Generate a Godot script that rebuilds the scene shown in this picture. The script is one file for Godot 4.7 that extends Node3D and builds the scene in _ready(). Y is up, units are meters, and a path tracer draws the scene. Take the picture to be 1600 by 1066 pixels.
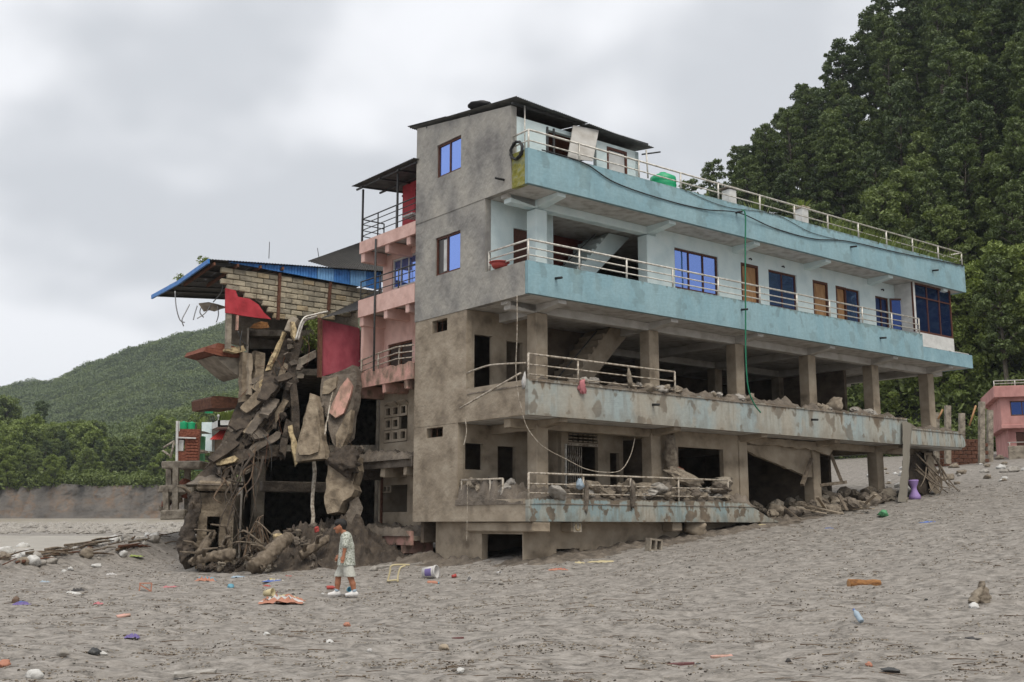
extends Node3D
# a flood-wrecked row of houses on a river bank: blue and grey house, pink house, collapsed house, wooded hills

var M := {}
var used := {}
var rng := RandomNumberGenerator.new()
var noise := FastNoiseLite.new()
const OX := 0.4237
const OZ := -28.0000
const OY := 1.5482
const TH := 0.674569


func _ready() -> void:
	rng.seed = 11
	noise.seed = 5
	noise.frequency = 1.0
	noise.fractal_octaves = 3
	camera_and_light()
	materials()
	ground()
	river()
	right_hill()
	left_hills()
	main_house()
	pink_house()
	collapsed_house()
	fallen_pieces()
	far_houses()
	roof_things()
	balcony_debris()
	boy()
	litter()
	scatter()


func camera_and_light() -> void:
	var cam := Camera3D.new()
	cam.name = "camera"
	cam.fov = 34.912
	cam.near = 0.1
	cam.far = 4000.0
	cam.position = Vector3(0, 1.5, 0)
	cam.rotation_degrees.x = 9.5445
	add_child(cam)
	var sun := DirectionalLight3D.new()
	sun.name = "sun"
	sun.light_energy = 0.5
	sun.light_color = Color(1.0, 0.97, 0.92)
	sun.light_angular_distance = 35.0
	sun.shadow_enabled = true
	sun.rotation_degrees = Vector3(-58, 25, 0)
	add_child(sun)
	var w := WorldEnvironment.new()
	var e := Environment.new()
	e.background_mode = Environment.BG_SKY
	var sky := Sky.new()
	var pm := PanoramaSkyMaterial.new()
	pm.panorama = ImageTexture.create_from_image(cloud_image())
	pm.energy_multiplier = 1.0
	sky.sky_material = pm
	e.sky = sky
	e.tonemap_mode = Environment.TONE_MAPPER_LINEAR
	e.tonemap_exposure = 1.6
	e.fog_enabled = true
	e.fog_density = 0.0002
	e.fog_light_color = Color(0.80, 0.84, 0.88)
	e.sdfgi_enabled = true
	e.ssao_enabled = true
	e.ssil_enabled = true
	w.environment = e
	add_child(w)


func cloud_image() -> Image:
	# an overcast sky: soft grey banks, thinner and whiter cloud between them
	var n := FastNoiseLite.new()
	n.seed = 21
	n.frequency = 1.0
	n.fractal_octaves = 5
	n.fractal_gain = 0.5
	var im := Image.create(1024, 512, false, Image.FORMAT_RGBF)
	for j in 512:
		var el := PI * (0.5 - (j + 0.5) / 512.0)
		for i in 1024:
			var az := TAU * ((i + 0.5) / 1024.0 - 0.5)
			var d := Vector3(cos(el) * sin(az), sin(el), -cos(el) * cos(az))
			var q := d / (absf(d.y) + 0.32)
			var v := n.get_noise_3d(q.x * 0.9 + 3.1, q.z * 0.9 + 1.7, 0.4) + 0.45 * n.get_noise_3d(q.x * 2.6, q.z * 2.6, 7.0)
			var t := smoothstep(-0.40, 0.40, v * 1.5 + 0.9 * (d.x + 0.02) + 0.7 * (minf(d.y, 0.45) - 0.2))
			var c := Color(0.415, 0.432, 0.46).lerp(Color(0.61, 0.62, 0.645), t)
			im.set_pixel(i, j, c)
	return im


# ---------------------------------------------------------------- names
func numbered(n: String) -> String:
	if not used.has(n):
		used[n] = 0
		return n
	used[n] += 1
	return "%s_%03d" % [n, used[n]]


func tag(o: Node, label: String, category: String, group := "", kind := "") -> Node:
	if label: o.set_meta("label", label)
	if category: o.set_meta("category", category)
	if group: o.set_meta("group", group)
	if kind: o.set_meta("kind", kind)
	return o


func thing(called: String, label: String, category: String, at := Vector3.ZERO, turn := 0.0, group := "") -> Node3D:
	var o := Node3D.new()
	o.name = numbered(called)
	add_child(o)
	o.position = at
	o.rotation.y = turn
	tag(o, label, category, group)
	return o


func put(st: SurfaceTool, called: String, m: Material, parent: Node = self) -> MeshInstance3D:
	st.generate_normals()
	return put_mesh(st.commit(), called, m, parent)


func put_mesh(me: Mesh, called: String, m: Material, parent: Node = self) -> MeshInstance3D:
	var o := MeshInstance3D.new()
	o.mesh = me
	o.material_override = m
	o.cast_shadow = GeometryInstance3D.SHADOW_CASTING_SETTING_ON
	if parent == self:
		o.name = numbered(called)
		add_child(o)
	else:
		o.name = called
		parent.add_child(o, true)
	return o


func copy(o: Node3D, label := "") -> Node3D:
	var base := String(o.name)
	if base.length() > 4 and base[base.length() - 4] == "_" and base.right(3).is_valid_int():
		base = base.left(base.length() - 4)
	var c: Node3D = o.duplicate()
	c.name = numbered(base)
	add_child(c)
	if label: c.set_meta("label", label)
	return c


# ---------------------------------------------------------------- shapes
func mb(smooth := false) -> SurfaceTool:
	var st := SurfaceTool.new()
	st.begin(Mesh.PRIMITIVE_TRIANGLES)
	st.set_smooth_group(0 if smooth else -1)
	return st


func tri(st: SurfaceTool, a: Vector3, b: Vector3, c: Vector3, out: Vector3) -> void:
	if (a - c).cross(a - b).dot(out) < 0.0:
		st.add_vertex(a); st.add_vertex(c); st.add_vertex(b)
	else:
		st.add_vertex(a); st.add_vertex(b); st.add_vertex(c)


func quad(st: SurfaceTool, a: Vector3, b: Vector3, c: Vector3, d: Vector3, out: Vector3) -> void:
	tri(st, a, b, c, out)
	tri(st, a, c, d, out)


func hexa(st: SurfaceTool, p: Array) -> void:
	var m := Vector3.ZERO
	for v in p: m += v / 8.0
	for f in [[0, 1, 2, 3], [4, 5, 6, 7], [0, 1, 5, 4], [1, 2, 6, 5], [2, 3, 7, 6], [3, 0, 4, 7]]:
		quad(st, p[f[0]], p[f[1]], p[f[2]], p[f[3]], (p[f[0]] + p[f[2]]) * 0.5 - m)


func box(st: SurfaceTool, lo: Vector3, hi: Vector3) -> void:
	hexa(st, [lo, Vector3(hi.x, lo.y, lo.z), Vector3(hi.x, lo.y, hi.z), Vector3(lo.x, lo.y, hi.z), Vector3(lo.x, hi.y, lo.z), Vector3(hi.x, hi.y, lo.z), hi, Vector3(lo.x, hi.y, hi.z)])


func cbox(st: SurfaceTool, c: Vector3, s: Vector3, r := 0.02, b := Basis(), jit := 0.0) -> void:
	# a box with chamfered edges
	var h := s * 0.5
	r = minf(r, minf(h.x, minf(h.y, h.z)) * 0.8)
	var P := {}
	for x in [-1, 1]:
		for y in [-1, 1]:
			for z in [-1, 1]:
				var k := Vector3(x, y, z)
				var j := Vector3(rng.randf_range(-jit, jit), rng.randf_range(-jit, jit), rng.randf_range(-jit, jit)) if jit > 0.0 else Vector3.ZERO
				for a in 3:
					var q := h - Vector3(r, r, r)
					q[a] = h[a]
					P[[x, y, z, a]] = c + b * (k * q + j)
	for a in 3:
		var u := (a + 1) % 3
		var v := (a + 2) % 3
		for s1 in [-1, 1]:
			var l := []
			for uv in [[-1, -1], [1, -1], [1, 1], [-1, 1]]:
				var k := [0, 0, 0, a]
				k[a] = s1; k[u] = uv[0]; k[v] = uv[1]
				l.append(P[k])
			quad(st, l[0], l[1], l[2], l[3], (l[0] + l[2]) * 0.5 - c)
			for s2 in [-1, 1]:
				var e := []
				for t in [[-1, a], [1, a], [1, u], [-1, u]]:
					var k := [0, 0, 0, t[1]]
					k[a] = s1; k[u] = s2; k[v] = t[0]
					e.append(P[k])
				quad(st, e[0], e[1], e[2], e[3], (e[0] + e[2]) * 0.5 - c)
	for x in [-1, 1]:
		for y in [-1, 1]:
			for z in [-1, 1]:
				tri(st, P[[x, y, z, 0]], P[[x, y, z, 1]], P[[x, y, z, 2]], P[[x, y, z, 0]] - c)


func bar(st: SurfaceTool, a: Vector3, b: Vector3, w: float, h: float) -> void:
	# a straight square bar from a to b
	var d := (b - a).normalized()
	var s := d.cross(Vector3.UP)
	if s.length() < 0.05: s = d.cross(Vector3.RIGHT)
	s = s.normalized()
	var t := s.cross(d).normalized()
	s *= w * 0.5; t *= h * 0.5
	hexa(st, [a - s - t, a + s - t, a + s + t, a - s + t, b - s - t, b + s - t, b + s + t, b - s + t])


func tube(st: SurfaceTool, pts: Array, r0: float, r1 := -1.0, sides := 6, wob := 0.0) -> void:
	if r1 < 0.0: r1 = r0
	var n := pts.size()
	var rings := []
	var s := Vector3.ZERO
	var so: float = pts[0].x * 3.0 + pts[0].z * 5.0 + pts[n - 1].y * 7.0
	for i in n:
		var d: Vector3 = (pts[mini(i + 1, n - 1)] - pts[maxi(i - 1, 0)]).normalized()
		if i == 0:
			s = d.cross(Vector3.UP if absf(d.y) < 0.9 else Vector3.RIGHT).normalized()
		else:
			s = (s - d * s.dot(d)).normalized()
		var t := d.cross(s)
		var r := lerpf(r0, r1, i / maxf(1.0, n - 1.0))
		var ring := []
		for k in sides:
			var a := TAU * k / sides
			var rr := r
			if wob > 0.0: rr *= 1.0 + wob * (1.4 * noise.get_noise_3d(cos(a) * 1.3 + so, sin(a) * 1.3, i * 0.22) + 0.9 * noise.get_noise_3d(cos(a) * 4.0 - so, sin(a) * 4.0, i * 0.5))
			ring.append(pts[i] + (s * cos(a) + t * sin(a)) * rr)
		rings.append(ring)
	for i in n - 1:
		for k in sides:
			var k2 := (k + 1) % sides
			quad(st, rings[i][k], rings[i][k2], rings[i + 1][k2], rings[i + 1][k], rings[i][k] + rings[i][k2] - pts[i] * 2.0)
	for k in sides:
		tri(st, pts[0], rings[0][k], rings[0][(k + 1) % sides], pts[0] - pts[1])
		tri(st, pts[n - 1], rings[n - 1][k], rings[n - 1][(k + 1) % sides], pts[n - 1] - pts[n - 2])


func curve(ctrl: Array, n: int) -> Array:
	# Catmull-Rom through the points
	var out := []
	var m := ctrl.size()
	for i in m - 1:
		var p0: Vector3 = ctrl[maxi(i - 1, 0)]
		var p3: Vector3 = ctrl[mini(i + 2, m - 1)]
		for k in n:
			out.append((ctrl[i] as Vector3).cubic_interpolate(ctrl[i + 1], p0, p3, float(k) / n))
	out.append(ctrl[m - 1])
	return out


func lathe(st: SurfaceTool, prof: Array, sides := 16, xf := Transform3D()) -> void:
	for i in prof.size() - 1:
		var a: Vector2 = prof[i]
		var b: Vector2 = prof[i + 1]
		for k in sides:
			var t0 := TAU * k / sides
			var t1 := TAU * (k + 1) / sides
			var p := func(q: Vector2, t: float) -> Vector3: return xf * Vector3(q.x * cos(t), q.y, q.x * sin(t))
			var nrm := Vector2(b.y - a.y, a.x - b.x)
			var tm := (t0 + t1) * 0.5
			var out := xf.basis * Vector3(nrm.x * cos(tm), nrm.y, nrm.x * sin(tm))
			if a.x > 0.0001 and b.x > 0.0001:
				quad(st, p.call(a, t0), p.call(a, t1), p.call(b, t1), p.call(b, t0), out)
			elif a.x > 0.0001:
				tri(st, p.call(a, t0), p.call(a, t1), p.call(b, t0), out)
			elif b.x > 0.0001:
				tri(st, p.call(a, t0), p.call(b, t1), p.call(b, t0), out)


func wall(st: SurfaceTool, u0: float, u1: float, v0: float, v1: float, t: float, holes: Array, xf := Transform3D()) -> void:
	# an upright sheet of thickness t behind the plane w = 0, with rectangular holes [u0, u1, v0, v1]
	var us := [u0, u1]
	var vs := [v0, v1]
	for h in holes:
		for k in 2:
			if h[k] > u0 and h[k] < u1 and not us.has(h[k]): us.append(h[k])
			if h[k + 2] > v0 and h[k + 2] < v1 and not vs.has(h[k + 2]): vs.append(h[k + 2])
	us.sort()
	vs.sort()
	var nu := us.size() - 1
	var nv := vs.size() - 1
	var solid := func(i: int, j: int) -> bool:
		if i < 0 or j < 0 or i >= nu or j >= nv: return false
		var u: float = (us[i] + us[i + 1]) * 0.5
		var v: float = (vs[j] + vs[j + 1]) * 0.5
		for h in holes:
			if u > h[0] and u < h[1] and v > h[2] and v < h[3]: return false
		return true
	var p := func(u: float, v: float, w: float) -> Vector3: return xf * Vector3(u, v, w)
	for i in nu:
		for j in nv:
			if not solid.call(i, j): continue
			var a: float = us[i]
			var b: float = us[i + 1]
			var c: float = vs[j]
			var d: float = vs[j + 1]
			quad(st, p.call(a, c, 0), p.call(b, c, 0), p.call(b, d, 0), p.call(a, d, 0), xf.basis.z)
			quad(st, p.call(a, c, -t), p.call(b, c, -t), p.call(b, d, -t), p.call(a, d, -t), -xf.basis.z)
			if not solid.call(i - 1, j): quad(st, p.call(a, c, 0), p.call(a, d, 0), p.call(a, d, -t), p.call(a, c, -t), -xf.basis.x)
			if not solid.call(i + 1, j): quad(st, p.call(b, c, 0), p.call(b, d, 0), p.call(b, d, -t), p.call(b, c, -t), xf.basis.x)
			if not solid.call(i, j - 1): quad(st, p.call(a, c, 0), p.call(b, c, 0), p.call(b, c, -t), p.call(a, c, -t), -xf.basis.y)
			if not solid.call(i, j + 1): quad(st, p.call(a, d, 0), p.call(b, d, 0), p.call(b, d, -t), p.call(a, d, -t), xf.basis.y)


func side(x: float) -> Transform3D:
	# u runs from the corner into the depth, w points to the left side of the house
	return Transform3D(Basis(Vector3(0, 0, -1), Vector3(0, 1, 0), Vector3(-1, 0, 0)), Vector3(x, 0, 0))


func front(z: float) -> Transform3D:
	return Transform3D(Basis(), Vector3(0, 0, z))


func plate(st: SurfaceTool, pts: Array, ext: Vector3, rough := 0.0, seg := 0.22) -> void:
	# a polygon in space, given thickness along ext, with broken edges
	var p := []
	var n := pts.size()
	for i in n:
		var a: Vector3 = pts[i]
		var b: Vector3 = pts[(i + 1) % n]
		p.append(a)
		if rough > 0.0:
			var m := int((b - a).length() / seg)
			for k in range(1, m):
				var j := Vector3(rng.randf_range(-1, 1), rng.randf_range(-1, 1), rng.randf_range(-1, 1)) * rough
				p.append(a.lerp(b, float(k) / m) + j - ext.normalized() * j.dot(ext.normalized()))
	var nrm := Vector3.ZERO
	for i in p.size():
		nrm += (p[i] - p[0]).cross(p[(i + 1) % p.size()] - p[0])
	nrm = nrm.normalized()
	var bu := nrm.cross(Vector3.UP if absf(nrm.y) < 0.9 else Vector3.RIGHT).normalized()
	var bv := nrm.cross(bu)
	var flat := PackedVector2Array()
	for q in p: flat.append(Vector2(q.dot(bu), q.dot(bv)))
	var idx := Geometry2D.triangulate_polygon(flat)
	for i in range(0, idx.size(), 3):
		tri(st, p[idx[i]], p[idx[i + 1]], p[idx[i + 2]], -ext)
		tri(st, p[idx[i]] + ext, p[idx[i + 1]] + ext, p[idx[i + 2]] + ext, ext)
	var area := 0.0
	for i in flat.size(): area += flat[i].cross(flat[(i + 1) % flat.size()])
	var sgn := signf(area)
	for i in p.size():
		var a: Vector3 = p[i]
		var b: Vector3 = p[(i + 1) % p.size()]
		var f := flat[(i + 1) % p.size()] - flat[i]
		var o2 := Vector2(f.y, -f.x) * sgn
		quad(st, a, b, b + ext, a + ext, bu * o2.x + bv * o2.y)


var ico_cache := {}
func ico(sub: int) -> Array:
	if ico_cache.has(sub): return ico_cache[sub]
	var t := (1.0 + sqrt(5.0)) / 2.0
	var v := []
	for q in [[-1, t, 0], [1, t, 0], [-1, -t, 0], [1, -t, 0], [0, -1, t], [0, 1, t], [0, -1, -t], [0, 1, -t], [t, 0, -1], [t, 0, 1], [-t, 0, -1], [-t, 0, 1]]:
		v.append(Vector3(q[0], q[1], q[2]).normalized())
	var f := [[0, 11, 5], [0, 5, 1], [0, 1, 7], [0, 7, 10], [0, 10, 11], [1, 5, 9], [5, 11, 4], [11, 10, 2], [10, 7, 6], [7, 1, 8], [3, 9, 4], [3, 4, 2], [3, 2, 6], [3, 6, 8], [3, 8, 9], [4, 9, 5], [2, 4, 11], [6, 2, 10], [8, 6, 7], [9, 8, 1]]
	for s in sub:
		var mid := {}
		var g := []
		for k in f:
			var e := []
			for i in 3:
				var a: int = mini(k[i], k[(i + 1) % 3])
				var b: int = maxi(k[i], k[(i + 1) % 3])
				if not mid.has([a, b]):
					mid[[a, b]] = v.size()
					v.append(((v[a] + v[b]) * 0.5).normalized())
				e.append(mid[[a, b]])
			g.append_array([[k[0], e[0], e[2]], [k[1], e[1], e[0]], [k[2], e[2], e[1]], [e[0], e[1], e[2]]])
		f = g
	ico_cache[sub] = [v, f]
	return ico_cache[sub]


func rock(st: SurfaceTool, c: Vector3, r: Vector3, sd: float, sub := 2, amp := 0.35, freq := 1.3, b := Basis()) -> void:
	var g := ico(sub)
	var p := []
	for d in g[0]:
		var k := 1.0 + amp * noise.get_noise_3d(d.x * freq + sd * 7.3, d.y * freq + sd * 3.1, d.z * freq - sd) * 1.6
		# flat broken faces
		for q in 4:
			var ax := Vector3(sin(sd * 5.1 + q * 2.3), cos(sd * 3.3 + q * 1.7), sin(sd * 1.9 + q * 4.1)).normalized()
			var dd: float = d.dot(ax) * k
			if dd > 0.72: k *= 0.72 / dd
		p.append(c + b * (d * k * r))
	for t in g[1]:
		tri(st, p[t[0]], p[t[1]], p[t[2]], p[t[0]] - c)


func heap(st: SurfaceTool, nx: int, nz: int, f: Callable, out := Vector3.UP) -> void:
	# an open surface over a grid: f(u, v) with u, v in 0..1 gives the point
	var p := []
	for i in nx + 1:
		var row := []
		for j in nz + 1: row.append(f.call(float(i) / nx, float(j) / nz))
		p.append(row)
	for i in nx:
		for j in nz:
			quad(st, p[i][j], p[i + 1][j], p[i + 1][j + 1], p[i][j + 1], out)


# ---------------------------------------------------------------- materials
func lin(r: float, g: float, b: float) -> Color:
	return Color(r, g, b).linear_to_srgb()


func plain(c: Color, rough := 0.8, metal := 0.0) -> StandardMaterial3D:
	var m := StandardMaterial3D.new()
	m.albedo_color = c
	m.roughness = rough
	m.metallic = metal
	return m


func ntex(freq: float, oct: int, sd: int, stops: Array, size := 512, normal := false, bump := 4.0, gain := 0.55) -> NoiseTexture2D:
	var n := FastNoiseLite.new()
	n.seed = sd
	n.frequency = freq
	n.fractal_octaves = oct
	n.fractal_gain = gain
	var t := NoiseTexture2D.new()
	t.width = size
	t.height = size
	t.seamless = true
	t.noise = n
	if normal:
		t.as_normal_map = true
		t.bump_strength = bump
	else:
		var g := Gradient.new()
		g.offsets = PackedFloat32Array()
		g.colors = PackedColorArray()
		var off := PackedFloat32Array()
		var col := PackedColorArray()
		for s in stops:
			off.append(s[0])
			col.append(s[1])
		g.offsets = off
		g.colors = col
		t.color_ramp = g
	return t


var bump_fine: NoiseTexture2D
var bump_coarse: NoiseTexture2D


func noisy(stops: Array, scale: Vector3, sd: int, rough := 0.9, bump := 0.5, coarse := false, freq := 0.012, oct := 6, local := false) -> StandardMaterial3D:
	var m := StandardMaterial3D.new()
	m.albedo_texture = ntex(freq, oct, sd, stops)
	m.roughness = rough
	m.uv1_triplanar = true
	m.uv1_world_triplanar = not local
	m.uv1_scale = scale
	if bump > 0.0:
		m.normal_enabled = true
		m.normal_texture = bump_coarse if coarse else bump_fine
		m.normal_scale = bump
	return m


func materials() -> void:
	bump_fine = ntex(0.05, 5, 3, [], 512, true, 6.0)
	bump_coarse = ntex(0.02, 6, 4, [], 512, true, 10.0)
	var V := Vector3.ONE
	M.mud = noisy([[0.0, Color(0.40, 0.375, 0.345)], [0.42, Color(0.535, 0.505, 0.47)], [0.6, Color(0.60, 0.57, 0.535)], [1.0, Color(0.66, 0.635, 0.60)]], V * 0.13, 7, 0.95, 1.0, false, 0.016, 7)
	M.mud.albedo_texture = ntex(0.02, 7, 7, [[0.2, Color(0.325, 0.31, 0.29)], [0.4, Color(0.455, 0.435, 0.41)], [0.55, Color(0.53, 0.508, 0.482)], [0.8, Color(0.61, 0.588, 0.562)]], 1024, false, 0.0, 0.82)
	M.mud.uv1_scale = Vector3(0.11, 0.15, 0.19)
	M.mud.normal_scale = 0.5
	M.wet_mud = noisy([[0.0, Color(0.27, 0.245, 0.22)], [0.5, Color(0.40, 0.365, 0.325)], [1.0, Color(0.54, 0.50, 0.455)]], V * 0.35, 8, 0.95, 1.2, true)
	M.dark_mud = noisy([[0.0, Color(0.15, 0.13, 0.112)], [0.5, Color(0.265, 0.232, 0.20)], [1.0, Color(0.42, 0.375, 0.325)]], V * 0.4, 9, 0.95, 1.2, true)
	M.grey_render = noisy([[0.15, Color(0.46, 0.45, 0.44)], [0.4, Color(0.56, 0.55, 0.53)], [0.62, Color(0.62, 0.605, 0.575)], [0.9, Color(0.68, 0.66, 0.62)]], Vector3(0.2, 0.1, 0.2), 15, 0.92, 0.35)
	M.tan = noisy([[0.12, Color(0.42, 0.375, 0.32)], [0.4, Color(0.575, 0.525, 0.455)], [0.65, Color(0.64, 0.59, 0.52)], [0.9, Color(0.69, 0.645, 0.575)]], Vector3(0.22, 0.16, 0.22), 16, 0.93, 0.35)
	M.blue = noisy([[0.1, Color(0.46, 0.585, 0.63)], [0.5, Color(0.52, 0.65, 0.69)], [0.9, Color(0.56, 0.68, 0.715)]], Vector3(0.3, 0.12, 0.3), 17, 0.75, 0.25)
	M.white_blue = noisy([[0.1, Color(0.74, 0.81, 0.82)], [0.6, Color(0.83, 0.885, 0.885)], [0.95, Color(0.86, 0.90, 0.895)]], Vector3(0.25, 0.15, 0.25), 18, 0.8, 0.15)
	M.ceiling = noisy([[0.1, Color(0.62, 0.60, 0.57)], [0.5, Color(0.73, 0.72, 0.70)], [0.95, Color(0.78, 0.775, 0.76)]], Vector3(0.3, 0.3, 0.3), 19, 0.9, 0.2)
	M.pink = noisy([[0.1, Color(0.74, 0.59, 0.545)], [0.5, Color(0.855, 0.71, 0.665)], [0.9, Color(0.88, 0.745, 0.705)]], Vector3(0.3, 0.15, 0.3), 20, 0.8, 0.2)
	M.pink_muddy = noisy([[0.2, Color(0.44, 0.37, 0.32)], [0.42, Color(0.60, 0.50, 0.435)], [0.55, Color(0.75, 0.58, 0.53)], [0.9, Color(0.79, 0.61, 0.56)]], Vector3(0.5, 0.25, 0.5), 21, 0.9, 0.4)
	M.red = noisy([[0.1, Color(0.55, 0.13, 0.16)], [0.5, Color(0.68, 0.19, 0.23)], [0.9, Color(0.72, 0.25, 0.28)]], Vector3(0.4, 0.25, 0.4), 22, 0.75, 0.2)
	M.rose = noisy([[0.1, Color(0.54, 0.22, 0.27)], [0.5, Color(0.655, 0.30, 0.345)], [0.9, Color(0.69, 0.35, 0.39)]], Vector3(0.4, 0.2, 0.4), 23, 0.8, 0.2)
	M.rose_wall = noisy([[0.1, Color(0.64, 0.45, 0.43)], [0.6, Color(0.75, 0.55, 0.525)], [0.9, Color(0.78, 0.59, 0.56)]], Vector3(0.2, 0.1, 0.2), 66, 0.8, 0.1)
	M.brick = noisy([[0.1, Color(0.34, 0.18, 0.13)], [0.5, Color(0.47, 0.27, 0.20)], [0.9, Color(0.54, 0.35, 0.27)]], V * 1.3, 24, 0.9, 0.5)
	M.stair_red = noisy([[0.1, Color(0.33, 0.15, 0.12)], [0.6, Color(0.42, 0.20, 0.16)], [0.9, Color(0.46, 0.24, 0.2)]], V * 0.3, 67, 0.8, 0.1)
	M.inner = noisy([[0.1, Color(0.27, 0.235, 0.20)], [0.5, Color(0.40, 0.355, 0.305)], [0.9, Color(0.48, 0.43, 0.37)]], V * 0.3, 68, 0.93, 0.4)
	M.mudcake = noisy([[0.15, Color(0.30, 0.265, 0.22)], [0.45, Color(0.47, 0.42, 0.355)], [0.65, Color(0.535, 0.485, 0.415)], [0.9, Color(0.60, 0.55, 0.475)]], V * 0.4, 69, 0.95, 0.9, true)
	M.block = noisy([[0.05, Color(0.36, 0.33, 0.28)], [0.4, Color(0.60, 0.565, 0.49)], [0.7, Color(0.70, 0.665, 0.58)], [0.95, Color(0.76, 0.72, 0.64)]], V * 0.35, 25, 0.93, 0.6)
	M.block_b = noisy([[0.05, Color(0.34, 0.32, 0.28)], [0.4, Color(0.54, 0.515, 0.455)], [0.9, Color(0.65, 0.62, 0.55)]], V * 0.5, 26, 0.93, 0.6)
	M.block_c = noisy([[0.05, Color(0.42, 0.37, 0.30)], [0.4, Color(0.66, 0.60, 0.49)], [0.9, Color(0.73, 0.68, 0.57)]], V * 0.5, 27, 0.93, 0.6)
	M.mortar = noisy([[0.1, Color(0.28, 0.26, 0.22)], [0.9, Color(0.45, 0.42, 0.37)]], V * 0.6, 28, 0.95, 0.5)
	M.concrete = noisy([[0.05, Color(0.34, 0.31, 0.275)], [0.4, Color(0.51, 0.475, 0.425)], [0.7, Color(0.60, 0.565, 0.51)], [0.95, Color(0.66, 0.625, 0.57)]], V * 0.4, 29, 0.93, 0.7)
	M.concrete_dark = noisy([[0.05, Color(0.22, 0.20, 0.18)], [0.45, Color(0.35, 0.32, 0.285)], [0.95, Color(0.50, 0.46, 0.41)]], V * 0.4, 30, 0.93, 0.9, true)
	M.fresh_break = noisy([[0.2, Color(0.44, 0.39, 0.31)], [0.45, Color(0.64, 0.57, 0.44)], [0.6, Color(0.74, 0.665, 0.52)], [0.9, Color(0.79, 0.72, 0.58)]], V * 1.1, 31, 0.9, 0.6)
	M.stone = noisy([[0.1, Color(0.43, 0.41, 0.385)], [0.5, Color(0.58, 0.56, 0.53)], [0.9, Color(0.68, 0.665, 0.64)]], V * 0.9, 32, 0.85, 0.5)
	M.pale_stone = noisy([[0.1, Color(0.62, 0.615, 0.60)], [0.5, Color(0.76, 0.755, 0.74)], [0.9, Color(0.83, 0.825, 0.81)]], V * 0.9, 33, 0.85, 0.5)
	M.muddy_stone = noisy([[0.1, Color(0.33, 0.29, 0.25)], [0.5, Color(0.49, 0.45, 0.395)], [0.9, Color(0.60, 0.56, 0.50)]], V * 1.1, 34, 0.92, 0.7)
	M.wood = noisy([[0.1, Color(0.27, 0.235, 0.195)], [0.5, Color(0.42, 0.375, 0.32)], [0.9, Color(0.54, 0.495, 0.435)]], Vector3(1.2, 0.7, 1.2), 35, 0.9, 0.7)
	M.root = noisy([[0.1, Color(0.21, 0.165, 0.125)], [0.5, Color(0.34, 0.275, 0.215)], [0.9, Color(0.45, 0.385, 0.31)]], V * 1.5, 36, 0.9, 0.8)
	M.log = noisy([[0.1, Color(0.36, 0.23, 0.12)], [0.5, Color(0.56, 0.39, 0.22)], [0.9, Color(0.64, 0.47, 0.29)]], Vector3(0.8, 2.5, 2.5), 37, 0.85, 0.6)
	M.door = noisy([[0.1, Color(0.50, 0.355, 0.22)], [0.5, Color(0.64, 0.48, 0.32)], [0.9, Color(0.70, 0.55, 0.385)]], Vector3(2.5, 0.25, 2.5), 38, 0.6, 0.2)
	M.frame = noisy([[0.1, Color(0.25, 0.13, 0.085)], [0.9, Color(0.40, 0.225, 0.15)]], Vector3(3, 1, 3), 39, 0.6, 0.2)
	M.rust = noisy([[0.1, Color(0.25, 0.15, 0.11)], [0.5, Color(0.38, 0.245, 0.18)], [0.9, Color(0.46, 0.32, 0.25)]], V * 1.2, 40, 0.9, 0.5)
	M.rail = noisy([[0.2, Color(0.62, 0.60, 0.56)], [0.5, Color(0.80, 0.785, 0.75)], [0.9, Color(0.85, 0.835, 0.81)]], V * 1.1, 41, 0.45, 0.1)
	M.rail.metallic = 0.25
	M.rail_muddy = noisy([[0.3, Color(0.44, 0.39, 0.33)], [0.5, Color(0.66, 0.62, 0.56)], [0.9, Color(0.79, 0.765, 0.72)]], V * 1.3, 42, 0.7, 0.3)
	M.dark_metal = noisy([[0.2, Color(0.16, 0.165, 0.17)], [0.8, Color(0.27, 0.27, 0.265)]], V * 1.3, 43, 0.55, 0.2)
	M.sheet = noisy([[0.1, Color(0.27, 0.275, 0.27)], [0.5, Color(0.37, 0.38, 0.375)], [0.9, Color(0.45, 0.45, 0.43)]], V * 0.5, 44, 0.6, 0.2)
	M.sheet_dark = noisy([[0.1, Color(0.15, 0.145, 0.14)], [0.9, Color(0.26, 0.25, 0.235)]], V * 0.5, 45, 0.7, 0.2)
	M.sheet_blue = noisy([[0.1, Color(0.16, 0.37, 0.62)], [0.5, Color(0.22, 0.47, 0.75)], [0.9, Color(0.28, 0.53, 0.79)]], V * 0.6, 46, 0.5, 0.1)
	M.sheet_pale = noisy([[0.1, Color(0.36, 0.57, 0.78)], [0.9, Color(0.50, 0.70, 0.88)]], V * 0.6, 47, 0.5, 0.1)
	M.roof_red = noisy([[0.1, Color(0.62, 0.16, 0.14)], [0.9, Color(0.76, 0.24, 0.20)]], V * 0.6, 48, 0.6, 0.1)
	M.glass = plain(Color(0.50, 0.61, 0.88), 0.04, 0.85)
	M.glass.normal_enabled = true
	M.glass.normal_texture = ntex(0.006, 2, 71, [], 256, true, 2.0)
	M.glass.normal_scale = 0.12
	M.glass.uv1_triplanar = true
	M.glass.uv1_world_triplanar = true
	M.glass.uv1_scale = V * 0.5
	M.glass_dark = plain(Color(0.22, 0.30, 0.50), 0.04, 0.8)
	M.dark_pane = plain(Color(0.22, 0.205, 0.19), 0.35)  # flat dark brown; on the side window it paints the unlit room behind
	M.steel = plain(Color(0.6, 0.6, 0.6), 0.4, 0.7)
	M.black = plain(Color(0.09, 0.09, 0.095), 0.6)
	M.cable = plain(Color(0.13, 0.13, 0.135), 0.6)
	M.hose = plain(Color(0.10, 0.45, 0.33), 0.5)
	M.tank = plain(Color(0.07, 0.60, 0.40), 0.45)
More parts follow.
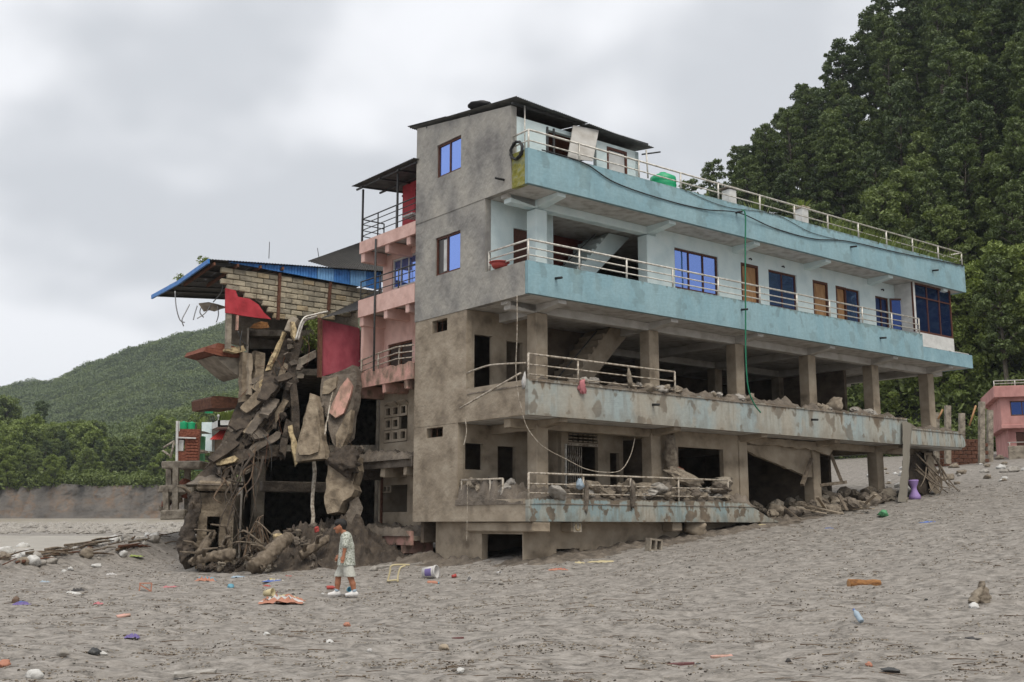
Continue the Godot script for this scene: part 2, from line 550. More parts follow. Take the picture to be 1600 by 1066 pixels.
	M.white_paint = noisy([[0.1, Color(0.70, 0.70, 0.69)], [0.9, Color(0.84, 0.84, 0.83)]], V * 0.4, 49, 0.8, 0.1)
	M.moss = noisy([[0.2, Color(0.50, 0.53, 0.44)], [0.42, Color(0.60, 0.585, 0.37)], [0.55, Color(0.52, 0.505, 0.20)], [0.9, Color(0.40, 0.41, 0.17)]], V * 0.6, 50, 0.9, 0.4)
	M.river_water = noisy([[0.2, Color(0.56, 0.52, 0.455)], [0.8, Color(0.63, 0.59, 0.525)]], V * 0.06, 51, 0.28, 0.25)
	M.bank = noisy([[0.15, Color(0.25, 0.24, 0.23)], [0.45, Color(0.36, 0.345, 0.33)], [0.58, Color(0.41, 0.385, 0.36)], [0.66, Color(0.45, 0.37, 0.30)], [0.72, Color(0.40, 0.38, 0.36)], [0.9, Color(0.45, 0.43, 0.41)]], Vector3(0.02, 0.03, 0.02), 52, 0.95, 1.0, true)
	M.forest_floor = noisy([[0.2, Color(0.10, 0.12, 0.06)], [0.8, Color(0.19, 0.21, 0.10)]], V * 0.05, 53, 0.95, 0.5, true)
	M.far_green = noisy([[0.2, Color(0.13, 0.20, 0.11)], [0.5, Color(0.19, 0.27, 0.14)], [0.8, Color(0.26, 0.34, 0.17)]], V * 0.006, 54, 0.95, 0.5, true)
	M.bark = noisy([[0.2, Color(0.22, 0.20, 0.17)], [0.8, Color(0.38, 0.355, 0.31)]], Vector3(1.0, 0.25, 1.0), 55, 0.95, 0.8)
	for k in [["leaf_a", 0.074, 0.104, 0.025], ["leaf_b", 0.106, 0.14, 0.033], ["leaf_c", 0.052, 0.078, 0.022], ["leaf_d", 0.138, 0.18, 0.036]]:
		var m := plain(Color.WHITE, 0.6)
		m.albedo_color = lin(k[1], k[2], k[3])
		m.backlight_enabled = true
		m.backlight = lin(k[1] * 0.6, k[2] * 0.6, k[3] * 0.5)
		M[k[0]] = m
	M.skin = plain(Color(0.62, 0.41, 0.30), 0.6)
	M.hair = plain(Color(0.075, 0.06, 0.05), 0.7)
	M.shoe = plain(Color(0.84, 0.83, 0.82), 0.7)
	M.shorts = noisy([[0.2, Color(0.66, 0.66, 0.62)], [0.8, Color(0.76, 0.76, 0.73)]], V * 3.0, 56, 0.9, 0.3)
	M.fabric = noisy([[0.25, Color(0.34, 0.36, 0.31)], [0.42, Color(0.52, 0.54, 0.48)], [0.5, Color(0.70, 0.71, 0.67)], [0.8, Color(0.79, 0.80, 0.77)]], V * 1.6, 57, 0.9, 0.3, false, 0.025, 4)
	for k in [["red_p", 0.72, 0.16, 0.14], ["orange_p", 0.74, 0.45, 0.34], ["yellow_p", 0.85, 0.76, 0.30], ["cream_p", 0.84, 0.78, 0.58], ["blue_p", 0.22, 0.36, 0.72], ["cyan_p", 0.30, 0.62, 0.74], ["pale_blue_p", 0.62, 0.73, 0.82], ["green_p", 0.22, 0.60, 0.36], ["lime_p", 0.62, 0.72, 0.30], ["white_p", 0.84, 0.84, 0.84], ["purple_p", 0.36, 0.30, 0.62], ["pink_p", 0.80, 0.42, 0.46], ["black_p", 0.10, 0.10, 0.11], ["maroon_p", 0.34, 0.13, 0.14], ["violet_p", 0.60, 0.47, 0.80], ["brown_p", 0.36, 0.26, 0.19]]:
		M[k[0]] = plain(Color(k[1], k[2], k[3]).lerp(Color(0.5, 0.47, 0.44), 0.34), 0.7)


# ---------------------------------------------------------------- the ground
func base_height(x: float, z: float) -> float:
	var f := -z
	var lx := (x - OX) * 0.781 + (f - 28.0) * 0.6246
	var a := 0.11 * 2.5 * log(1.0 + exp(clampf((lx + 3.6) / 2.5, -30.0, 30.0)))
	if lx > 60.0: a = 0.11 * (63.6 + (lx - 60.0) * 0.3)
	var r := 0.018 * maxf(0.0, f - 45.0)
	if f > 200.0: r = 0.018 * 155.0 + (f - 200.0) * 0.004
	var w := lerpf(1.0, smoothstep(-14.0, 4.0, x), smoothstep(36.0, 52.0, f))
	return lerpf(r, a, w)


func berm(x: float, z: float) -> float:
	# the bank of driftwood and stones along the shore
	var a := Vector2(-16.5, -27.5)
	var b := Vector2(-12.6, -42.0)
	var q := Vector2(x, z)
	var t := clampf((q - a).dot(b - a) / (b - a).length_squared(), 0.0, 1.0)
	var d := q.distance_to(a.lerp(b, t))
	return (0.15 + 0.8 * t) * exp(-d * d / 1.6)


func gy(x: float, z: float) -> float:
	var h := base_height(x, z) + berm(x, z)
	var near := smoothstep(120.0, 20.0, -z)
	h += near * (0.10 * noise.get_noise_2d(x * 0.35, z * 0.35) + 0.05 * noise.get_noise_2d(x * 1.3 + 40.0, z * 2.0) + 0.016 * noise.get_noise_2d(x * 5.0, z * 8.0 + 9.0))
	# rills that water cut across the mud
	var rl := absf(noise.get_noise_2d(x * 0.28 - 70.0, z * 1.5 + x * 0.5))
	h -= near * 0.05 * smoothstep(0.10, 0.0, rl)
	return h


func lines(spans: Array) -> PackedFloat32Array:
	# [[end, step], ...] starting at spans[0]
	var out := PackedFloat32Array()
	var v: float = spans[0]
	out.append(v)
	for k in range(1, spans.size()):
		while v < spans[k][0] - 0.001:
			v = minf(v + spans[k][1], spans[k][0])
			out.append(v)
	return out


func grid_mesh(xs: PackedFloat32Array, zs: PackedFloat32Array, f: Callable) -> ArrayMesh:
	var nx := xs.size()
	var nz := zs.size()
	var v := PackedVector3Array()
	var n := PackedVector3Array()
	v.resize(nx * nz)
	n.resize(nx * nz)
	for j in nz:
		for i in nx: v[j * nx + i] = Vector3(xs[i], f.call(xs[i], zs[j]), zs[j])
	for j in nz:
		for i in nx:
			var dx := v[j * nx + mini(i + 1, nx - 1)] - v[j * nx + maxi(i - 1, 0)]
			var dz := v[mini(j + 1, nz - 1) * nx + i] - v[maxi(j - 1, 0) * nx + i]
			var c := dx.cross(dz).normalized()
			n[j * nx + i] = c if c.y > 0.0 else -c
	var idx := PackedInt32Array()
	idx.resize((nx - 1) * (nz - 1) * 6)
	var k := 0
	for j in nz - 1:
		for i in nx - 1:
			var a := j * nx + i
			var up := zs[1] > zs[0]
			var q := [a, a + 1, a + nx + 1, a, a + nx + 1, a + nx] if up else [a, a + nx + 1, a + 1, a, a + nx, a + nx + 1]
			for t in q:
				idx[k] = t
				k += 1
	var arr := []
	arr.resize(Mesh.ARRAY_MAX)
	arr[Mesh.ARRAY_VERTEX] = v
	arr[Mesh.ARRAY_NORMAL] = n
	arr[Mesh.ARRAY_INDEX] = idx
	var me := ArrayMesh.new()
	me.add_surface_from_arrays(Mesh.PRIMITIVE_TRIANGLES, arr)
	return me


func ground() -> void:
	var xs := lines([-2500.0, [-500.0, 200.0], [-100.0, 20.0], [-28.0, 2.0], [-18.0, 0.5], [24.0, 0.17], [40.0, 0.6], [100.0, 4.0], [600.0, 50.0], [2500.0, 300.0]])
	var zs := lines([-3000.0, [-1000.0, 200.0], [-300.0, 35.0], [-90.0, 5.0], [-50.0, 0.9], [-38.0, 0.3], [-8.0, 0.14], [0.0, 1.0], [60.0, 10.0]])
	var g := put_mesh(grid_mesh(xs, zs, gy), "ground", M.mud)
	tag(g, "grey silt and gravel left by the flood", "ground", "", "structure")


func river() -> void:
	var xs := lines([-170.0, [-20.0, 5.0], [-10.0, 2.0]])
	var zs := lines([-170.0, [-46.0, 4.0]])
	# two channels of muddy water with a gravel bar between them
	for ch in [[-165.0, -118.0], [-82.0, -47.0]]:
		var zz := lines([ch[0], [ch[1], 3.0]])
		var me := grid_mesh(xs, zz, func(x: float, z: float) -> float:
			var t: float = (z - ch[0]) / (ch[1] - ch[0])
			var edge: float = minf(t, 1.0 - t) * (ch[1] - ch[0]) - 3.0 + 3.0 * noise.get_noise_1d(x * 0.05) - 6.0 * smoothstep(-22.0, -12.0, x)
			return base_height(x, z) + clampf(edge * 0.12, -0.4, 0.10) + 0.02 * noise.get_noise_2d(x * 0.2, z * 0.6))
		tag(put_mesh(me, "river_water", M.river_water), "", "", "", "structure")
	# the cut bank on the far side
	var st := mb(true)
	var top := func(x: float) -> float: return 7.4 + 0.5 * noise.get_noise_1d(x * 0.08) + 0.01 * (x + 80.0)
	heap(st, 420, 26, func(u: float, v: float) -> Vector3:
		var x := -150.0 + 150.0 * u
		var y0 := base_height(x, -174.0) - 0.4
		var y1: float = top.call(x)
		var gro := noise.get_noise_2d(x * 0.35, v * 0.8) * 0.9 + noise.get_noise_2d(x * 3.5, v * 14.0) * 0.35 + noise.get_noise_2d(x * 1.4, v * 3.0) * 0.2
		var cut := -0.7 * smoothstep(0.12, 0.0, absf(noise.get_noise_1d(x * 0.13 + 31.0)))
		var z := -172.0 - 3.5 * v - (gro * 0.6 - cut) * smoothstep(0.0, 0.2, v)
		return Vector3(x, lerpf(y0, y1, v), z), Vector3(0, 0, 1))
	tag(put(st, "river_bank", M.bank), "", "", "", "structure")
	# pale stones on the bar: too many to count
	var sm := mb()
	rock(sm, Vector3.ZERO, Vector3.ONE, 3.0, 1, 0.3)
	sm.generate_normals()
	var mm := MultiMesh.new()
	mm.transform_format = MultiMesh.TRANSFORM_3D
	var me2 := sm.commit()
	me2.surface_set_material(0, M.stone)
	mm.mesh = me2
	var spots := []
	for k in 2600:
		var z := rng.randf_range(-118.0, -84.0) if k < 1900 else rng.randf_range(-47.0, -34.0)
		var x := rng.randf_range(-75.0, -9.0) if k < 1900 else rng.randf_range(-28.0, -13.0)
		if noise.get_noise_2d(x * 0.06, z * 0.2) < -0.12: continue
		var s := rng.randf_range(0.12, 0.55) if k < 1900 else rng.randf_range(0.04, 0.22)
		spots.append(Transform3D(Basis(Vector3.UP, rng.randf() * TAU).scaled(Vector3(s, s * 0.6, s * 0.8)), Vector3(x, gy(x, z) + s * 0.15, z)))
	mm.instance_count = spots.size()
	for k in spots.size(): mm.set_instance_transform(k, spots[k])
	var mi := MultiMeshInstance3D.new()
	mi.name = "river_gravel"
	mi.multimesh = mm
	add_child(mi)
	tag(mi, "pale grey gravel and cobbles strewn along the river bar", "gravel", "", "stuff")


# ---------------------------------------------------------------- trees
func leaf(st: SurfaceTool, c: Vector3, s: float) -> void:
	# a small spray of foliage: a bent four-sided blade
	var b := Basis(Vector3(rng.randf_range(-1, 1), rng.randf_range(-0.4, 1), rng.randf_range(-1, 1)).normalized(), rng.randf() * TAU)
	var l := b.x * s * rng.randf_range(0.7, 1.2)
	var w := b.z * s * rng.randf_range(0.35, 0.6)
	var n := b.y * s * 0.15
	st.add_vertex(c - l); st.add_vertex(c + w + n); st.add_vertex(c + l)
	st.add_vertex(c - l); st.add_vertex(c + l); st.add_vertex(c - w + n)


func clump(st: SurfaceTool, c: Vector3, r: Vector3, n: int, s: float) -> void:
	for k in n:
		var d := Vector3(rng.randfn(), rng.randfn(), rng.randfn()).normalized() * pow(rng.randf(), 0.4)
		leaf(st, c + d * r, s * rng.randf_range(0.7, 1.3))


func make_tree(h: float, wide: float, clear: float, clumps: int, lm: Material, leaf_s: float, sd: int, called: String) -> Node3D:
	rng.seed = sd
	var t := Node3D.new()
	t.name = called
	var st := mb(true)
	var lean := Vector3(rng.randf_range(-0.06, 0.06), 0, rng.randf_range(-0.06, 0.06)) * h
	var trunk := []
	for k in 6: trunk.append(Vector3(0, -0.6 + (h * 0.92 + 0.6) * k / 5.0, 0) + lean * pow(k / 5.0, 2.0) + Vector3(rng.randf_range(-0.08, 0.08), 0, rng.randf_range(-0.08, 0.08)))
	tube(st, trunk, h * 0.018 + 0.04, 0.03, 6)
	var cs := mb()
	for k in clumps:
		var f := clear + (1.0 - clear) * (k + rng.randf()) / clumps
		var y := h * f
		var p := (f - clear) / (1.0 - clear)
		var rad := wide * (0.35 + 0.65 * sin(PI * pow(clampf(p * 0.92 + 0.06, 0, 1), 0.8))) * rng.randf_range(0.35, 1.0)
		var a := k * 2.4 + rng.randf() * 0.9
		var c := lean * f * f + Vector3(cos(a) * rad, y, sin(a) * rad)
		var from := lean * f * f + Vector3(0, y - rad * 0.55, 0)
		tube(st, [from, from.lerp(c, 0.55) + Vector3(0, 0.15, 0), c], 0.05 + 0.03 * (1.0 - p), 0.012, 4)
		var cr := wide * rng.randf_range(0.2, 0.36)
		clump(cs, c, Vector3(cr, cr * 0.62, cr), int(60 * cr * cr / (leaf_s * leaf_s * 7.0)) + 24, leaf_s)
	put(st, "trunk", M.bark, t)
	put(cs, "crown", lm, t)
	return t


func place(proto: Node3D, at: Vector3, s: float, label: String, group: String) -> void:
	var c: Node3D = proto.duplicate()
	c.name = numbered(String(proto.name))
	add_child(c)
	c.position = at
	c.rotation.y = rng.randf() * TAU
	c.scale = Vector3(s, s * rng.randf_range(0.9, 1.15), s)
	tag(c, label, "tree", group)


func hill_height(x: float, z: float) -> float:
	var f := -z
	var s := 0.91 * (minf(x, 95.0) - 21.0) + 29.0 + 0.68 * (minf(f, 121.0) - 120.0) - 0.35 * maxf(0.0, f - 121.0)
	s += 3.0 * noise.get_noise_2d(x * 0.05, z * 0.05) - 2.0 * maxf(0.0, 36.0 - f)
	if s < 12.0: s = lerpf(s, maxf(s, 0.0), 0.5)
	return maxf(s - 2.7, base_height(x, z) - 3.0)


var protos := []


func right_hill() -> void:
	var xs := lines([-30.0, [130.0, 2.5], [400.0, 30.0]])
	var zs := lines([-200.0, [-20.0, 2.5]])
	tag(put_mesh(grid_mesh(xs, zs, hill_height), "hillside", M.forest_floor), "", "", "", "structure")
	protos = [
		make_tree(12.5, 1.9, 0.40, 40, M.leaf_a, 0.165, 101, "slender_tree"),
		make_tree(10.5, 2.4, 0.30, 46, M.leaf_b, 0.17, 102, "broadleaf_tree"),
		make_tree(13.5, 2.0, 0.36, 46, M.leaf_c, 0.165, 103, "dark_tree"),
		make_tree(8.0, 2.6, 0.15, 48, M.leaf_d, 0.165, 104, "bright_tree"),
		make_tree(14.0, 1.7, 0.52, 32, M.leaf_a, 0.16, 105, "tall_tree"),
	]
	var labels := ["slender dark green tree on the steep wooded hillside behind the blue house", "rounded mid green broadleaf tree on the steep hillside behind the blue house", "dense very dark green tree on the steep hillside behind the blue house", "low bright yellow green bushy tree on the steep hillside behind the blue house", "tall thin bare-stemmed tree on the steep hillside behind the blue house"]
	rng.seed = 77
	var n := 0
	var gx := -4.0
	while gx < 78.0:
		var gf := 66.0
		while gf < 128.0:
			var x := gx + rng.randf_range(-1.7, 1.7)
			var f := gf + rng.randf_range(-1.7, 1.7)
			gf += 2.9
			var y := hill_height(x, -f)
			if y < base_height(x, -f) + 1.0 or n >= 296: continue
			# only where the camera could see it
			var px := x / f
			if px < 0.115 or px > 0.52: continue
			var el := (y + 11.0) / f
			if el < 0.10 or y / f > 0.64: continue
			var k: int = [0, 1, 2, 0, 4, 2, 1][rng.randi() % 7]
			if f < 84.0 and rng.randf() < 0.55: k = 3
			var s := rng.randf_range(0.8, 1.15)
			place(protos[k], Vector3(x, y, -f), s, labels[k], "trees on the steep hillside")
			n += 1
		gx += 2.9
	print("hill trees ", n)
	# the undergrowth between them and the wood that goes on to the right: one mass
	var st := mb()
	rng.seed = 9
	clump(st, Vector3(0, 0.9, 0), Vector3(1.7, 1.2, 1.7), 560, 0.165)
	st.generate_normals()
	var me := st.commit()
	me.surface_set_material(0, M.leaf_b)
	var spots := []
	for q in 2600:
		var x := rng.randf_range(-4.0, 80.0)
		var f := rng.randf_range(60.0, 128.0)
		var y := hill_height(x, -f)
		if y < base_height(x, -f) - 1.0 or x / f < 0.1 or x / f > 0.56: continue
		var s := rng.randf_range(0.6, 1.5)
		spots.append(Transform3D(Basis(Vector3.UP, rng.randf() * TAU).scaled(Vector3.ONE * s), Vector3(x, y - 0.2, -f)))
	stuff_copies(me, spots, "undergrowth", "dense green undergrowth between the trees on the steep hillside", "undergrowth")
	var sw := mb()
	clump(sw, Vector3(0, 6.5, 0), Vector3(2.8, 5.5, 2.8), 420, 0.6)
	tube(sw, [Vector3(0, -0.5, 0), Vector3(0.1, 5, 0), Vector3(0, 10, 0)], 0.2, 0.05, 5)
	sw.generate_normals()
	var mw := sw.commit()
	mw.surface_set_material(0, M.leaf_c)
	spots = []
	for q in 900:
		var x := rng.randf_range(48.0, 125.0)
		var f := rng.randf_range(35.5, 110.0)
		if x / f < 0.56: continue
		var y := hill_height(x, -f)
		if y < base_height(x, -f) + 0.5: continue
		spots.append(Transform3D(Basis(Vector3.UP, rng.randf() * TAU).scaled(Vector3.ONE * rng.randf_range(0.8, 1.3)), Vector3(x, y, -f)))
	stuff_copies(mw, spots, "hillside_wood", "wood going on along the steep hillside past the pink house", "wood")


func stuff_copies(me: Mesh, spots: Array, called: String, label: String, category: String) -> void:
	var mm := MultiMesh.new()
	mm.transform_format = MultiMesh.TRANSFORM_3D
	mm.mesh = me
	mm.instance_count = spots.size()
	for k in spots.size(): mm.set_instance_transform(k, spots[k])
	var mi := MultiMeshInstance3D.new()
	mi.name = numbered(called)
	mi.multimesh = mm
	add_child(mi)
	tag(mi, label, category, "", "stuff")


func ridge(px: Array, x: float) -> float:
	for k in px.size() - 1:
		if x <= px[k + 1][0]:
			var t: float = clampf((x - px[k][0]) / (px[k + 1][0] - px[k][0]), 0.0, 1.0)
			return lerpf(px[k][1], px[k + 1][1], t)
	return px[px.size() - 1][1]


func left_hills() -> void:
	# far ridge, climbing to the right, and a nearer spur below it
	var far_top := [[-800.0, 62.0], [-500.0, 84.0], [-360.0, 101.0], [-300.0, 112.0], [-240.0, 140.0], [-180.0, 160.0], [-90.0, 185.0], [0.0, 200.0], [300.0, 240.0]]
	var spur_top := [[-400.0, 0.0], [-190.0, 8.0], [-160.0, 20.0], [-110.0, 44.0], [-60.0, 66.0], [0.0, 85.0], [200.0, 100.0]]
	var far_h := func(x: float, z: float) -> float:
		var t := clampf((-z - 460.0) / 260.0, 0.0, 1.0)
		return 4.0 + 0.79 * ridge(far_top, x * 720.0 / maxf(-z, 400.0)) * pow(t, 0.9) * (1.0 - 0.4 * smoothstep(720.0, 1000.0, -z)) + 9.0 * t * noise.get_noise_2d(x * 0.012, z * 0.012) + 14.0 * t * (1.0 - t) * noise.get_noise_1d(x * 0.02 + z * 0.006) * 2.0
	var spur_h := func(x: float, z: float) -> float:
		var t := clampf((-z - 240.0) / 150.0, 0.0, 1.0)
		return 3.0 + 0.85 * ridge(spur_top, x) * pow(t, 0.8) + 5.0 * t * noise.get_noise_2d(x * 0.02, z * 0.02)
	tag(put_mesh(grid_mesh(lines([-900.0, [400.0, 12.0]]), lines([-1000.0, [-440.0, 12.0]]), far_h), "hill", M.far_green), "", "", "", "structure")
	tag(put_mesh(grid_mesh(lines([-420.0, [200.0, 8.0]]), lines([-400.0, [-236.0, 8.0]]), spur_h), "hill", M.far_green), "", "", "", "structure")
	tag(put_mesh(grid_mesh(lines([-420.0, [60.0, 6.0]]), lines([-245.0, [-175.5, 3.0]]), func(x: float, z: float) -> float: return 7.2 + 0.01 * (x + 80.0) + 0.05 * (-z - 175.0) + 0.6 * noise.get_noise_2d(x * 0.05, z * 0.05)), "terrace", M.forest_floor), "", "", "", "structure")
	rng.seed = 31
	var st := mb()
	clump(st, Vector3(0, 3.2, 0), Vector3(3.6, 3.0, 3.6), 330, 0.5)
	st.generate_normals()
	var me := st.commit()
	me.surface_set_material(0, M.leaf_a)
	var st2 := mb()
	clump(st2, Vector3(0, 2.6, 0), Vector3(3.2, 2.6, 3.2), 310, 0.48)
	st2.generate_normals()
	var me2 := st2.commit()
	me2.surface_set_material(0, M.leaf_b)
	var A := []
	var Bs := []
	for q in 15000:
		var z := -rng.randf_range(465.0, 735.0)
		var x := z * rng.randf_range(0.10, 0.50)
		var y: float = far_h.call(x, z)
		var s := rng.randf_range(0.8, 1.5)
		var tr := Transform3D(Basis(Vector3.UP, rng.randf() * TAU).scaled(Vector3(s, s * 0.95, s)), Vector3(x, y - 0.8, z))
		if noise.get_noise_2d(x * 0.03, z * 0.03) > 0.12: Bs.append(tr)
		else: A.append(tr)
	for q in 4200:
		var z := -rng.randf_range(246.0, 396.0)
		var x := z * rng.randf_range(0.08, 0.56)
		var y: float = spur_h.call(x, z)
		var s := rng.randf_range(0.6, 1.15)
		var tr := Transform3D(Basis(Vector3.UP, rng.randf() * TAU).scaled(Vector3(s, s * 0.95, s)), Vector3(x, y - 0.6, z))
		if rng.randf() < 0.55: Bs.append(tr)
		else: A.append(tr)
	stuff_copies(me, A, "far_wood", "dark green wood covering the hazy hills across the river", "wood")
	stuff_copies(me2, Bs, "far_wood", "lighter green wood patches on the hazy hills across the river", "wood")
	# trees along the top of the cut bank
	var labels := ["slender dark green tree above the cut river bank across the water", "rounded mid green broadleaf tree above the cut river bank across the water", "dense very dark green tree above the cut river bank across the water", "low bright yellow green bushy tree above the cut river bank across the water", "tall thin tree above the cut river bank across the water"]
	rng.seed = 41
	for row in 5:
		for i in 26:
			var f := 178.0 + row * 8.5 + rng.randf_range(-3, 3)
			var u := -0.505 + 0.335 * (i + rng.randf()) / 26.0
			var x := u * f
			var y := 7.2 + 0.01 * (x + 80.0) + 0.05 * (f - 175.0)
			# lower scrub round the scar in the bank
			var scar := smoothstep(0.035, 0.0, absf(u + 0.355))
			var left := smoothstep(-0.40, -0.50, u)
			var k: int = [1, 2, 3, 1, 2][rng.randi() % 5]
			if row == 0: k = [3, 1][rng.randi() % 2]
			var hgt: float = [12.5, 10.5, 13.5, 8.0, 14.0][k]
			var want := (5.0 + row * 1.75 + left * (1.2 + row * 0.45)) * rng.randf_range(0.85, 1.15) * (1.0 - 0.35 * scar)
			if scar > 0.5 and row < 2: continue
			place(protos[k], Vector3(x, y - hgt * 0.12 * want / hgt, -f), want / hgt * 1.15, labels[k], "trees above the cut bank")
	# scrub at their feet
	var sb := mb()
	clump(sb, Vector3(0, 0.8, 0), Vector3(1.8, 1.3, 1.8), 300, 0.22)
	sb.generate_normals()
	var meb := sb.commit()
	meb.surface_set_material(0, M.leaf_b)
	var spots := []
	for q in 520:
		var f := rng.randf_range(176.0, 184.0)
		var u := rng.randf_range(-0.51, -0.16)
		if absf(u + 0.355) < 0.012 and rng.randf() < 0.8: continue
		var s := rng.randf_range(0.6, 1.5)
		spots.append(Transform3D(Basis(Vector3.UP, rng.randf() * TAU).scaled(Vector3.ONE * s), Vector3(u * f, 7.1 + 0.01 * (u * f + 80.0), -f)))
	stuff_copies(meb, spots, "bank_scrub", "bright green scrub along the top of the cut river bank", "scrub")


# ---------------------------------------------------------------- the blue and grey house
func stain_image(w: int, h: int, clean: Color, dirt: Color, light: Color, sd: int, amount: float) -> ImageTexture:
	# painted render with mud splashed over the top edge and run down it
	var n := FastNoiseLite.new()
	n.seed = sd
	n.frequency = 1.0
	n.fractal_octaves = 4
	var im := Image.create(w, h, false, Image.FORMAT_RGB8)
	for i in w:
		var x := float(i) / h
		var drip := maxf(0.0, n.get_noise_1d(x * 0.7) * 0.9 + n.get_noise_1d(x * 3.0 + 50.0) * 0.55 - 0.10) * amount
		var band := n.get_noise_1d(x * 0.35 + 90.0)
		var paint := clean.lerp(light, smoothstep(-0.25, 0.35, band) * 0.7)
		for j in h:
			var v := float(j) / h
			var f := n.get_noise_2d(x * 1.6, v * 1.6)
			var c := paint.lerp(light, smoothstep(-0.05, 0.35, n.get_noise_2d(x * 1.1 + 7.0, v * 0.7)) * 0.5)
			c = c * (1.0 + 0.05 * n.get_noise_2d(x * 7.0, v * 7.0))
			var m := smoothstep(-0.04, 0.08, drip - v + f * 0.25)
			m = maxf(m, smoothstep(0.16, 0.34, n.get_noise_2d(x * 1.1 + 20.0, v * 1.0)) * amount)
			m = maxf(m, smoothstep(0.55, 1.05, v + 0.5 * n.get_noise_2d(x * 2.0 + 60.0, v)) * 0.45 * amount)
			m = maxf(m, smoothstep(0.10, 0.34, n.get_noise_2d(x * 4.0 + 3.0, v * 0.35 + 4.0)) * 0.3 * amount)
			m = maxf(m, smoothstep(0.05, -0.02, v - 0.04 - 0.1 * n.get_noise_1d(x * 4.0)))
			c = c.lerp(dirt * (0.95 + 0.3 * f), clampf(m, 0, 1) * 0.85)
			im.set_pixel(i, j, c)
	return ImageTexture.create_from_image(im)


func stained(w: int, h: int, clean: Color, dirt: Color, light: Color, sd: int, amount: float) -> StandardMaterial3D:
	var m := StandardMaterial3D.new()
	m.albedo_texture = stain_image(w, h, clean, dirt, light, sd, amount)
	m.roughness = 0.88
	m.normal_enabled = true
	m.normal_texture = bump_fine
	m.normal_scale = 0.3
	return m


func panel(st: SurfaceTool, poly: Array, t: float, xf: Transform3D) -> void:
	# an upright polygon (u, v) of thickness t with uv laid over its bounds
	var lo := Vector2(1e9, 1e9)
	var hi := -lo
	var flat := PackedVector2Array()
	for p in poly:
		lo = lo.min(p)
		hi = hi.max(p)
		flat.append(p)
	var area := 0.0
	for i in flat.size(): area += flat[i].cross(flat[(i + 1) % flat.size()])
	var V := func(p: Vector2, w: float) -> void:
		st.set_uv(Vector2((p.x - lo.x) / (hi.x - lo.x), (hi.y - p.y) / (hi.y - lo.y)))
		st.add_vertex(xf * Vector3(p.x, p.y, w))
	var flip := xf.basis.determinant() < 0.0
	var T := func(a: Vector2, wa: float, b: Vector2, wb: float, c: Vector2, wc: float, out: Vector3) -> void:
		var A := xf * Vector3(a.x, a.y, wa)
		var Bq := xf * Vector3(b.x, b.y, wb)
		var C := xf * Vector3(c.x, c.y, wc)
		if (A - C).cross(A - Bq).dot(xf.basis * out) < 0.0:
			V.call(a, wa); V.call(c, wc); V.call(b, wb)
		else:
			V.call(a, wa); V.call(b, wb); V.call(c, wc)
	var idx := Geometry2D.triangulate_polygon(flat)
	for i in range(0, idx.size(), 3):
		T.call(flat[idx[i]], 0.0, flat[idx[i + 1]], 0.0, flat[idx[i + 2]], 0.0, Vector3(0, 0, 1))
		T.call(flat[idx[i]], -t, flat[idx[i + 1]], -t, flat[idx[i + 2]], -t, Vector3(0, 0, -1))
	for i in flat.size():
		var a := flat[i]
		var b := flat[(i + 1) % flat.size()]
		var o := Vector2(b.y - a.y, a.x - b.x) * signf(area)
		T.call(a, 0.0, b, 0.0, b, -t, Vector3(o.x, o.y, 0))
		T.call(a, 0.0, b, -t, a, -t, Vector3(o.x, o.y, 0))


func P2(a: Array) -> Array:
	var out := []
	for k in range(0, a.size(), 2): out.append(Vector2(a[k], a[k + 1]))
	return out


func ragged(x0: float, x1: float, y: float, amp: float, step: float) -> Array:
	# points of a broken edge from x0 to x1
	var out := []
	var n := int(absf(x1 - x0) / step)
	for k in n + 1: out.append(Vector2(lerpf(x0, x1, float(k) / n), y + rng.randf_range(-amp, amp)))
	return out


func simple(called: String, m: Material, parent: Node, lo: Vector3, hi: Vector3, ch := 0.015) -> MeshInstance3D:
	var st := mb()
	cbox(st, (lo + hi) * 0.5, (hi - lo).abs(), ch)
	return put(st, called, m, parent)


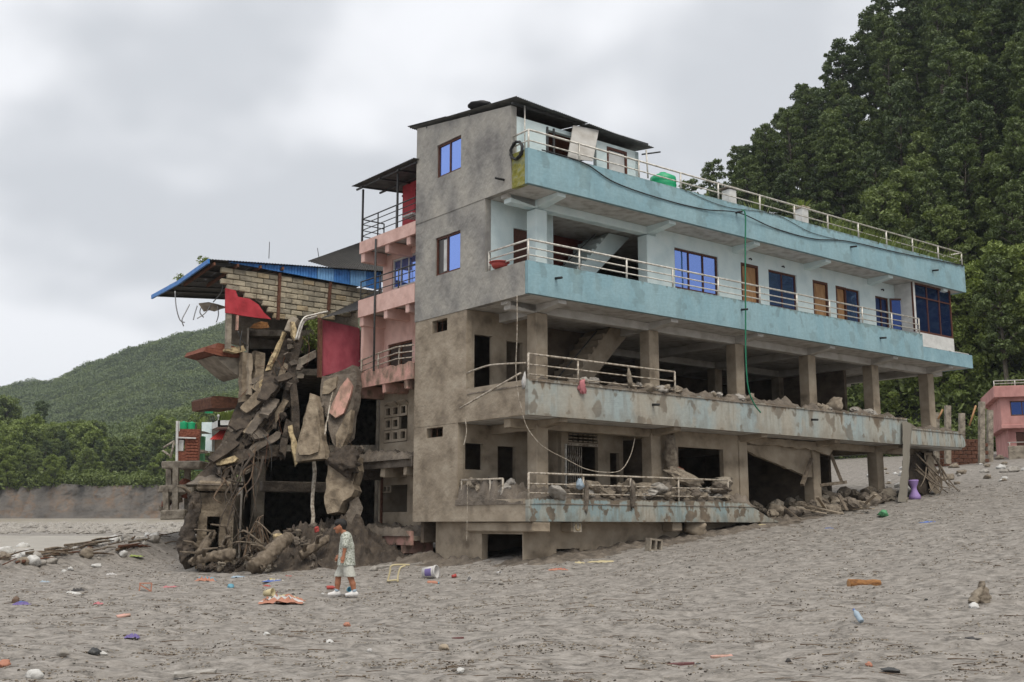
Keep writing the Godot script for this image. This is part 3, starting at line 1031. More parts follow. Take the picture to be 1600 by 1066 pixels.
func window(parent: Node, u0: float, u1: float, v0: float, v1: float, xf: Transform3D, panes: Array, gm: Material, fm: Material, called := "window", bars := [], fw := 0.06) -> Node3D:
	# a frame in a hole, set a little back, with a pane between each pair of posts
	var st := mb()
	var z := -0.05
	var bx := func(a: float, b: float, c: float, d: float) -> void:
		var q := []
		for w in [z, z - 0.07]:
			for p in [[a, c], [b, c], [b, d], [a, d]]: q.append(xf * Vector3(p[0], p[1], w))
		hexa(st, q)
	bx.call(u0, u0 + fw, v0, v1)
	bx.call(u1 - fw, u1, v0, v1)
	bx.call(u0 + fw, u1 - fw, v0, v0 + fw)
	bx.call(u0 + fw, u1 - fw, v1 - fw, v1)
	var us := [u0 + fw]
	for p in panes:
		var c := lerpf(u0, u1, p)
		bx.call(c - fw * 0.35, c + fw * 0.35, v0 + fw, v1 - fw)
		us.append(c)
	us.append(u1 - fw)
	var vs := [v0 + fw]
	for b in bars:
		vs.append(lerpf(v0, v1, b))
	vs.append(v1 - fw)
	var f := put(st, called, fm, parent)
	for i in us.size() - 1:
		for j in vs.size() - 1:
			var a: float = us[i] + 0.01
			var b: float = us[i + 1] - 0.01
			var c: float = vs[j] + 0.012
			var d: float = vs[j + 1] - 0.012
			var sp := mb()
			var q := []
			for w in [z - 0.03, z - 0.038]:
				for p in [[a, c], [b, c], [b, d], [a, d]]: q.append(xf * Vector3(p[0], p[1], w - 0.004 * ((i + j) % 2)))
			hexa(sp, q)
			put(sp, "pane", gm, f)
	for b in bars:
		var y := lerpf(v0, v1, b)
		var sb := mb()
		var q := []
		for w in [z + 0.004, z - 0.06]:
			for p in [[u0 + fw, y - fw * 0.3], [u1 - fw, y - fw * 0.3], [u1 - fw, y + fw * 0.3], [u0 + fw, y + fw * 0.3]]: q.append(xf * Vector3(p[0], p[1], w))
		hexa(sb, q)
		put(sb, "glazing_bar", fm, f)
	return f


func railing(parent: Node, pts: Array, hs: Array, posts: Array, m: Material, r := 0.028) -> Node3D:
	# pipe rails at the heights hs above the line pts, posts at the given places
	var o := Node3D.new()
	o.name = "railing"
	parent.add_child(o, true)
	for k in hs.size():
		var st := mb(true)
		var l := []
		for p in pts: l.append(p + Vector3(0, hs[k], 0))
		tube(st, l, r if k == hs.size() - 1 else r * 0.72, -1.0, 7)
		put(st, "rail", m, o)
	for p in posts:
		var st := mb(true)
		tube(st, [p + Vector3(0, -0.06, 0), p + Vector3(0, hs[hs.size() - 1], 0)], r * 1.05, -1.0, 7)
		put(st, "post", m, o)
	return o


func corrugated(st: SurfaceTool, a: Vector3, b: Vector3, c: Vector3, d: Vector3, pitch := 0.076, amp := 0.012) -> void:
	# a ribbed sheet over the quad a b c d; ribs run from the edge ab to the edge dc
	var n := int((b - a).length() / pitch) * 4
	var nrm := (b - a).cross(d - a).normalized()
	if nrm.y < 0.0: nrm = -nrm
	var t := nrm * 0.004
	for k in n:
		var u0 := float(k) / n
		var u1 := float(k + 1) / n
		var h0 := nrm * amp * sin(k * PI * 0.5)
		var h1 := nrm * amp * sin((k + 1) * PI * 0.5)
		var p0 := a.lerp(b, u0) + h0
		var p1 := a.lerp(b, u1) + h1
		var q0 := d.lerp(c, u0) + h0
		var q1 := d.lerp(c, u1) + h1
		quad(st, p0, p1, q1, q0, nrm)
		quad(st, p0 - t, p1 - t, q1 - t, q0 - t, -nrm)


const COLX := [1.12, 5.56, 9.55, 13.4, 17.23, 21.0]


func main_house() -> void:
	rng.seed = 3
	var H := thing("ruined_house", "long flood-damaged house with blue parapets, grey side wall and mud-filled lower floors", "house", Vector3(OX, OY, OZ), TH)
	var dirt := Color(0.40, 0.345, 0.285)
	var lightp := Color(0.63, 0.60, 0.545)
	M.band_top = stained(1800, 84, Color(0.51, 0.64, 0.68), Color(0.42, 0.49, 0.49), Color(0.56, 0.675, 0.705), 8, 0.32)
	M.band_low = stained(1024, 60, Color(0.51, 0.575, 0.58), dirt, lightp, 5, 0.95)
	M.band_mid = stained(1400, 76, Color(0.585, 0.63, 0.63), dirt, lightp, 6, 0.62)
	M.band_side = stained(256, 90, Color(0.56, 0.53, 0.48), dirt, Color(0.62, 0.58, 0.51), 7, 0.7)
	# --- floor slabs
	for s in [[0.0, 9.6, 0.1], [2.73, 21.6, 0.1], [5.95, 22.5, 0.1], [8.97, 22.3, 0.13]]:
		var x0: float = s[2]
		var m: Material = M.ceiling if s[0] > 2.0 else M.tan
		simple("floor_slab", m, H, Vector3(x0, s[0] + 0.004, -0.125), Vector3(s[1], s[0] + 0.16, -5.2), 0.01)
		if s[0] > 0.5: simple("floor_slab", m, H, Vector3(6.2, s[0] + 0.006, -5.2), Vector3(s[1], s[0] + 0.158, -9.0), 0.01)
	# --- parapets along the front
	var st := mb()
	panel(st, P2([0.0, 8.97, 22.5, 8.97, 22.5, 10.06, 11.0, 10.02, 0.0, 9.96]), 0.12, front(0))
	put(st, "parapet", M.band_top, H)
	st = mb()
	panel(st, P2([0.0, 5.95, 19.1, 5.95, 19.1, 6.93, 0.0, 6.84]), 0.12, front(0))
	put(st, "parapet", M.band_top, H)
	st = mb()
	panel(st, P2([19.1, 5.945, 22.62, 5.945, 22.62, 6.46, 19.1, 6.46]), 0.12, front(-0.003))
	put(st, "parapet", M.blue, H)
	st = mb()
	var poly := P2([0.0, 2.73, 17.72, 2.73])
	poly.append_array(ragged(17.72, 0.0, 3.69, 0.025, 0.3))
	panel(st, poly, 0.13, front(0))
	put(st, "parapet", M.band_mid, H)
	st = mb()
	poly = P2([17.74, 2.76, 21.5, 2.80, 21.72, 2.9, 21.6, 3.12, 21.42, 3.30])
	poly.append_array(ragged(21.3, 17.74, 3.38, 0.03, 0.3))
	panel(st, poly, 0.13, front(-0.006))
	var pp := put(st, "parapet", M.band_mid, H)
	pp.set_meta("label", "broken lower end of the muddy parapet")
	st = mb()
	poly = P2([0.0, 0.0, 10.25, -0.02, 9.6, 0.14, 9.1, 0.36, 8.7, 0.5])
	poly.append_array(ragged(8.5, 0.0, 0.585, 0.025, 0.25))
	panel(st, poly, 0.13, front(0))
	put(st, "parapet", M.band_low, H)
	# --- the side wall, storey by storey
	st = mb()
	wall(st, 0.68, 5.36, 8.97, 11.3, 0.2, [[3.02, 4.26, 10.16, 11.19]], side(-0.035))
	plate(st, [Vector3(-0.035, 11.3, -0.68), Vector3(-0.035, 11.3, -5.36), Vector3(-0.035, 12.05, -5.36), Vector3(-0.035, 11.36, -0.68)], Vector3(0.2, 0, 0))
	put(st, "wall", M.grey_render, H)
	st = mb()
	wall(st, 0.125, 0.679, 8.97, 9.95, 0.15, [], side(0.0))
	put(st, "parapet", M.moss, H).set_meta("label", "parapet end covered in yellow green moss")
	st = mb()
	wall(st, 0.122, 5.36, 5.93, 8.964, 0.2, [[-1.0, 1.86, 6.84, 9.1], [3.04, 4.3, 7.16, 8.32]], side(-0.02))
	put(st, "wall", M.grey_render, H)
	st = mb()
	wall(st, 0.132, 5.34, 2.74, 5.925, 0.2, [[-1.0, 2.74, 3.66, 6.1], [3.68, 4.45, 5.46, 5.83]], side(0.0))
	put(st, "wall", M.tan, H)
	st = mb()
	wall(st, 0.132, 5.34, 0.0, 2.732, 0.2, [[-1.0, 3.12, 0.58, 2.9], [3.85, 4.68, 2.4, 2.68]], side(0.003))
	put(st, "wall", M.tan, H)
	# --- side windows
	window(H, 3.02, 4.26, 10.16, 11.19, side(-0.035), [0.5], M.glass, M.frame)
	var sw := window(H, 3.04, 4.3, 7.16, 8.32, side(-0.02), [0.55], M.glass, M.frame)
	(sw.get_child(1) as MeshInstance3D).material_override = M.dark_pane  # dark pane colour stands for the unlit room of an open half
	simple("curtain", M.white_paint, sw, Vector3(0.04, 7.25, -3.95), Vector3(0.06, 8.2, -3.8), 0.005)
	# the open half of the lower one is only that dark colour
	for q in [[3.68, 4.45, 5.46, 5.83], [3.85, 4.68, 2.4, 2.68]]:
		st = mb()
		for b in 3:
			var u := lerpf(q[0], q[1], (b + 0.5) / 3.0)
			bar(st, side(0.0) * Vector3(u, q[2], -0.1), side(0.0) * Vector3(u, q[3], -0.1), 0.012, 0.012)
		put(st, "window_bars", M.rust, H)
	# --- columns
	for lev in [[0.16, 2.6, M.tan], [2.89, 5.72, M.tan], [6.11, 8.7, M.white_blue]]:
		for k in COLX.size():
			if lev[0] > 6.0 and k > 1: continue
			if lev[0] < 1.0 and k == 5: continue
			var y0: float = lev[0]
			if y0 < 1.0 and k >= 2: y0 = -0.6
			simple("column", lev[2], H, Vector3(COLX[k], y0, -1.42), Vector3(COLX[k] + 0.42, lev[1], -1.0), 0.02)
	# inner row
	for k in range(1, 6):
		simple("column", M.tan, H, Vector3(COLX[k], 2.89, -5.6), Vector3(COLX[k] + 0.4, 5.72, -5.2), 0.02)
	for k in range(3, 6):
		simple("column", M.tan, H, Vector3(COLX[k], 2.89, -8.95), Vector3(COLX[k] + 0.4, 5.72, -8.55), 0.02)
	# --- beams: along the columns and across at each
	for lev in [[2.73, M.tan, 20.9], [5.95, M.ceiling, 22.2], [8.97, M.white_blue, 22.2]]:
		var yb: float = lev[0]
		simple("beam", lev[1], H, Vector3(0.25, yb - 0.24, -1.36), Vector3(lev[2], yb + 0.002, -1.06), 0.015)
		if yb > 3.0 and yb < 6.0: simple("beam", lev[1], H, Vector3(6.2, yb - 0.24, -5.55), Vector3(lev[2], yb + 0.002, -5.25), 0.015)
		for k in COLX.size():
			if COLX[k] > lev[2]: continue
			var xa: float = COLX[k] + 0.06
			var mat: Material = lev[1]
			# the short arm that carries the balcony tapers to its end
			st = mb()
			hexa(st, [Vector3(xa, yb - 0.22, -1.06), Vector3(xa + 0.3, yb - 0.22, -1.06), Vector3(xa + 0.3, yb - 0.1, -0.14), Vector3(xa, yb - 0.1, -0.14), Vector3(xa, yb, -1.06), Vector3(xa + 0.3, yb, -1.06), Vector3(xa + 0.3, yb, -0.14), Vector3(xa, yb, -0.14)])
			put(st, "beam", mat, H)
			if yb < 8.0: simple("beam", mat, H, Vector3(xa, yb - 0.26, -8.9 if xa > 6.0 else -5.1), Vector3(xa + 0.3, yb, -1.364), 0.015)
	for yb in [5.95, 8.97]:
		st = mb()
		hexa(st, [Vector3(0.15, yb - 0.1, -1.36), Vector3(1.14, yb - 0.2, -1.36), Vector3(1.14, yb - 0.2, -1.06), Vector3(0.15, yb - 0.1, -1.06), Vector3(0.15, yb + 0.001, -1.36), Vector3(1.14, yb + 0.001, -1.36), Vector3(1.14, yb + 0.001, -1.06), Vector3(0.15, yb + 0.001, -1.06)])
		put(st, "beam", M.ceiling, H)
	# --- back and end walls
	for lev in [[-0.6, 2.728, 17.5], [2.89, 5.94, 17.5], [6.11, 8.96, 22.2]]:
		st = mb()
		wall(st, 0.2, 6.0, lev[0], lev[1], 0.15, [], front(-5.05))
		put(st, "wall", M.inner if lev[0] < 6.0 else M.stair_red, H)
		st = mb()
		wall(st, 6.2, lev[2], lev[0], lev[1], 0.15, [], front(-8.8))
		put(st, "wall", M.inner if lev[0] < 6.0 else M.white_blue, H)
		st = mb()
		wall(st, 5.05, 8.8, lev[0], lev[1], 0.15, [], side(6.05))
		put(st, "wall", M.tan, H)
	for q in [[17.5, 2.4, 8.8, 2.89, 5.94], [13.6, 1.45, 6.0, -0.8, 2.7], [17.4, 3.2, 8.8, -0.8, 2.7], [6.05, 1.2, 5.0, 0.16, 2.7]]:
		st = mb()
		wall(st, q[1], q[2], q[3], q[4], 0.15, [], side(q[0]))
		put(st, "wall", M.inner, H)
	st = mb()
	wall(st, 1.1, 8.8, 6.11, 8.96, 0.15, [], side(22.05))
	put(st, "wall", M.white_blue, H)
	# --- third floor front: wall with windows and doors
	var holes := [[6.81, 8.87, 7.2, 8.5], [10.0, 10.9, 6.12, 8.5], [11.45, 12.99, 7.2, 8.48], [13.91, 14.79, 6.12, 8.46], [15.27, 16.75, 6.12, 8.44], [17.76, 18.66, 6.12, 8.4]]
	st = mb()
	wall(st, 5.985, 19.2, 6.11, 8.966, 0.16, holes, front(-1.04))
	put(st, "wall", M.white_blue, H)
	var F := front(-1.04)
	window(H, 6.81, 8.87, 7.2, 8.5, F, [0.34, 0.67], M.glass, M.frame)
	window(H, 11.45, 12.99, 7.2, 8.48, F, [0.5], M.glass, M.frame)
	window(H, 15.9, 16.75, 6.12, 8.44, F, [], M.glass, M.frame, "window", [0.45])
	window(H, 17.76, 18.66, 6.12, 8.4, F, [0.5], M.glass_dark, M.frame, "window", [0.45])
	for d in [[10.0, 10.9, 8.5], [13.91, 14.79, 8.46], [15.27, 15.9, 8.44]]:
		st = mb()
		for q in [[d[0], d[0] + 0.07, 6.12, d[2]], [d[1] - 0.07, d[1], 6.12, d[2]], [d[0] + 0.07, d[1] - 0.07, d[2] - 0.08, d[2]]]:
			box(st, Vector3(q[0], q[2], -1.16), Vector3(q[1], q[3], -1.035))
		var fr := put(st, "door_frame", M.frame, H)
		st = mb()
		box(st, Vector3(d[0] + 0.075, 6.13, -1.135), Vector3(d[1] - 0.075, d[2] - 0.085, -1.10))
		for q in [[0.2, 0.9], [1.1, 2.15]]:
			cbox(st, Vector3((d[0] + d[1]) * 0.5, 6.13 + (q[0] + q[1]) * 0.5, -1.098), Vector3(d[1] - d[0] - 0.4, q[1] - q[0], 0.02), 0.008)
		put(st, "door_leaf", M.door, fr)
		st = mb()
		tube(st, [Vector3(d[1] - 0.13, 7.1, -1.09), Vector3(d[1] - 0.13, 7.1, -1.04), Vector3(d[1] - 0.24, 7.1, -1.04)], 0.012)
		put(st, "handle", M.steel, fr)
	# a glazed shutter swung open at the last door
	var lf := Node3D.new()
	lf.name = "window_shutter"
	H.add_child(lf, true)
	lf.position = Vector3(18.68, 0, -1.0)
	lf.rotation.y = -0.55
	window(lf, 0.0, 1.0, 6.9, 8.4, front(0.05), [], M.glass_dark, M.frame, "leaf_frame")
	# small lamps over the doors
	for x in [10.45, 12.2, 18.2]:
		st = mb(true)
		tube(st, [Vector3(x, 8.68, -1.05), Vector3(x, 8.68, -0.96), Vector3(x, 8.62, -0.94)], 0.025)
		put(st, "wall_lamp", M.black, H)
	# --- the glazed corner room at the far end
	st = mb()
	wall(st, 19.05, 21.75, 6.46, 7.06, 0.15, [], front(-0.24))
	put(st, "wall", M.white_paint, H)
	window(H, 19.05, 21.75, 7.065, 8.968, front(-0.2), [0.36, 0.68], M.glass_dark, M.frame, "window", [0.72], 0.07)
	st = mb()
	wall(st, 0.24, 1.04, 6.11, 8.965, 0.12, [], side(19.06))
	put(st, "wall", M.white_paint, H)
	window(H, 0.3, 3.4, 7.065, 8.968, Transform3D(Basis(Vector3(0, 0, -1), Vector3(0, 1, 0), Vector3(1, 0, 0)), Vector3(21.76, 0, 0)), [0.33, 0.66], M.glass_dark, M.frame, "window", [0.72], 0.07)
	st = mb()
	wall(st, 0.39, 3.4, 6.46, 7.06, 0.15, [], side(21.6))
	put(st, "wall", M.white_paint, H)
	# loose tiles along the ledge under it
	for k in 11:
		st = mb()
		cbox(st, Vector3(19.25 + k * 0.3, 6.475 + rng.randf_range(0, 0.01), -0.10), Vector3(0.27, 0.03, 0.2), 0.006, Basis(Vector3.UP, rng.randf_range(-0.15, 0.15)))
		put(st, "tile", M.white_paint, H)
	# --- stair hall: flight, red wall, railing
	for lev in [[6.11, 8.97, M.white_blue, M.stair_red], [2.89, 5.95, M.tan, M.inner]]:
		st = mb()
		var y0: float = lev[0]
		var y1: float = lev[1]
		plate(st, [Vector3(2.6, y0 + 0.1, -2.3), Vector3(3.15, y0 + 0.1, -2.3), Vector3(6.1, y1 - 0.02, -2.3), Vector3(5.2, y1 - 0.02, -2.3)], Vector3(0, 0, -1.15))
		put(st, "stair_flight", lev[2], H)
		for k in 12:
			var t := k / 12.0
			simple("stair_step", lev[2], H, Vector3(lerpf(2.62, 5.1, t), y0 + 0.1 + (y1 - y0 - 0.3) * t, -3.43), Vector3(lerpf(2.62, 5.1, t) + 0.26, y0 + 0.30 + (y1 - y0 - 0.3) * t, -2.32), 0.008)
		st = mb()
		wall(st, 1.6, 5.9, y0, y1 - 0.01, 0.12, [], front(-3.6))
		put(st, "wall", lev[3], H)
		st = mb(true)
		tube(st, [Vector3(2.7, y0 + 1.0, -2.26), Vector3(5.2, y1 - 0.1 + 0.5, -2.26).lerp(Vector3(2.7, y0 + 1.0, -2.26), 0.25)], 0.02)
		put(st, "handrail", M.dark_metal, H)
	# the entrance recess at the corner of each storey
	st = mb()
	wall(st, 0.19, 2.5, 6.11, 8.965, 0.14, [[1.0, 1.75, 6.0, 8.3]], front(-1.86))
	put(st, "wall", M.white_blue, H)
	simple("door_leaf", M.frame, H, Vector3(1.01, 6.12, -1.96), Vector3(1.74, 8.29, -1.91), 0.01)
	st = mb()
	wall(st, 0.21, 2.3, 2.89, 5.945, 0.14, [[0.3, 0.95, 2.8, 5.25], [1.46, 2.06, 2.8, 5.18]], front(-2.76))
	put(st, "wall", M.tan, H)
	st = mb()
	wall(st, 0.21, 2.9, 0.16, 2.728, 0.14, [[0.28, 0.92, 1.45, 2.19], [1.44, 2.10, 0.0, 2.15]], front(-3.14))
	put(st, "wall", M.tan, H)
	# --- ground-floor front wall behind the railing, with grille door and grilles
	st = mb()
	wall(st, 2.9, 5.56, 0.16, 2.725, 0.14, [[3.25, 4.51, 0.0, 2.2], [3.33, 4.5, 2.3, 2.62], [5.0, 5.4, 0.0, 2.05]], front(-2.2))
	put(st, "wall", M.tan, H)
	st = mb()
	wall(st, 2.2, 3.0, 0.16, 2.72, 0.14, [], side(2.91))
	put(st, "wall", M.tan, H)
	var gate := Node3D.new()
	gate.name = "folding_gate"
	H.add_child(gate, true)
	for k in 8:
		st = mb()
		bar(st, Vector3(3.28 + k * 0.085, 0.2, -2.24), Vector3(3.28 + k * 0.085, 2.18, -2.24), 0.03, 0.015)
		put(st, "bar", M.rail_muddy, gate)
	for k in 7:
		for j in 4:
			st = mb()
			var x := 3.28 + k * 0.085
			bar(st, Vector3(x, 0.4 + j * 0.45, -2.225), Vector3(x + 0.085, 0.62 + j * 0.45, -2.225), 0.012, 0.012)
			put(st, "lattice", M.rail_muddy, gate)
	simple("gate_frame", M.rail, gate, Vector3(3.18, 0.2, -2.26), Vector3(3.24, 2.24, -2.16), 0.01)
	simple("gate_frame", M.rail_muddy, gate, Vector3(3.25, 2.2, -2.26), Vector3(4.5, 2.27, -2.16), 0.01)
	for row in 3:
		for k in 6:
			simple("grille_bar", M.tan, H, Vector3(3.34 + k * 0.2, 2.32 + row * 0.1, -2.28), Vector3(3.49 + k * 0.2, 2.36 + row * 0.1, -2.2), 0.008)
	st = mb()
	wall(st, 5.985, 9.54, 0.16, 2.728, 0.16, [[6.75, 8.82, 0.3, 2.25]], front(-1.04))
	put(st, "wall", M.tan, H)
	# hanging panel of broken wall beyond it
	st = mb()
	plate(st, [Vector3(10.05, 2.45, -1.1), Vector3(13.4, 2.66, -1.1), Vector3(13.75, 1.5, -1.05), Vector3(13.2, 1.5, -1.05), Vector3(10.1, 2.25, -1.1)], Vector3(0, 0, -0.14), 0.03)
	put(st, "wall", M.tan, H).set_meta("label", "torn triangular remnant of wall")
	st = mb()
	plate(st, [Vector3(10.0, 2.7, -0.95), Vector3(13.6, 2.7, -0.9), Vector3(14.3, 2.45, -0.8), Vector3(14.0, 2.25, -0.75), Vector3(13.3, 2.42, -0.85), Vector3(10.0, 2.5, -0.95)], Vector3(0, 0, -0.1), 0.03)
	put(st, "wall", M.tan, H).set_meta("label", "strip of wall hanging under the slab")
	# --- the half-buried storey
	st = mb()
	wall(st, 0.6, 4.57, -2.2, -0.004, 0.2, [[0.62, 2.37, -2.4, -0.33]], side(0.3))
	put(st, "wall", M.tan, H)
	st = mb()
	wall(st, 0.502, 9.4, -2.2, -0.004, 0.2, [[1.45, 2.28, -1.35, -0.72], [2.42, 2.56, -1.0, -0.76]], front(-0.6))
	put(st, "wall", M.tan, H)
	st = mb()
	wall(st, 0.4, 9.0, -2.2, -0.01, 0.2, [], front(-4.4))
	put(st, "wall", M.tan, H)
	for q in [[0.15, 0.75, -3.0, 0.0], [1.6, 1.95, -0.59, -0.14], [5.5, 5.9, -0.59, -0.14]]:
		st = mb()
		cbox(st, Vector3((q[0] + q[1]) * 0.5, -0.14, (q[2] + q[3]) * 0.5 - 0.01), Vector3(q[1] - q[0], 0.27, absf(q[3] - q[2])), 0.03, Basis(), 0.01)
		put(st, "beam", M.tan, H)
	# the beam end carries a pressed mark
	st = mb()
	cbox(st, Vector3(1.78, -0.14, -0.128), Vector3(0.3, 0.3, 0.04), 0.012)
	put(st, "beam_end", M.concrete, H)
	st = mb(true)
	tube(st, curve([Vector3(1.71, -0.05, -0.1), Vector3(1.71, -0.18, -0.1), Vector3(1.78, -0.23, -0.1), Vector3(1.85, -0.18, -0.1), Vector3(1.85, -0.05, -0.1)], 4), 0.014)
	put(st, "relief_mark", M.fresh_break, H)
	st = mb(true)
	rock(st, Vector3(6.6, -0.2, -0.3), Vector3(0.35, 0.3, 0.3), 4.4, 2)
	put(st, "concrete_lump", M.tan, H)
	# --- railings
	var L3 := []
	for x in [0.06, 1.89, 3.72, 5.64, 7.68, 9.69, 11.62, 13.43, 15.35, 17.2, 19.0]: L3.append(Vector3(x, 6.85 + 0.004 * x, -0.06))
	railing(H, [L3[0], L3[10]], [0.16, 0.36, 0.58], L3, M.rail)
	railing(H, [Vector3(0.06, 6.84, -0.07), Vector3(0.06, 6.84, -1.8)], [0.16, 0.36, 0.575], [Vector3(0.06, 6.84, -1.78)], M.rail)
	var L4 := []
	for x in [0.08, 1.93, 4.3, 6.1, 7.83, 9.88, 11.7, 13.57, 15.39, 17.16, 18.9, 20.7, 22.44]: L4.append(Vector3(x, 9.98 + 0.004 * x, -0.06))
	railing(H, [L4[0], L4[12]], [0.22, 0.52], L4, M.rail)
	railing(H, [Vector3(22.42, 10.06, -0.06), Vector3(22.42, 10.06, -8.0)], [0.22, 0.52], [Vector3(22.42, 10.06, -2.5), Vector3(22.42, 10.06, -5.2), Vector3(22.42, 10.06, -8.0)], M.rail)
	railing(H, [Vector3(0.08, 9.98, -0.06), Vector3(0.05, 9.95, -0.66)], [0.22, 0.52], [], M.rail)
	st = mb()
	wall(st, 0.125, 9.0, 8.975, 10.06, 0.13, [], Transform3D(Basis(Vector3(0, 0, -1), Vector3(0, 1, 0), Vector3(1, 0, 0)), Vector3(22.5, 0, 0)))
	put(st, "parapet", M.blue, H)
	st = mb()
	wall(st, 0.125, 9.0, 5.95, 6.46, 0.13, [], Transform3D(Basis(Vector3(0, 0, -1), Vector3(0, 1, 0), Vector3(1, 0, 0)), Vector3(22.62, 0, 0)))
	put(st, "parapet", M.blue, H)
	var L2 := [Vector3(0.05, 3.68, -0.06), Vector3(1.8, 3.68, -0.06), Vector3(3.72, 3.68, -0.06), Vector3(5.62, 3.68, -0.06)]
	railing(H, [L2[0], Vector3(1.8, 3.68, -0.05), Vector3(3.8, 3.67, -0.03), L2[3]], [0.12, 0.38, 0.66], L2, M.rail_muddy)
	var L1 := [Vector3(0.05, 0.58, -0.06), Vector3(1.95, 0.58, -0.06), Vector3(3.72, 0.58, -0.06), Vector3(5.66, 0.58, -0.06), Vector3(7.83, 0.58, -0.06)]
	railing(H, [L1[0], Vector3(2.0, 0.58, -0.03), L1[4]], [0.14, 0.38, 0.65], L1, M.rail_muddy)
	# bent and torn rails on the side
	railing(H, [Vector3(0.07, 0.5, -1.15), Vector3(0.07, 0.52, -3.05)], [0.3, 0.62], [Vector3(0.07, 0.5, -1.15), Vector3(0.07, 0.5, -1.7), Vector3(0.07, 0.5, -3.0)], M.rail_muddy)
	for l in [[Vector3(0.02, 4.11, -2.71), Vector3(-0.05, 4.15, -2.17), Vector3(-0.10, 4.18, -1.53), Vector3(-0.06, 4.15, -0.88), Vector3(0.03, 4.10, -0.13)], [Vector3(-0.45, 3.06, -2.39), Vector3(-0.30, 3.40, -1.40), Vector3(-0.05, 3.84, -0.24)]]:
		st = mb(true)
		tube(st, curve(l, 4), 0.026)
		put(st, "bent_rail", M.rail_muddy, H)
	st = mb(true)
	tube(st, [Vector3(0.06, 3.76, -2.79), Vector3(0.06, 4.28, -2.77)], 0.03)
	put(st, "post", M.rail_muddy, H)
	# --- drain spouts
	for q in [[0.96, 6.48], [8.58, 9.71], [14.76, 9.58], [20.09, 9.51], [8.67, 6.57], [16.28, 6.48], [12.04, 3.31], [4.6, 3.3]]:
		st = mb(true)
		tube(st, [Vector3(q[0], q[1], -0.05), Vector3(q[0] + 0.02, q[1] - 0.02, 0.24)], 0.035, -1.0, 8)
		put(st, "drain_spout", M.black, H)
	st = mb(true)
	tube(st, [Vector3(0.1, 9.3, -1.0), Vector3(-0.36, 9.27, -0.95)], 0.035, -1.0, 8)
	put(st, "drain_spout", M.black, H)
	# --- the room on the roof
	st = mb()
	wall(st, 0.175, 4.95, 9.13, 11.1, 0.14, [[1.25, 3.2, 9.0, 10.98], [3.62, 4.45, 9.0, 11.0]], front(-0.7))
	put(st, "wall", M.white_blue, H)
	st = mb()
	wall(st, 0.2, 4.95, 9.13, 11.7, 0.14, [[0.9, 3.4, 10.0, 11.5]], front(-5.2))
	put(st, "wall", M.white_blue, H)
	st = mb()
	wall(st, 0.7, 5.2, 9.13, 11.1, 0.14, [], Transform3D(Basis(Vector3(0, 0, -1), Vector3(0, 1, 0), Vector3(1, 0, 0)), Vector3(4.95, 0, 0)))
	put(st, "wall", M.white_blue, H)
	st = mb()
	for q in [[3.62, 3.69, 9.14, 11.0], [4.38, 4.45, 9.14, 11.0], [3.69, 4.38, 10.92, 11.0]]:
		box(st, Vector3(q[0], q[2], -0.78), Vector3(q[1], q[3], -0.69))
	var fr2 := put(st, "door_frame", M.frame, H)
	simple("door_leaf", M.white_paint, fr2, Vector3(3.7, 9.15, -0.76), Vector3(4.37, 10.91, -0.72), 0.01)
	for x in [1.26, 1.5]:
		simple("post", M.dark_metal, H, Vector3(x, 9.14, -0.72), Vector3(x + 0.06, 11.05, -0.66), 0.01)
	simple("ceiling_panel", M.brick, H, Vector3(1.3, 10.98, -4.9), Vector3(3.2, 11.06, -0.9), 0.01)
	# ribbed roof sheets in four strips, one lifted
	for k in 4:
		st = mb()
		var xa := -0.12 + k * 1.36
		var xb := xa + 1.33
		var up := 0.012 * (k % 2)
		corrugated(st, Vector3(xa, 11.50 + up - k * 0.07, -0.35), Vector3(xb, 11.43 + up - k * 0.07, -0.35), Vector3(xb, 12.12 + up - k * 0.05, -5.7), Vector3(xa, 12.17 + up - k * 0.05, -5.7))
		put(st, "roof_sheet", M.sheet, H)
	st = mb()
	corrugated(st, Vector3(-0.13, 11.93, -3.7), Vector3(0.9, 11.93, -3.7), Vector3(0.9, 12.24, -5.8), Vector3(-0.13, 12.24, -5.8))
	put(st, "roof_sheet", M.sheet, H)
	for q in [[-0.6, 11.42], [-2.6, 11.68], [-4.8, 11.97]]:
		simple("rafter", M.dark_metal, H, Vector3(-0.05, q[1] - 0.06, q[0] - 0.05), Vector3(5.3, q[1] + 0.02, q[0]), 0.01)
	st = mb(true)
	tube(st, [Vector3(5.0, 11.02, -0.6), Vector3(5.65, 11.2, -0.45)], 0.025)
	put(st, "rafter", M.dark_metal, H)
	st = mb(true)
	tube(st, [Vector3(4.98, 10.2, -0.35), Vector3(4.98, 11.1, -0.4)], 0.025)
	put(st, "post", M.rail, H)
	st = mb(true)
	tube(st, [Vector3(0.35, 10.0, -0.55), Vector3(0.35, 11.4, -0.55)], 0.02)
	put(st, "post", M.rail, H)


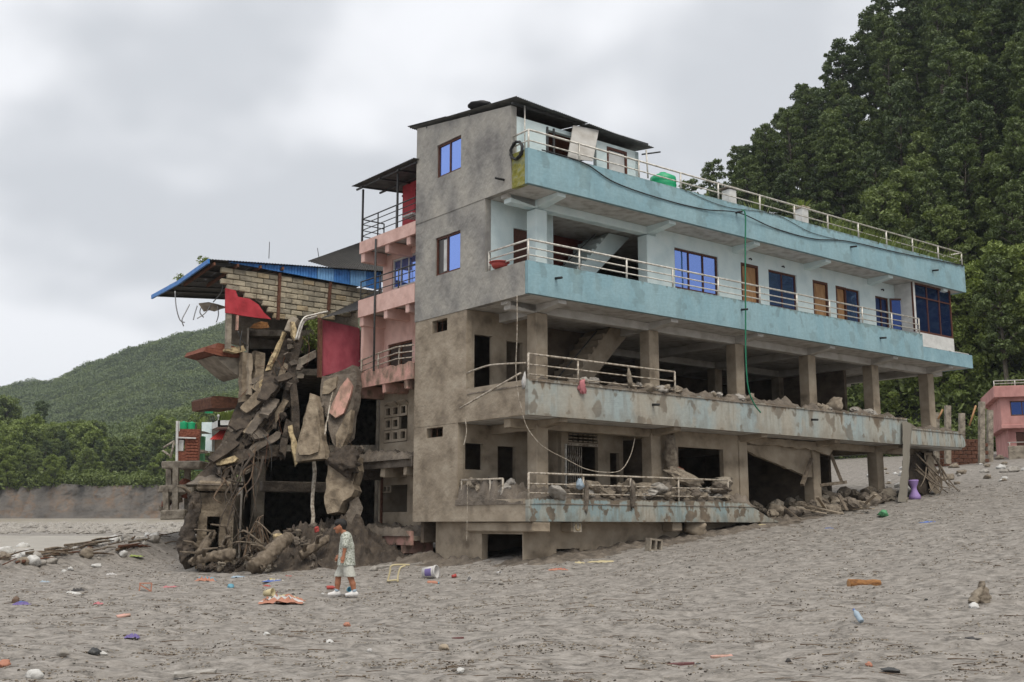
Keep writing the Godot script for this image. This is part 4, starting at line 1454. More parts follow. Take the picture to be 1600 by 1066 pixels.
# ---------------------------------------------------------------- the pink house
func mud_sheet(parent: Node, called: String, m: Material, x0: float, x1: float, z0: float, z1: float, y: float, amp: float, sd: float, back := 0.0, n := 30, k := 8) -> MeshInstance3D:
	# a slumped layer of mud on a floor, in the frame of its parent; it climbs by back towards z1
	var st := mb(true)
	heap(st, n, k, func(u: float, v: float) -> Vector3:
		var x := lerpf(x0, x1, u)
		var z := lerpf(z0, z1, v)
		var h := amp * (0.55 + 0.9 * noise.get_noise_2d(x * 0.9 + sd, z * 0.9) + 0.5 * noise.get_noise_2d(x * 3.1 + sd, z * 3.1) + 0.25 * noise.get_noise_2d(x * 9.0, z * 9.0 + sd))
		var e := smoothstep(0.0, 0.12, v) * smoothstep(0.0, 0.06, u) * smoothstep(1.0, 0.94, u)
		return Vector3(x, y - 0.06 + (0.06 + maxf(h, 0.0) + back * v) * e, z))
	return put(st, called, m, parent)


func pink_house() -> void:
	rng.seed = 8
	var H := thing("pink_house", "narrow pink house with balconies squeezed between the grey side wall and the collapsed house", "house", Vector3(OX, OY, OZ), TH)
	var L := side(0.0)
	var st: SurfaceTool
	# slabs with fascia: [bottom, fascia top, material]
	for s in [[8.72, 9.12, M.pink], [6.58, 7.15, M.pink], [4.24, 4.76, M.pink_muddy], [1.62, 1.95, M.wet_mud], [-0.68, -0.28, M.pink_muddy]]:
		var y: float = s[0]
		st = mb()
		panel(st, [Vector2(5.42, y), Vector2(8.75, y), Vector2(8.75, s[1])] + ragged(8.5, 5.42, s[1], 0.0 if y > 5.0 else 0.05, 0.25), 0.1, L)
		put(st, "fascia", s[2], H)
		simple("floor_slab", M.ceiling if y > 5.0 else M.tan, H, Vector3(0.105, y + 0.12, -8.74), Vector3(6.0, y + 0.27, -5.43), 0.01)
		# brackets under it
		for z in [-7.15, -5.9]:
			st = mb()
			cbox(st, Vector3(0.55, y - 0.08, z), Vector3(1.0, 0.36, 0.2), 0.02, Basis(), 0.0 if y > 5.0 else 0.03)
			put(st, "bracket", s[2] if y > 2.0 or y < 0.0 else M.tan, H)
		st = mb()
		cbox(st, Vector3(0.5, y - 0.1, -8.62), Vector3(0.9, 0.4, 0.22), 0.02)
		put(st, "bracket", s[2], H)
	# set-back front walls, storey by storey
	for s in [[7.0, 8.75, M.pink, [6.78, 8.18, 7.55, 8.55]], [4.5, 6.62, M.pink, [6.9, 8.35, 4.8, 5.72]], [1.9, 4.3, M.tan, [7.1, 8.5, 2.5, 3.75]], [-0.35, 1.7, M.tan, [7.05, 8.55, 0.3, 1.15]]]:
		st = mb()
		wall(st, 5.42, 8.74, s[0], s[1], 0.15, [s[3]], side(0.92))
		put(st, "wall", s[2], H)
		if s[0] > 4.0 and s[0] < 6.0:
			st = mb()
			wall(st, 0.12, 0.92, s[0], s[1], 0.14, [], front(-8.58))
			put(st, "wall", s[2], H)
		st = mb()
		wall(st, 0.95, 6.0, s[0], s[1], 0.15, [], front(-8.6))
		put(st, "wall", M.tan, H)
		st = mb()
		wall(st, 5.45, 8.7, s[0], s[1], 0.1, [], side(3.2))
		put(st, "wall", M.tan, H)
	window(H, 6.78, 8.18, 7.55, 8.55, side(0.92), [0.34, 0.67], M.glass, M.white_paint, "window", [0.62])
	window(H, 6.9, 8.35, 4.8, 5.72, side(0.92), [0.5], M.dark_pane, M.rust, "window", [0.6])
	# concrete grille window, broken; a second opening below with a scrap of grille
	for k in 3:
		for j in 3:
			if k == 0 and j == 1: continue
			st = mb()
			var u0 := 7.12 + k * 0.45
			var v0 := 2.52 + j * 0.4
			wall(st, u0, u0 + 0.43, v0, v0 + 0.38, 0.08, [[u0 + 0.09, u0 + 0.34, v0 + 0.08, v0 + 0.3]], side(0.9))
			put(st, "grille_block", M.tan, H)
	for k in 2:
		st = mb()
		cbox(st, Vector3(0.86, 3.72, -7.3 - k * 0.6), Vector3(0.06, 0.26, 0.5), 0.01, Basis(Vector3(0, 0, 1), 0.9))
		put(st, "vent_flap", M.tan, H)
	st = mb()
	wall(st, 8.0, 8.55, 0.92, 1.14, 0.06, [[8.05, 8.2, 0.96, 1.1], [8.28, 8.45, 0.96, 1.1]], side(0.91))
	put(st, "grille_block", M.tan, H)
	simple("door_frame", M.rust, H, Vector3(0.86, -0.3, -8.55), Vector3(0.93, 1.6, -8.47), 0.01)
	# railings: dark bars above, bent muddy ones below
	var pts := [Vector3(0.05, 7.15, -5.5), Vector3(0.05, 7.15, -8.7)]
	railing(H, pts, [0.2, 0.42, 0.62], [Vector3(0.05, 7.15, -6.4), Vector3(0.05, 7.15, -7.5), Vector3(0.05, 7.15, -8.68)], M.dark_metal, 0.022)
	pts = [Vector3(0.05, 9.12, -5.5), Vector3(0.05, 9.12, -8.7), Vector3(0.9, 9.12, -8.72)]
	railing(H, pts, [0.2, 0.4, 0.6, 0.78], [Vector3(0.05, 9.12, -6.6), Vector3(0.05, 9.12, -7.7), Vector3(0.05, 9.12, -8.7), Vector3(0.9, 9.12, -8.7)], M.dark_metal, 0.022)
	pts = [Vector3(0.05, 4.72, -5.5), Vector3(0.0, 4.76, -6.4), Vector3(0.05, 4.7, -7.6), Vector3(0.12, 4.6, -8.8)]
	railing(H, pts, [0.18, 0.36, 0.55], [Vector3(0.05, 4.72, -6.3), Vector3(0.05, 4.72, -7.5), Vector3(0.1, 4.66, -8.6)], M.rail_muddy, 0.025)
	# the tall dark post at the balcony corner
	st = mb(true)
	tube(st, [Vector3(-0.04, 4.7, -7.62), Vector3(-0.04, 9.0, -7.66)], 0.035, -1.0, 8)
	put(st, "post", M.dark_metal, H)
	# red room and awning on the roof
	st = mb()
	wall(st, 5.42, 7.6, 9.13, 11.0, 0.15, [[6.2, 7.0, 9.9, 10.7]], side(1.0))
	wall(st, 1.01, 5.0, 9.13, 11.0, 0.15, [], front(-7.6))
	put(st, "wall", M.red, H)
	window(H, 6.2, 7.0, 9.9, 10.7, side(1.0), [0.5], M.glass_dark, M.white_paint)
	st = mb()
	corrugated(st, Vector3(-0.25, 11.02, -5.2), Vector3(-0.25, 11.05, -8.95), Vector3(3.5, 11.35, -8.95), Vector3(3.5, 11.3, -5.2), 0.09)
	put(st, "awning_sheet", M.sheet, H)
	for x in [-0.1, 0.8, 1.7]: simple("rafter", M.dark_metal, H, Vector3(x, 10.92 + x * 0.07, -8.9), Vector3(x + 0.06, 10.98 + x * 0.07, -5.3), 0.008)
	for z in [-6.2, -7.3, -8.4]:
		st = mb()
		bar(st, Vector3(-0.2, 10.9, z), Vector3(3.0, 11.15, z), 0.05, 0.06)
		put(st, "rafter", M.dark_metal, H)
	for z in [-8.68, -6.55]:
		simple("post", M.dark_metal, H, Vector3(0.02, 9.14, z - 0.03), Vector3(0.08, 10.93, z + 0.03), 0.008)
	simple("table_top", M.white_paint, H, Vector3(0.45, 9.62, -6.9), Vector3(0.9, 9.68, -6.3), 0.01)


# ---------------------------------------------------------------- the collapsed house
func in_poly(p: Vector2, poly: PackedVector2Array) -> bool:
	return Geometry2D.is_point_in_polygon(p, poly)


func flat2(a: Array) -> PackedVector2Array:
	var out := PackedVector2Array()
	for v in a: out.append(Vector2(v.x, v.y))
	return out


func to_house(w: Vector3) -> Vector3:
	return Basis(Vector3.UP, -TH) * (w - Vector3(OX, OY, OZ))


func collapsed_house() -> void:
	rng.seed = 12
	var H := thing("collapsed_house", "half-collapsed house with a blue sheet roof hanging over an exposed concrete block wall", "house", Vector3(OX, OY, OZ), TH)
	var z := -11.0
	var st: SurfaceTool
	# concrete blocks, course by course, broken off below
	var outline := flat2([Vector3(-3.61, 8.17, -11.00), Vector3(-1.89, 8.25, -11.00), Vector3(-0.20, 8.20, -11.00), Vector3(2.32, 8.16, -11.00), Vector3(3.47, 7.96, -11.00), Vector3(3.49, 7.25, -11.00), Vector3(2.17, 7.70, -11.00), Vector3(0.34, 6.88, -11.00), Vector3(-0.16, 6.78, -11.00), Vector3(-0.89, 6.95, -11.00), Vector3(-1.08, 6.78, -11.00), Vector3(-1.48, 6.67, -11.00), Vector3(-1.79, 6.80, -11.00), Vector3(-1.97, 6.82, -11.00), Vector3(-2.42, 7.09, -11.00), Vector3(-2.82, 7.32, -11.00), Vector3(-3.27, 7.41, -11.00), Vector3(-3.58, 7.47, -11.00)])
	var meshes := []
	for k in 6:
		st = mb()
		cbox(st, Vector3.ZERO, Vector3(0.40 + 0.006 * (k % 3), 0.165, 0.15), 0.018, Basis(), 0.006)
		st.generate_normals()
		meshes.append(st.commit())
	var mats := [M.block, M.block_b, M.block, M.block_c, M.block_b, M.block]
	var row := 0
	var y := 5.3
	var cnt := 0
	while y < 8.9:
		var x := -4.2 + (0.21 if row % 2 else 0.0)
		while x < 3.2:
			if in_poly(Vector2(x, y), outline):
				var o := put_mesh(meshes[rng.randi() % 6], "block", mats[rng.randi() % 6], H)
				o.position = Vector3(x + rng.randf_range(-0.008, 0.008), y + rng.randf_range(-0.006, 0.006), z - 0.075 + rng.randf_range(-0.012, 0.012))
				o.rotation.z = rng.randf_range(-0.012, 0.012)
				cnt += 1
			x += 0.422
		y += 0.184
		row += 1
	print("blocks ", cnt)
	st = mb()
	plate(st, [Vector3(-3.52, 8.13, -11.06), Vector3(-1.86, 8.22, -11.06), Vector3(2.36, 8.11, -11.06), Vector3(3.46, 7.92, -11.06), Vector3(3.47, 7.35, -11.06), Vector3(2.21, 7.67, -11.06), Vector3(0.37, 6.98, -11.06), Vector3(-1.38, 6.75, -11.06), Vector3(-2.33, 7.13, -11.06), Vector3(-3.20, 7.45, -11.06), Vector3(-3.49, 7.54, -11.06)], Vector3(0, 0, -0.1))
	put(st, "mortar", M.mortar, H)
	for q in [[Vector3(-1.74, 8.22, -10.97), Vector3(-1.75, 6.63, -10.97)], [Vector3(0.18, 8.21, -10.97), Vector3(0.13, 7.16, -10.97)]]:
		st = mb()
		bar(st, q[0], q[1], 0.09, 0.09)
		put(st, "post", M.rust, H)
	# blue cladding between blocks and roof, sheet by sheet
	var c0 := Vector3(-3.60, 8.37, -10.90)
	var c1 := Vector3(2.19, 8.85, -10.90)
	var d0 := Vector3(-3.60, 8.30, -10.90)
	var d1 := Vector3(2.21, 8.15, -10.90)
	for k in 9:
		st = mb()
		var a := c0.lerp(c1, k / 9.0)
		var b := c0.lerp(c1, (k + 0.985) / 9.0)
		var c := d0.lerp(d1, (k + 0.985) / 9.0)
		var d := d0.lerp(d1, k / 9.0)
		var off := Vector3(0, 0, 0.012 * (k % 2))
		corrugated(st, a + off, b + off, c + off, d + off, 0.1, 0.01)
		put(st, "cladding_sheet", M.sheet_pale if k in [5, 7] else M.sheet_blue, H)
	# the roof slopes away behind; its verge hangs out to the left
	var r0 := Vector3(-4.33, 8.27, -10.75)
	var r1 := Vector3(2.34, 8.85, -10.75)
	var e0: Vector3 = Vector3(-4.50, 7.90, -15.61)
	e0.x = r0.x
	var drop := e0 - r0
	var mid := r0 + Vector3(0, drop.y * 0.72, drop.z * 0.5)
	for k in 8:
		var a := r0.lerp(r1, k / 8.0)
		var b := r0.lerp(r1, (k + 0.99) / 8.0)
		var m2 := mid - r0
		st = mb()
		corrugated(st, a, b, b + m2, a + m2, 0.1, 0.014)
		corrugated(st, a + m2, b + m2, b + drop, a + drop, 0.1, 0.014)
		put(st, "roof_sheet", M.sheet_dark, H)
	st = mb()
	var th := Vector3(-0.03, 0, 0)
	for q in [[r0, mid], [mid, e0]]:
		hexa(st, [q[0] + th, q[0] - th, q[0] - th + Vector3(0, -0.14, 0), q[0] + th + Vector3(0, -0.14, 0), q[1] + th, q[1] - th, q[1] - th + Vector3(0, -0.14, 0), q[1] + th + Vector3(0, -0.14, 0)])
	put(st, "verge_board", M.sheet_blue, H)
	for k in 7:
		st = mb()
		var t := 0.06 + k * 0.15
		var o := Vector3(0, -0.06, 0) + (drop * t if t > 0.5 else (mid - r0) * t * 2.0)
		bar(st, r0 + o, r0.lerp(r1, 0.6) + o, 0.06, 0.07)
		put(st, "purlin", M.dark_metal, H)
	for k in 4:
		st = mb()
		var a := r0.lerp(r1, 0.03 + k * 0.12) + Vector3(0, -0.14, 0)
		bar(st, a, a + mid - r0, 0.06, 0.1)
		put(st, "rafter", M.rust, H)
	# second, higher dark roof behind, towards the pink house
	st = mb()
	corrugated(st, Vector3(0.12, 9.24, -12.60), Vector3(3.36, 8.89, -12.60), Vector3(4.81, 11.11, -15.00), Vector3(3.76, 11.04, -15.00), 0.1)
	put(st, "roof_sheet", M.sheet_dark, H)
	# awning over the rose wall
	st = mb()
	corrugated(st, Vector3(-1.14, 6.48, -9.20), Vector3(0.92, 7.17, -8.95), Vector3(2.26, 8.25, -10.90), Vector3(0.32, 7.13, -10.90), 0.1)
	put(st, "awning_sheet", M.sheet_dark, H)
	# rose wall facing the mud, and its post
	st = mb()
	plate(st, [Vector3(-0.80, 6.54, -9.60), Vector3(0.58, 6.42, -9.60), Vector3(0.62, 5.14, -9.60), Vector3(0.28, 4.98, -9.60), Vector3(-0.27, 4.85, -9.60), Vector3(-0.74, 4.68, -9.60)], Vector3(0, 0, -0.15))
	put(st, "wall", M.rose, H)
	st = mb()
	bar(st, Vector3(-0.97, 6.57, -9.50), Vector3(-0.93, 4.61, -9.50), 0.12, 0.12)
	put(st, "post", M.rust, H)
	# red wall with a torn lower edge
	st = mb()
	plate(st, [Vector3(-3.67, 7.43, -10.85), Vector3(-3.34, 7.40, -10.85), Vector3(-3.24, 7.20, -10.85), Vector3(-2.84, 7.19, -10.85), Vector3(-2.51, 7.03, -10.85), Vector3(-2.32, 6.80, -10.85), Vector3(-2.04, 6.60, -10.85), Vector3(-2.50, 6.59, -10.85), Vector3(-3.08, 6.60, -10.85), Vector3(-3.63, 6.62, -10.85)], Vector3(0, 0, -0.08), 0.015)
	put(st, "wall", M.red, H)
	# corner post and dark room below
	st = mb()
	bar(st, Vector3(-3.50, 6.63, -10.95), Vector3(-3.47, 5.48, -10.95), 0.14, 0.16)
	put(st, "post", M.concrete, H)
	st = mb()
	bar(st, Vector3(-3.26, 6.57, -10.80), Vector3(-3.26, 6.09, -10.80), 0.07, 0.07)
	put(st, "post", M.pink_muddy, H)
	st = mb()
	plate(st, [Vector3(-2.53, 8.18, -13.00), Vector3(0.11, 8.32, -13.00), Vector3(0.89, 8.19, -13.00), Vector3(2.51, 8.16, -13.00), Vector3(2.55, 6.35, -13.00), Vector3(-2.00, 5.89, -13.00), Vector3(-2.06, 5.99, -13.00), Vector3(-2.48, 6.06, -13.00)], Vector3(0, 0, -0.2), 0.0)
	put(st, "wall", M.concrete, H)
	st = mb()
	plate(st, [Vector3(-3.53, 5.41, -10.90), Vector3(-3.53, 5.49, -10.90), Vector3(-2.97, 5.63, -10.90), Vector3(-2.87, 5.47, -10.90), Vector3(-3.18, 5.36, -10.90)], Vector3(0, 0, -2.0), 0.02)
	put(st, "floor_slab", M.fresh_break, H)
	# brick balcony left hanging, and a second slab end lower down
	st = mb()
	plate(st, [Vector3(-4.17, 5.36, -11.20), Vector3(-4.09, 5.51, -11.20), Vector3(-3.79, 5.50, -11.20), Vector3(-3.71, 5.68, -11.20), Vector3(-3.32, 5.66, -11.20), Vector3(-2.89, 5.57, -11.20), Vector3(-2.88, 5.28, -11.20), Vector3(-3.59, 5.27, -11.20), Vector3(-3.91, 5.32, -11.20)], Vector3(0, 0, -1.6), 0.02)
	put(st, "balcony_edge", M.brick, H)
	st = mb()
	plate(st, [Vector3(-3.78, 5.27, -11.30), Vector3(-2.83, 5.27, -11.30), Vector3(-2.81, 4.64, -11.30), Vector3(-3.06, 4.75, -11.30), Vector3(-3.37, 4.97, -11.30)], Vector3(0, 0, -1.4), 0.03)
	put(st, "floor_slab", M.concrete, H).set_meta("label", "torn underside of the hanging balcony")
	st = mb()
	plate(st, [Vector3(-3.52, 3.98, -12.00), Vector3(-3.44, 4.05, -12.00), Vector3(-2.52, 4.05, -12.00), Vector3(-2.51, 3.71, -12.00), Vector3(-3.47, 3.67, -12.00)], Vector3(0, 0, -1.6), 0.02)
	put(st, "floor_slab", M.rust, H)
	for q in [[354, 545, 545, 548, 300], [380, 505, 520, 520, 4]]:
		pass
	# standing shards of wall and column at the torn edge
	for q in [[Vector3(-2.98, 5.44, -10.90), Vector3(-2.76, 5.40, -10.90), Vector3(-2.69, 3.86, -10.90), Vector3(-2.95, 3.80, -10.90), 0], [Vector3(-2.83, 5.37, -10.70), Vector3(-2.74, 5.36, -10.70), Vector3(-2.70, 4.01, -10.70), Vector3(-2.82, 4.04, -10.70), 1], [Vector3(-2.59, 5.49, -10.80), Vector3(-2.24, 5.44, -10.80), Vector3(-2.29, 4.42, -10.80), Vector3(-2.57, 4.11, -10.80), 2]]:
		st = mb()
		plate(st, [q[0], q[1], q[2], q[3]], Vector3(0, 0, -0.25), 0.035)
		put(st, "wall_shard", [M.mudcake, M.tan, M.mudcake][q[4]], H)
	# inner floors and walls added to enclose the hollow
	# rooms shaped deep, walls skewed along the view, so little light gets in
	var ra: Vector3 = to_house(Vector3(-8.91, 6.13, -36.20))
	var rb: Vector3 = to_house(Vector3(-10.99, 7.38, -46.00))
	var rc: Vector3 = to_house(Vector3(-4.98, 7.38, -46.00))
	var rd: Vector3 = to_house(Vector3(-4.48, 6.15, -36.40))
	var low: Vector3 = to_house(Vector3(-10.27, 6.28, -37.40))  # low wall added to close the bright gap left of the rooms
	st = mb()
	plate(st, [Vector3(low.x, -1.6, low.z), Vector3(rb.x, -1.6, rb.z).lerp(Vector3(ra.x, -1.6, ra.z), 0.7), Vector3(rb.x, 1.0, rb.z).lerp(Vector3(ra.x, 1.0, ra.z), 0.7), Vector3(low.x, 0.7, low.z)], Vector3(0.02, 0, -0.2), 0.05)
	put(st, "wall", M.concrete, H)
	for q in [[ra, rb], [rb, rc], [rc, rd]]:
		st = mb()
		var p0 := Vector3(q[0].x, -1.4, q[0].z)
		var p1 := Vector3(q[1].x, -1.4, q[1].z)
		plate(st, [p0, p1, p1 + Vector3(0, 7.9, 0), p0 + Vector3(0, 7.9, 0)], Vector3(0.02, 0, -0.2))
		put(st, "wall", M.concrete, H)
	for y2 in [6.3, 4.95, 2.35]:
		st = mb()
		var l := []
		for p in [ra.lerp(rb, 0.05), rb, rc, rd.lerp(rc, 0.05)]: l.append(Vector3(p.x, y2, p.z))
		plate(st, l, Vector3(0, 0.22, 0), 0.03)
		put(st, "floor_slab", M.concrete, H)
	for t in [0.12]:
		var p := ra.lerp(rd, t)
		simple("column", M.concrete, H, Vector3(p.x, -1.2, p.z - 0.6), Vector3(p.x + 0.35, 4.9, p.z - 0.25), 0.03)
	simple("beam", M.wet_mud, H, Vector3(-2.2, 0.95, -10.95), Vector3(1.25, 1.3, -10.7), 0.03)
	# low wall with balustrade panels behind the bush
	st = mb()
	plate(st, [Vector3(-1.36, 5.26, -10.00), Vector3(-0.81, 5.59, -10.00), Vector3(-0.80, 5.35, -10.00), Vector3(-1.35, 5.01, -10.00)], Vector3(0, 0, -0.15), 0.01)
	put(st, "parapet", M.concrete, H)
	# orange cloth-like panel and hanging sheet fragments
	st = mb()
	plate(st, [Vector3(-2.61, 6.30, -11.20), Vector3(-2.48, 6.45, -11.20), Vector3(-2.23, 6.56, -11.20), Vector3(-2.00, 6.55, -11.20), Vector3(-1.93, 6.38, -11.20), Vector3(-2.29, 6.30, -11.20)], Vector3(0, 0, -0.05), 0.0)
	put(st, "ceiling_panel", M.log, H)
	for q in [[Vector3(-4.09, 7.04, -12.00), Vector3(-3.76, 7.12, -12.00), Vector3(-3.11, 7.03, -12.00), Vector3(-3.31, 6.96, -12.00), Vector3(-3.53, 6.85, -12.00), Vector3(-3.71, 6.87, -12.00), Vector3(-3.90, 6.80, -12.00)]]:
		st = mb()
		plate(st, q, Vector3(0.02, 0.03, -0.02), 0.02)
		put(st, "ceiling_panel", M.concrete, H)
	# bent rods and wires under the roof
	for l in [[Vector3(-3.65, 7.07, -12.00), Vector3(-3.86, 6.75, -12.00), Vector3(-4.11, 6.55, -12.00)], [Vector3(-4.13, 6.97, -12.00), Vector3(-4.20, 6.70, -12.00), Vector3(-4.24, 6.49, -12.00)], [Vector3(-3.88, 7.05, -12.20), Vector3(-3.95, 6.81, -12.20), Vector3(-3.81, 6.65, -12.20)], [Vector3(-4.39, 6.98, -12.00), Vector3(-4.51, 6.71, -12.00), Vector3(-4.62, 6.44, -12.00), Vector3(-4.55, 6.24, -12.00)], [Vector3(-4.90, 7.36, -12.00), Vector3(-4.83, 6.84, -12.00), Vector3(-4.69, 6.44, -12.00), Vector3(-4.53, 6.37, -12.00)], [Vector3(-3.43, 7.06, -12.00), Vector3(-3.39, 6.76, -12.00), Vector3(-3.45, 6.50, -12.00)], [Vector3(-3.26, 6.04, -10.70), Vector3(-3.11, 5.76, -10.70), Vector3(-2.91, 5.61, -10.70)], [Vector3(-3.17, 6.05, -10.60), Vector3(-3.22, 5.67, -10.60), Vector3(-3.19, 5.41, -10.60)], [Vector3(-3.61, 7.72, -11.20), Vector3(-3.66, 7.37, -11.20), Vector3(-3.93, 6.99, -11.20)]]:
		st = mb(true)
		tube(st, curve(l, 4), 0.018)
		put(st, "bent_rod", M.dark_metal if rng.randf() < 0.6 else M.steel, H)
	# white pipe railing bent over the bush
	for l in [[Vector3(-1.72, 5.79, -9.70), Vector3(-1.49, 6.49, -9.70), Vector3(-1.10, 6.69, -9.70), Vector3(-0.59, 6.86, -9.70)], [Vector3(-1.58, 5.82, -9.80), Vector3(-1.39, 6.44, -9.80), Vector3(-1.00, 6.61, -9.80)], [Vector3(-1.44, 6.49, -9.80), Vector3(-0.93, 6.68, -9.80)]]:
		st = mb(true)
		tube(st, curve(l, 5), 0.035)
		put(st, "bent_rail", M.rail, H)
	# antenna rods on the roof
	for q in [[Vector3(-1.90, 8.81, -11.50), Vector3(-1.90, 9.39, -11.50)], [Vector3(0.53, 9.42, -12.50), Vector3(0.46, 9.75, -12.50)]]:
		st = mb(true)
		tube(st, q, 0.012)
		put(st, "rod", M.dark_metal, H)


# ---------------------------------------------------------------- what has fallen
func piece(called: String, label: String, category: String, m: Material, pts: Array, ext: Vector3, rough := 0.04, group := "") -> MeshInstance3D:
	var st := mb()
	plate(st, pts, ext, rough)
	var o := put(st, called, m)
	tag(o, label, category, group)
	return o


func beam_thing(called: String, label: String, m: Material, a: Vector3, b: Vector3, w: float, h: float, group := "") -> MeshInstance3D:
	# a broken beam, slightly crooked, with ragged ends
	var st := mb()
	var d := (b - a).normalized()
	var s := d.cross(Vector3(0.3, 0.2, 1.0)).normalized()
	var t := s.cross(d).normalized()
	var n := 7
	var rings := []
	for k in n:
		var f := float(k) / (n - 1)
		var c := a.lerp(b, f) + Vector3(rng.randf_range(-1, 1), rng.randf_range(-1, 1), rng.randf_range(-1, 1)) * 0.03
		var ring := []
		for q in [[-1, -1], [0, -1.04], [1, -1], [1.03, 0], [1, 1], [0, 1.03], [-1, 1], [-1.03, 0]]:
			var e := d * (rng.randf_range(-0.18, 0.18) if k == 0 or k == n - 1 else 0.0)
			ring.append(c + e + s * (q[0] * w * 0.5 * rng.randf_range(0.86, 1.06)) + t * (q[1] * h * 0.5 * rng.randf_range(0.86, 1.06)))
		rings.append(ring)
	for k in n - 1:
		for i in 8:
			var j := (i + 1) % 8
			var c := a.lerp(b, (k + 0.5) / (n - 1))
			quad(st, rings[k][i], rings[k][j], rings[k + 1][j], rings[k + 1][i], (rings[k][i] + rings[k + 1][j]) * 0.5 - c)
	for i in range(1, 7):
		tri(st, rings[0][0], rings[0][i], rings[0][i + 1], -d)
		tri(st, rings[n - 1][0], rings[n - 1][i], rings[n - 1][i + 1], d)
	var o := put(st, called, m)
	tag(o, label, "beam", group)
	return o


func fallen_pieces() -> void:
	rng.seed = 19
	var D: Material = M.dark_mud
	piece("fallen_slab", "long dark concrete slab leaning down from the torn house to the mud", "slab", D, [Vector3(-8.95, 5.67, -35.60), Vector3(-8.54, 5.86, -35.80), Vector3(-8.05, 6.23, -36.00), Vector3(-7.95, 5.97, -36.00), Vector3(-8.32, 4.97, -35.00), Vector3(-8.73, 3.99, -34.00), Vector3(-8.85, 3.56, -33.60), Vector3(-9.10, 3.35, -33.20), Vector3(-9.04, 4.33, -34.20)], Vector3(0.16, -0.05, -0.22))
	piece("fallen_slab", "broad brown slab tilted under the long leaning slab", "slab", M.wet_mud, [Vector3(-8.13, 4.84, -34.90), Vector3(-8.00, 4.63, -34.90), Vector3(-8.48, 3.75, -34.00), Vector3(-8.79, 3.66, -33.80), Vector3(-8.78, 4.00, -34.20)], Vector3(0.1, -0.12, -0.15))
	beam_thing("fallen_beam", "thick muddy beam propped diagonally over the dark hollow", D, Vector3(-7.44, 5.19, -34.90), Vector3(-8.30, 3.82, -33.90), 0.34, 0.3)
	beam_thing("fallen_beam", "short muddy beam with a pale chip on its upper edge", M.wet_mud, Vector3(-7.34, 4.24, -34.20), Vector3(-8.12, 3.68, -33.50), 0.24, 0.26)
	piece("fallen_slab", "flat brown slab wedged under the short beam", "slab", D, [Vector3(-7.29, 3.92, -34.20), Vector3(-7.28, 3.56, -34.20), Vector3(-7.94, 3.45, -33.60), Vector3(-8.06, 3.64, -33.60)], Vector3(0.05, -0.06, -0.4))
	piece("fallen_slab", "dark floor slab with yellow broken end jutting out over the mud", "slab", D, [Vector3(-9.56, 2.85, -32.90), Vector3(-9.00, 3.43, -33.00), Vector3(-8.55, 3.62, -33.20), Vector3(-8.03, 3.74, -33.30), Vector3(-7.88, 3.54, -33.20), Vector3(-8.29, 3.26, -33.00), Vector3(-8.78, 3.02, -32.90), Vector3(-9.33, 2.77, -32.80)], Vector3(0.05, -0.12, -0.5))
	piece("concrete_chunk", "yellowish broken concrete end face of the jutting floor slab", "concrete", M.fresh_break, [Vector3(-8.89, 3.23, -32.80), Vector3(-8.92, 3.32, -32.80), Vector3(-8.69, 3.42, -32.85), Vector3(-8.39, 3.52, -32.90), Vector3(-8.29, 3.44, -32.90), Vector3(-8.37, 3.33, -32.85), Vector3(-8.78, 3.23, -32.80)], Vector3(0.02, -0.02, -0.12), 0.02)
	piece("fallen_slab", "upright slab strip with a yellow broken face beside the tan slab", "slab", M.fresh_break, [Vector3(-7.03, 4.51, -34.00), Vector3(-6.89, 4.55, -34.00), Vector3(-6.71, 4.02, -33.90), Vector3(-6.61, 3.37, -33.70), Vector3(-6.69, 3.26, -33.70), Vector3(-6.86, 3.81, -33.80)], Vector3(-0.08, -0.03, -0.3))
	beam_thing("fallen_column", "leaning dark column stump beside the yellow-faced strip", D, Vector3(-7.05, 4.66, -34.30), Vector3(-7.19, 3.59, -34.00), 0.24, 0.24)
	beam_thing("fallen_column", "black twisted column remnant hanging in the middle of the torn house", D, Vector3(-7.12, 7.77, -35.60), Vector3(-7.33, 5.14, -35.00), 0.3, 0.3)
	beam_thing("fallen_column", "dark shaft of broken concrete beside the hollow doorway", D, Vector3(-7.27, 6.87, -35.40), Vector3(-6.89, 4.07, -34.60), 0.26, 0.3)
	piece("fallen_slab", "dark slab with a long yellow broken edge propped against the block wall", "slab", D, [Vector3(-7.51, 7.72, -35.20), Vector3(-7.32, 7.76, -35.30), Vector3(-7.07, 7.59, -35.60), Vector3(-7.41, 6.21, -35.20), Vector3(-7.87, 5.75, -34.90), Vector3(-8.02, 5.82, -34.80), Vector3(-7.76, 6.60, -35.00)], Vector3(0.1, -0.04, -0.25))
	piece("concrete_chunk", "long yellow broken edge of the slab under the block wall", "concrete", M.fresh_break, [Vector3(-7.54, 7.71, -35.05), Vector3(-7.47, 7.65, -35.05), Vector3(-7.89, 6.41, -34.85), Vector3(-8.00, 6.37, -34.82)], Vector3(0.06, 0.01, -0.1), 0.025)
	piece("concrete_chunk", "small yellow broken concrete lump on the slope of rubble", "concrete", M.fresh_break, [Vector3(-8.12, 5.80, -34.60), Vector3(-8.14, 5.96, -34.60), Vector3(-8.04, 6.09, -34.65), Vector3(-8.01, 5.89, -34.65), Vector3(-7.97, 5.80, -34.60)], Vector3(0.04, 0, -0.15), 0.02)
	piece("concrete_chunk", "pale cream slab standing on edge beside the bent white railing", "concrete", M.fresh_break, [Vector3(-7.22, 8.01, -34.90), Vector3(-7.12, 8.01, -34.90), Vector3(-7.03, 7.73, -34.90), Vector3(-7.06, 7.37, -34.80), Vector3(-7.15, 7.54, -34.80)], Vector3(-0.1, 0.02, -0.2), 0.02)
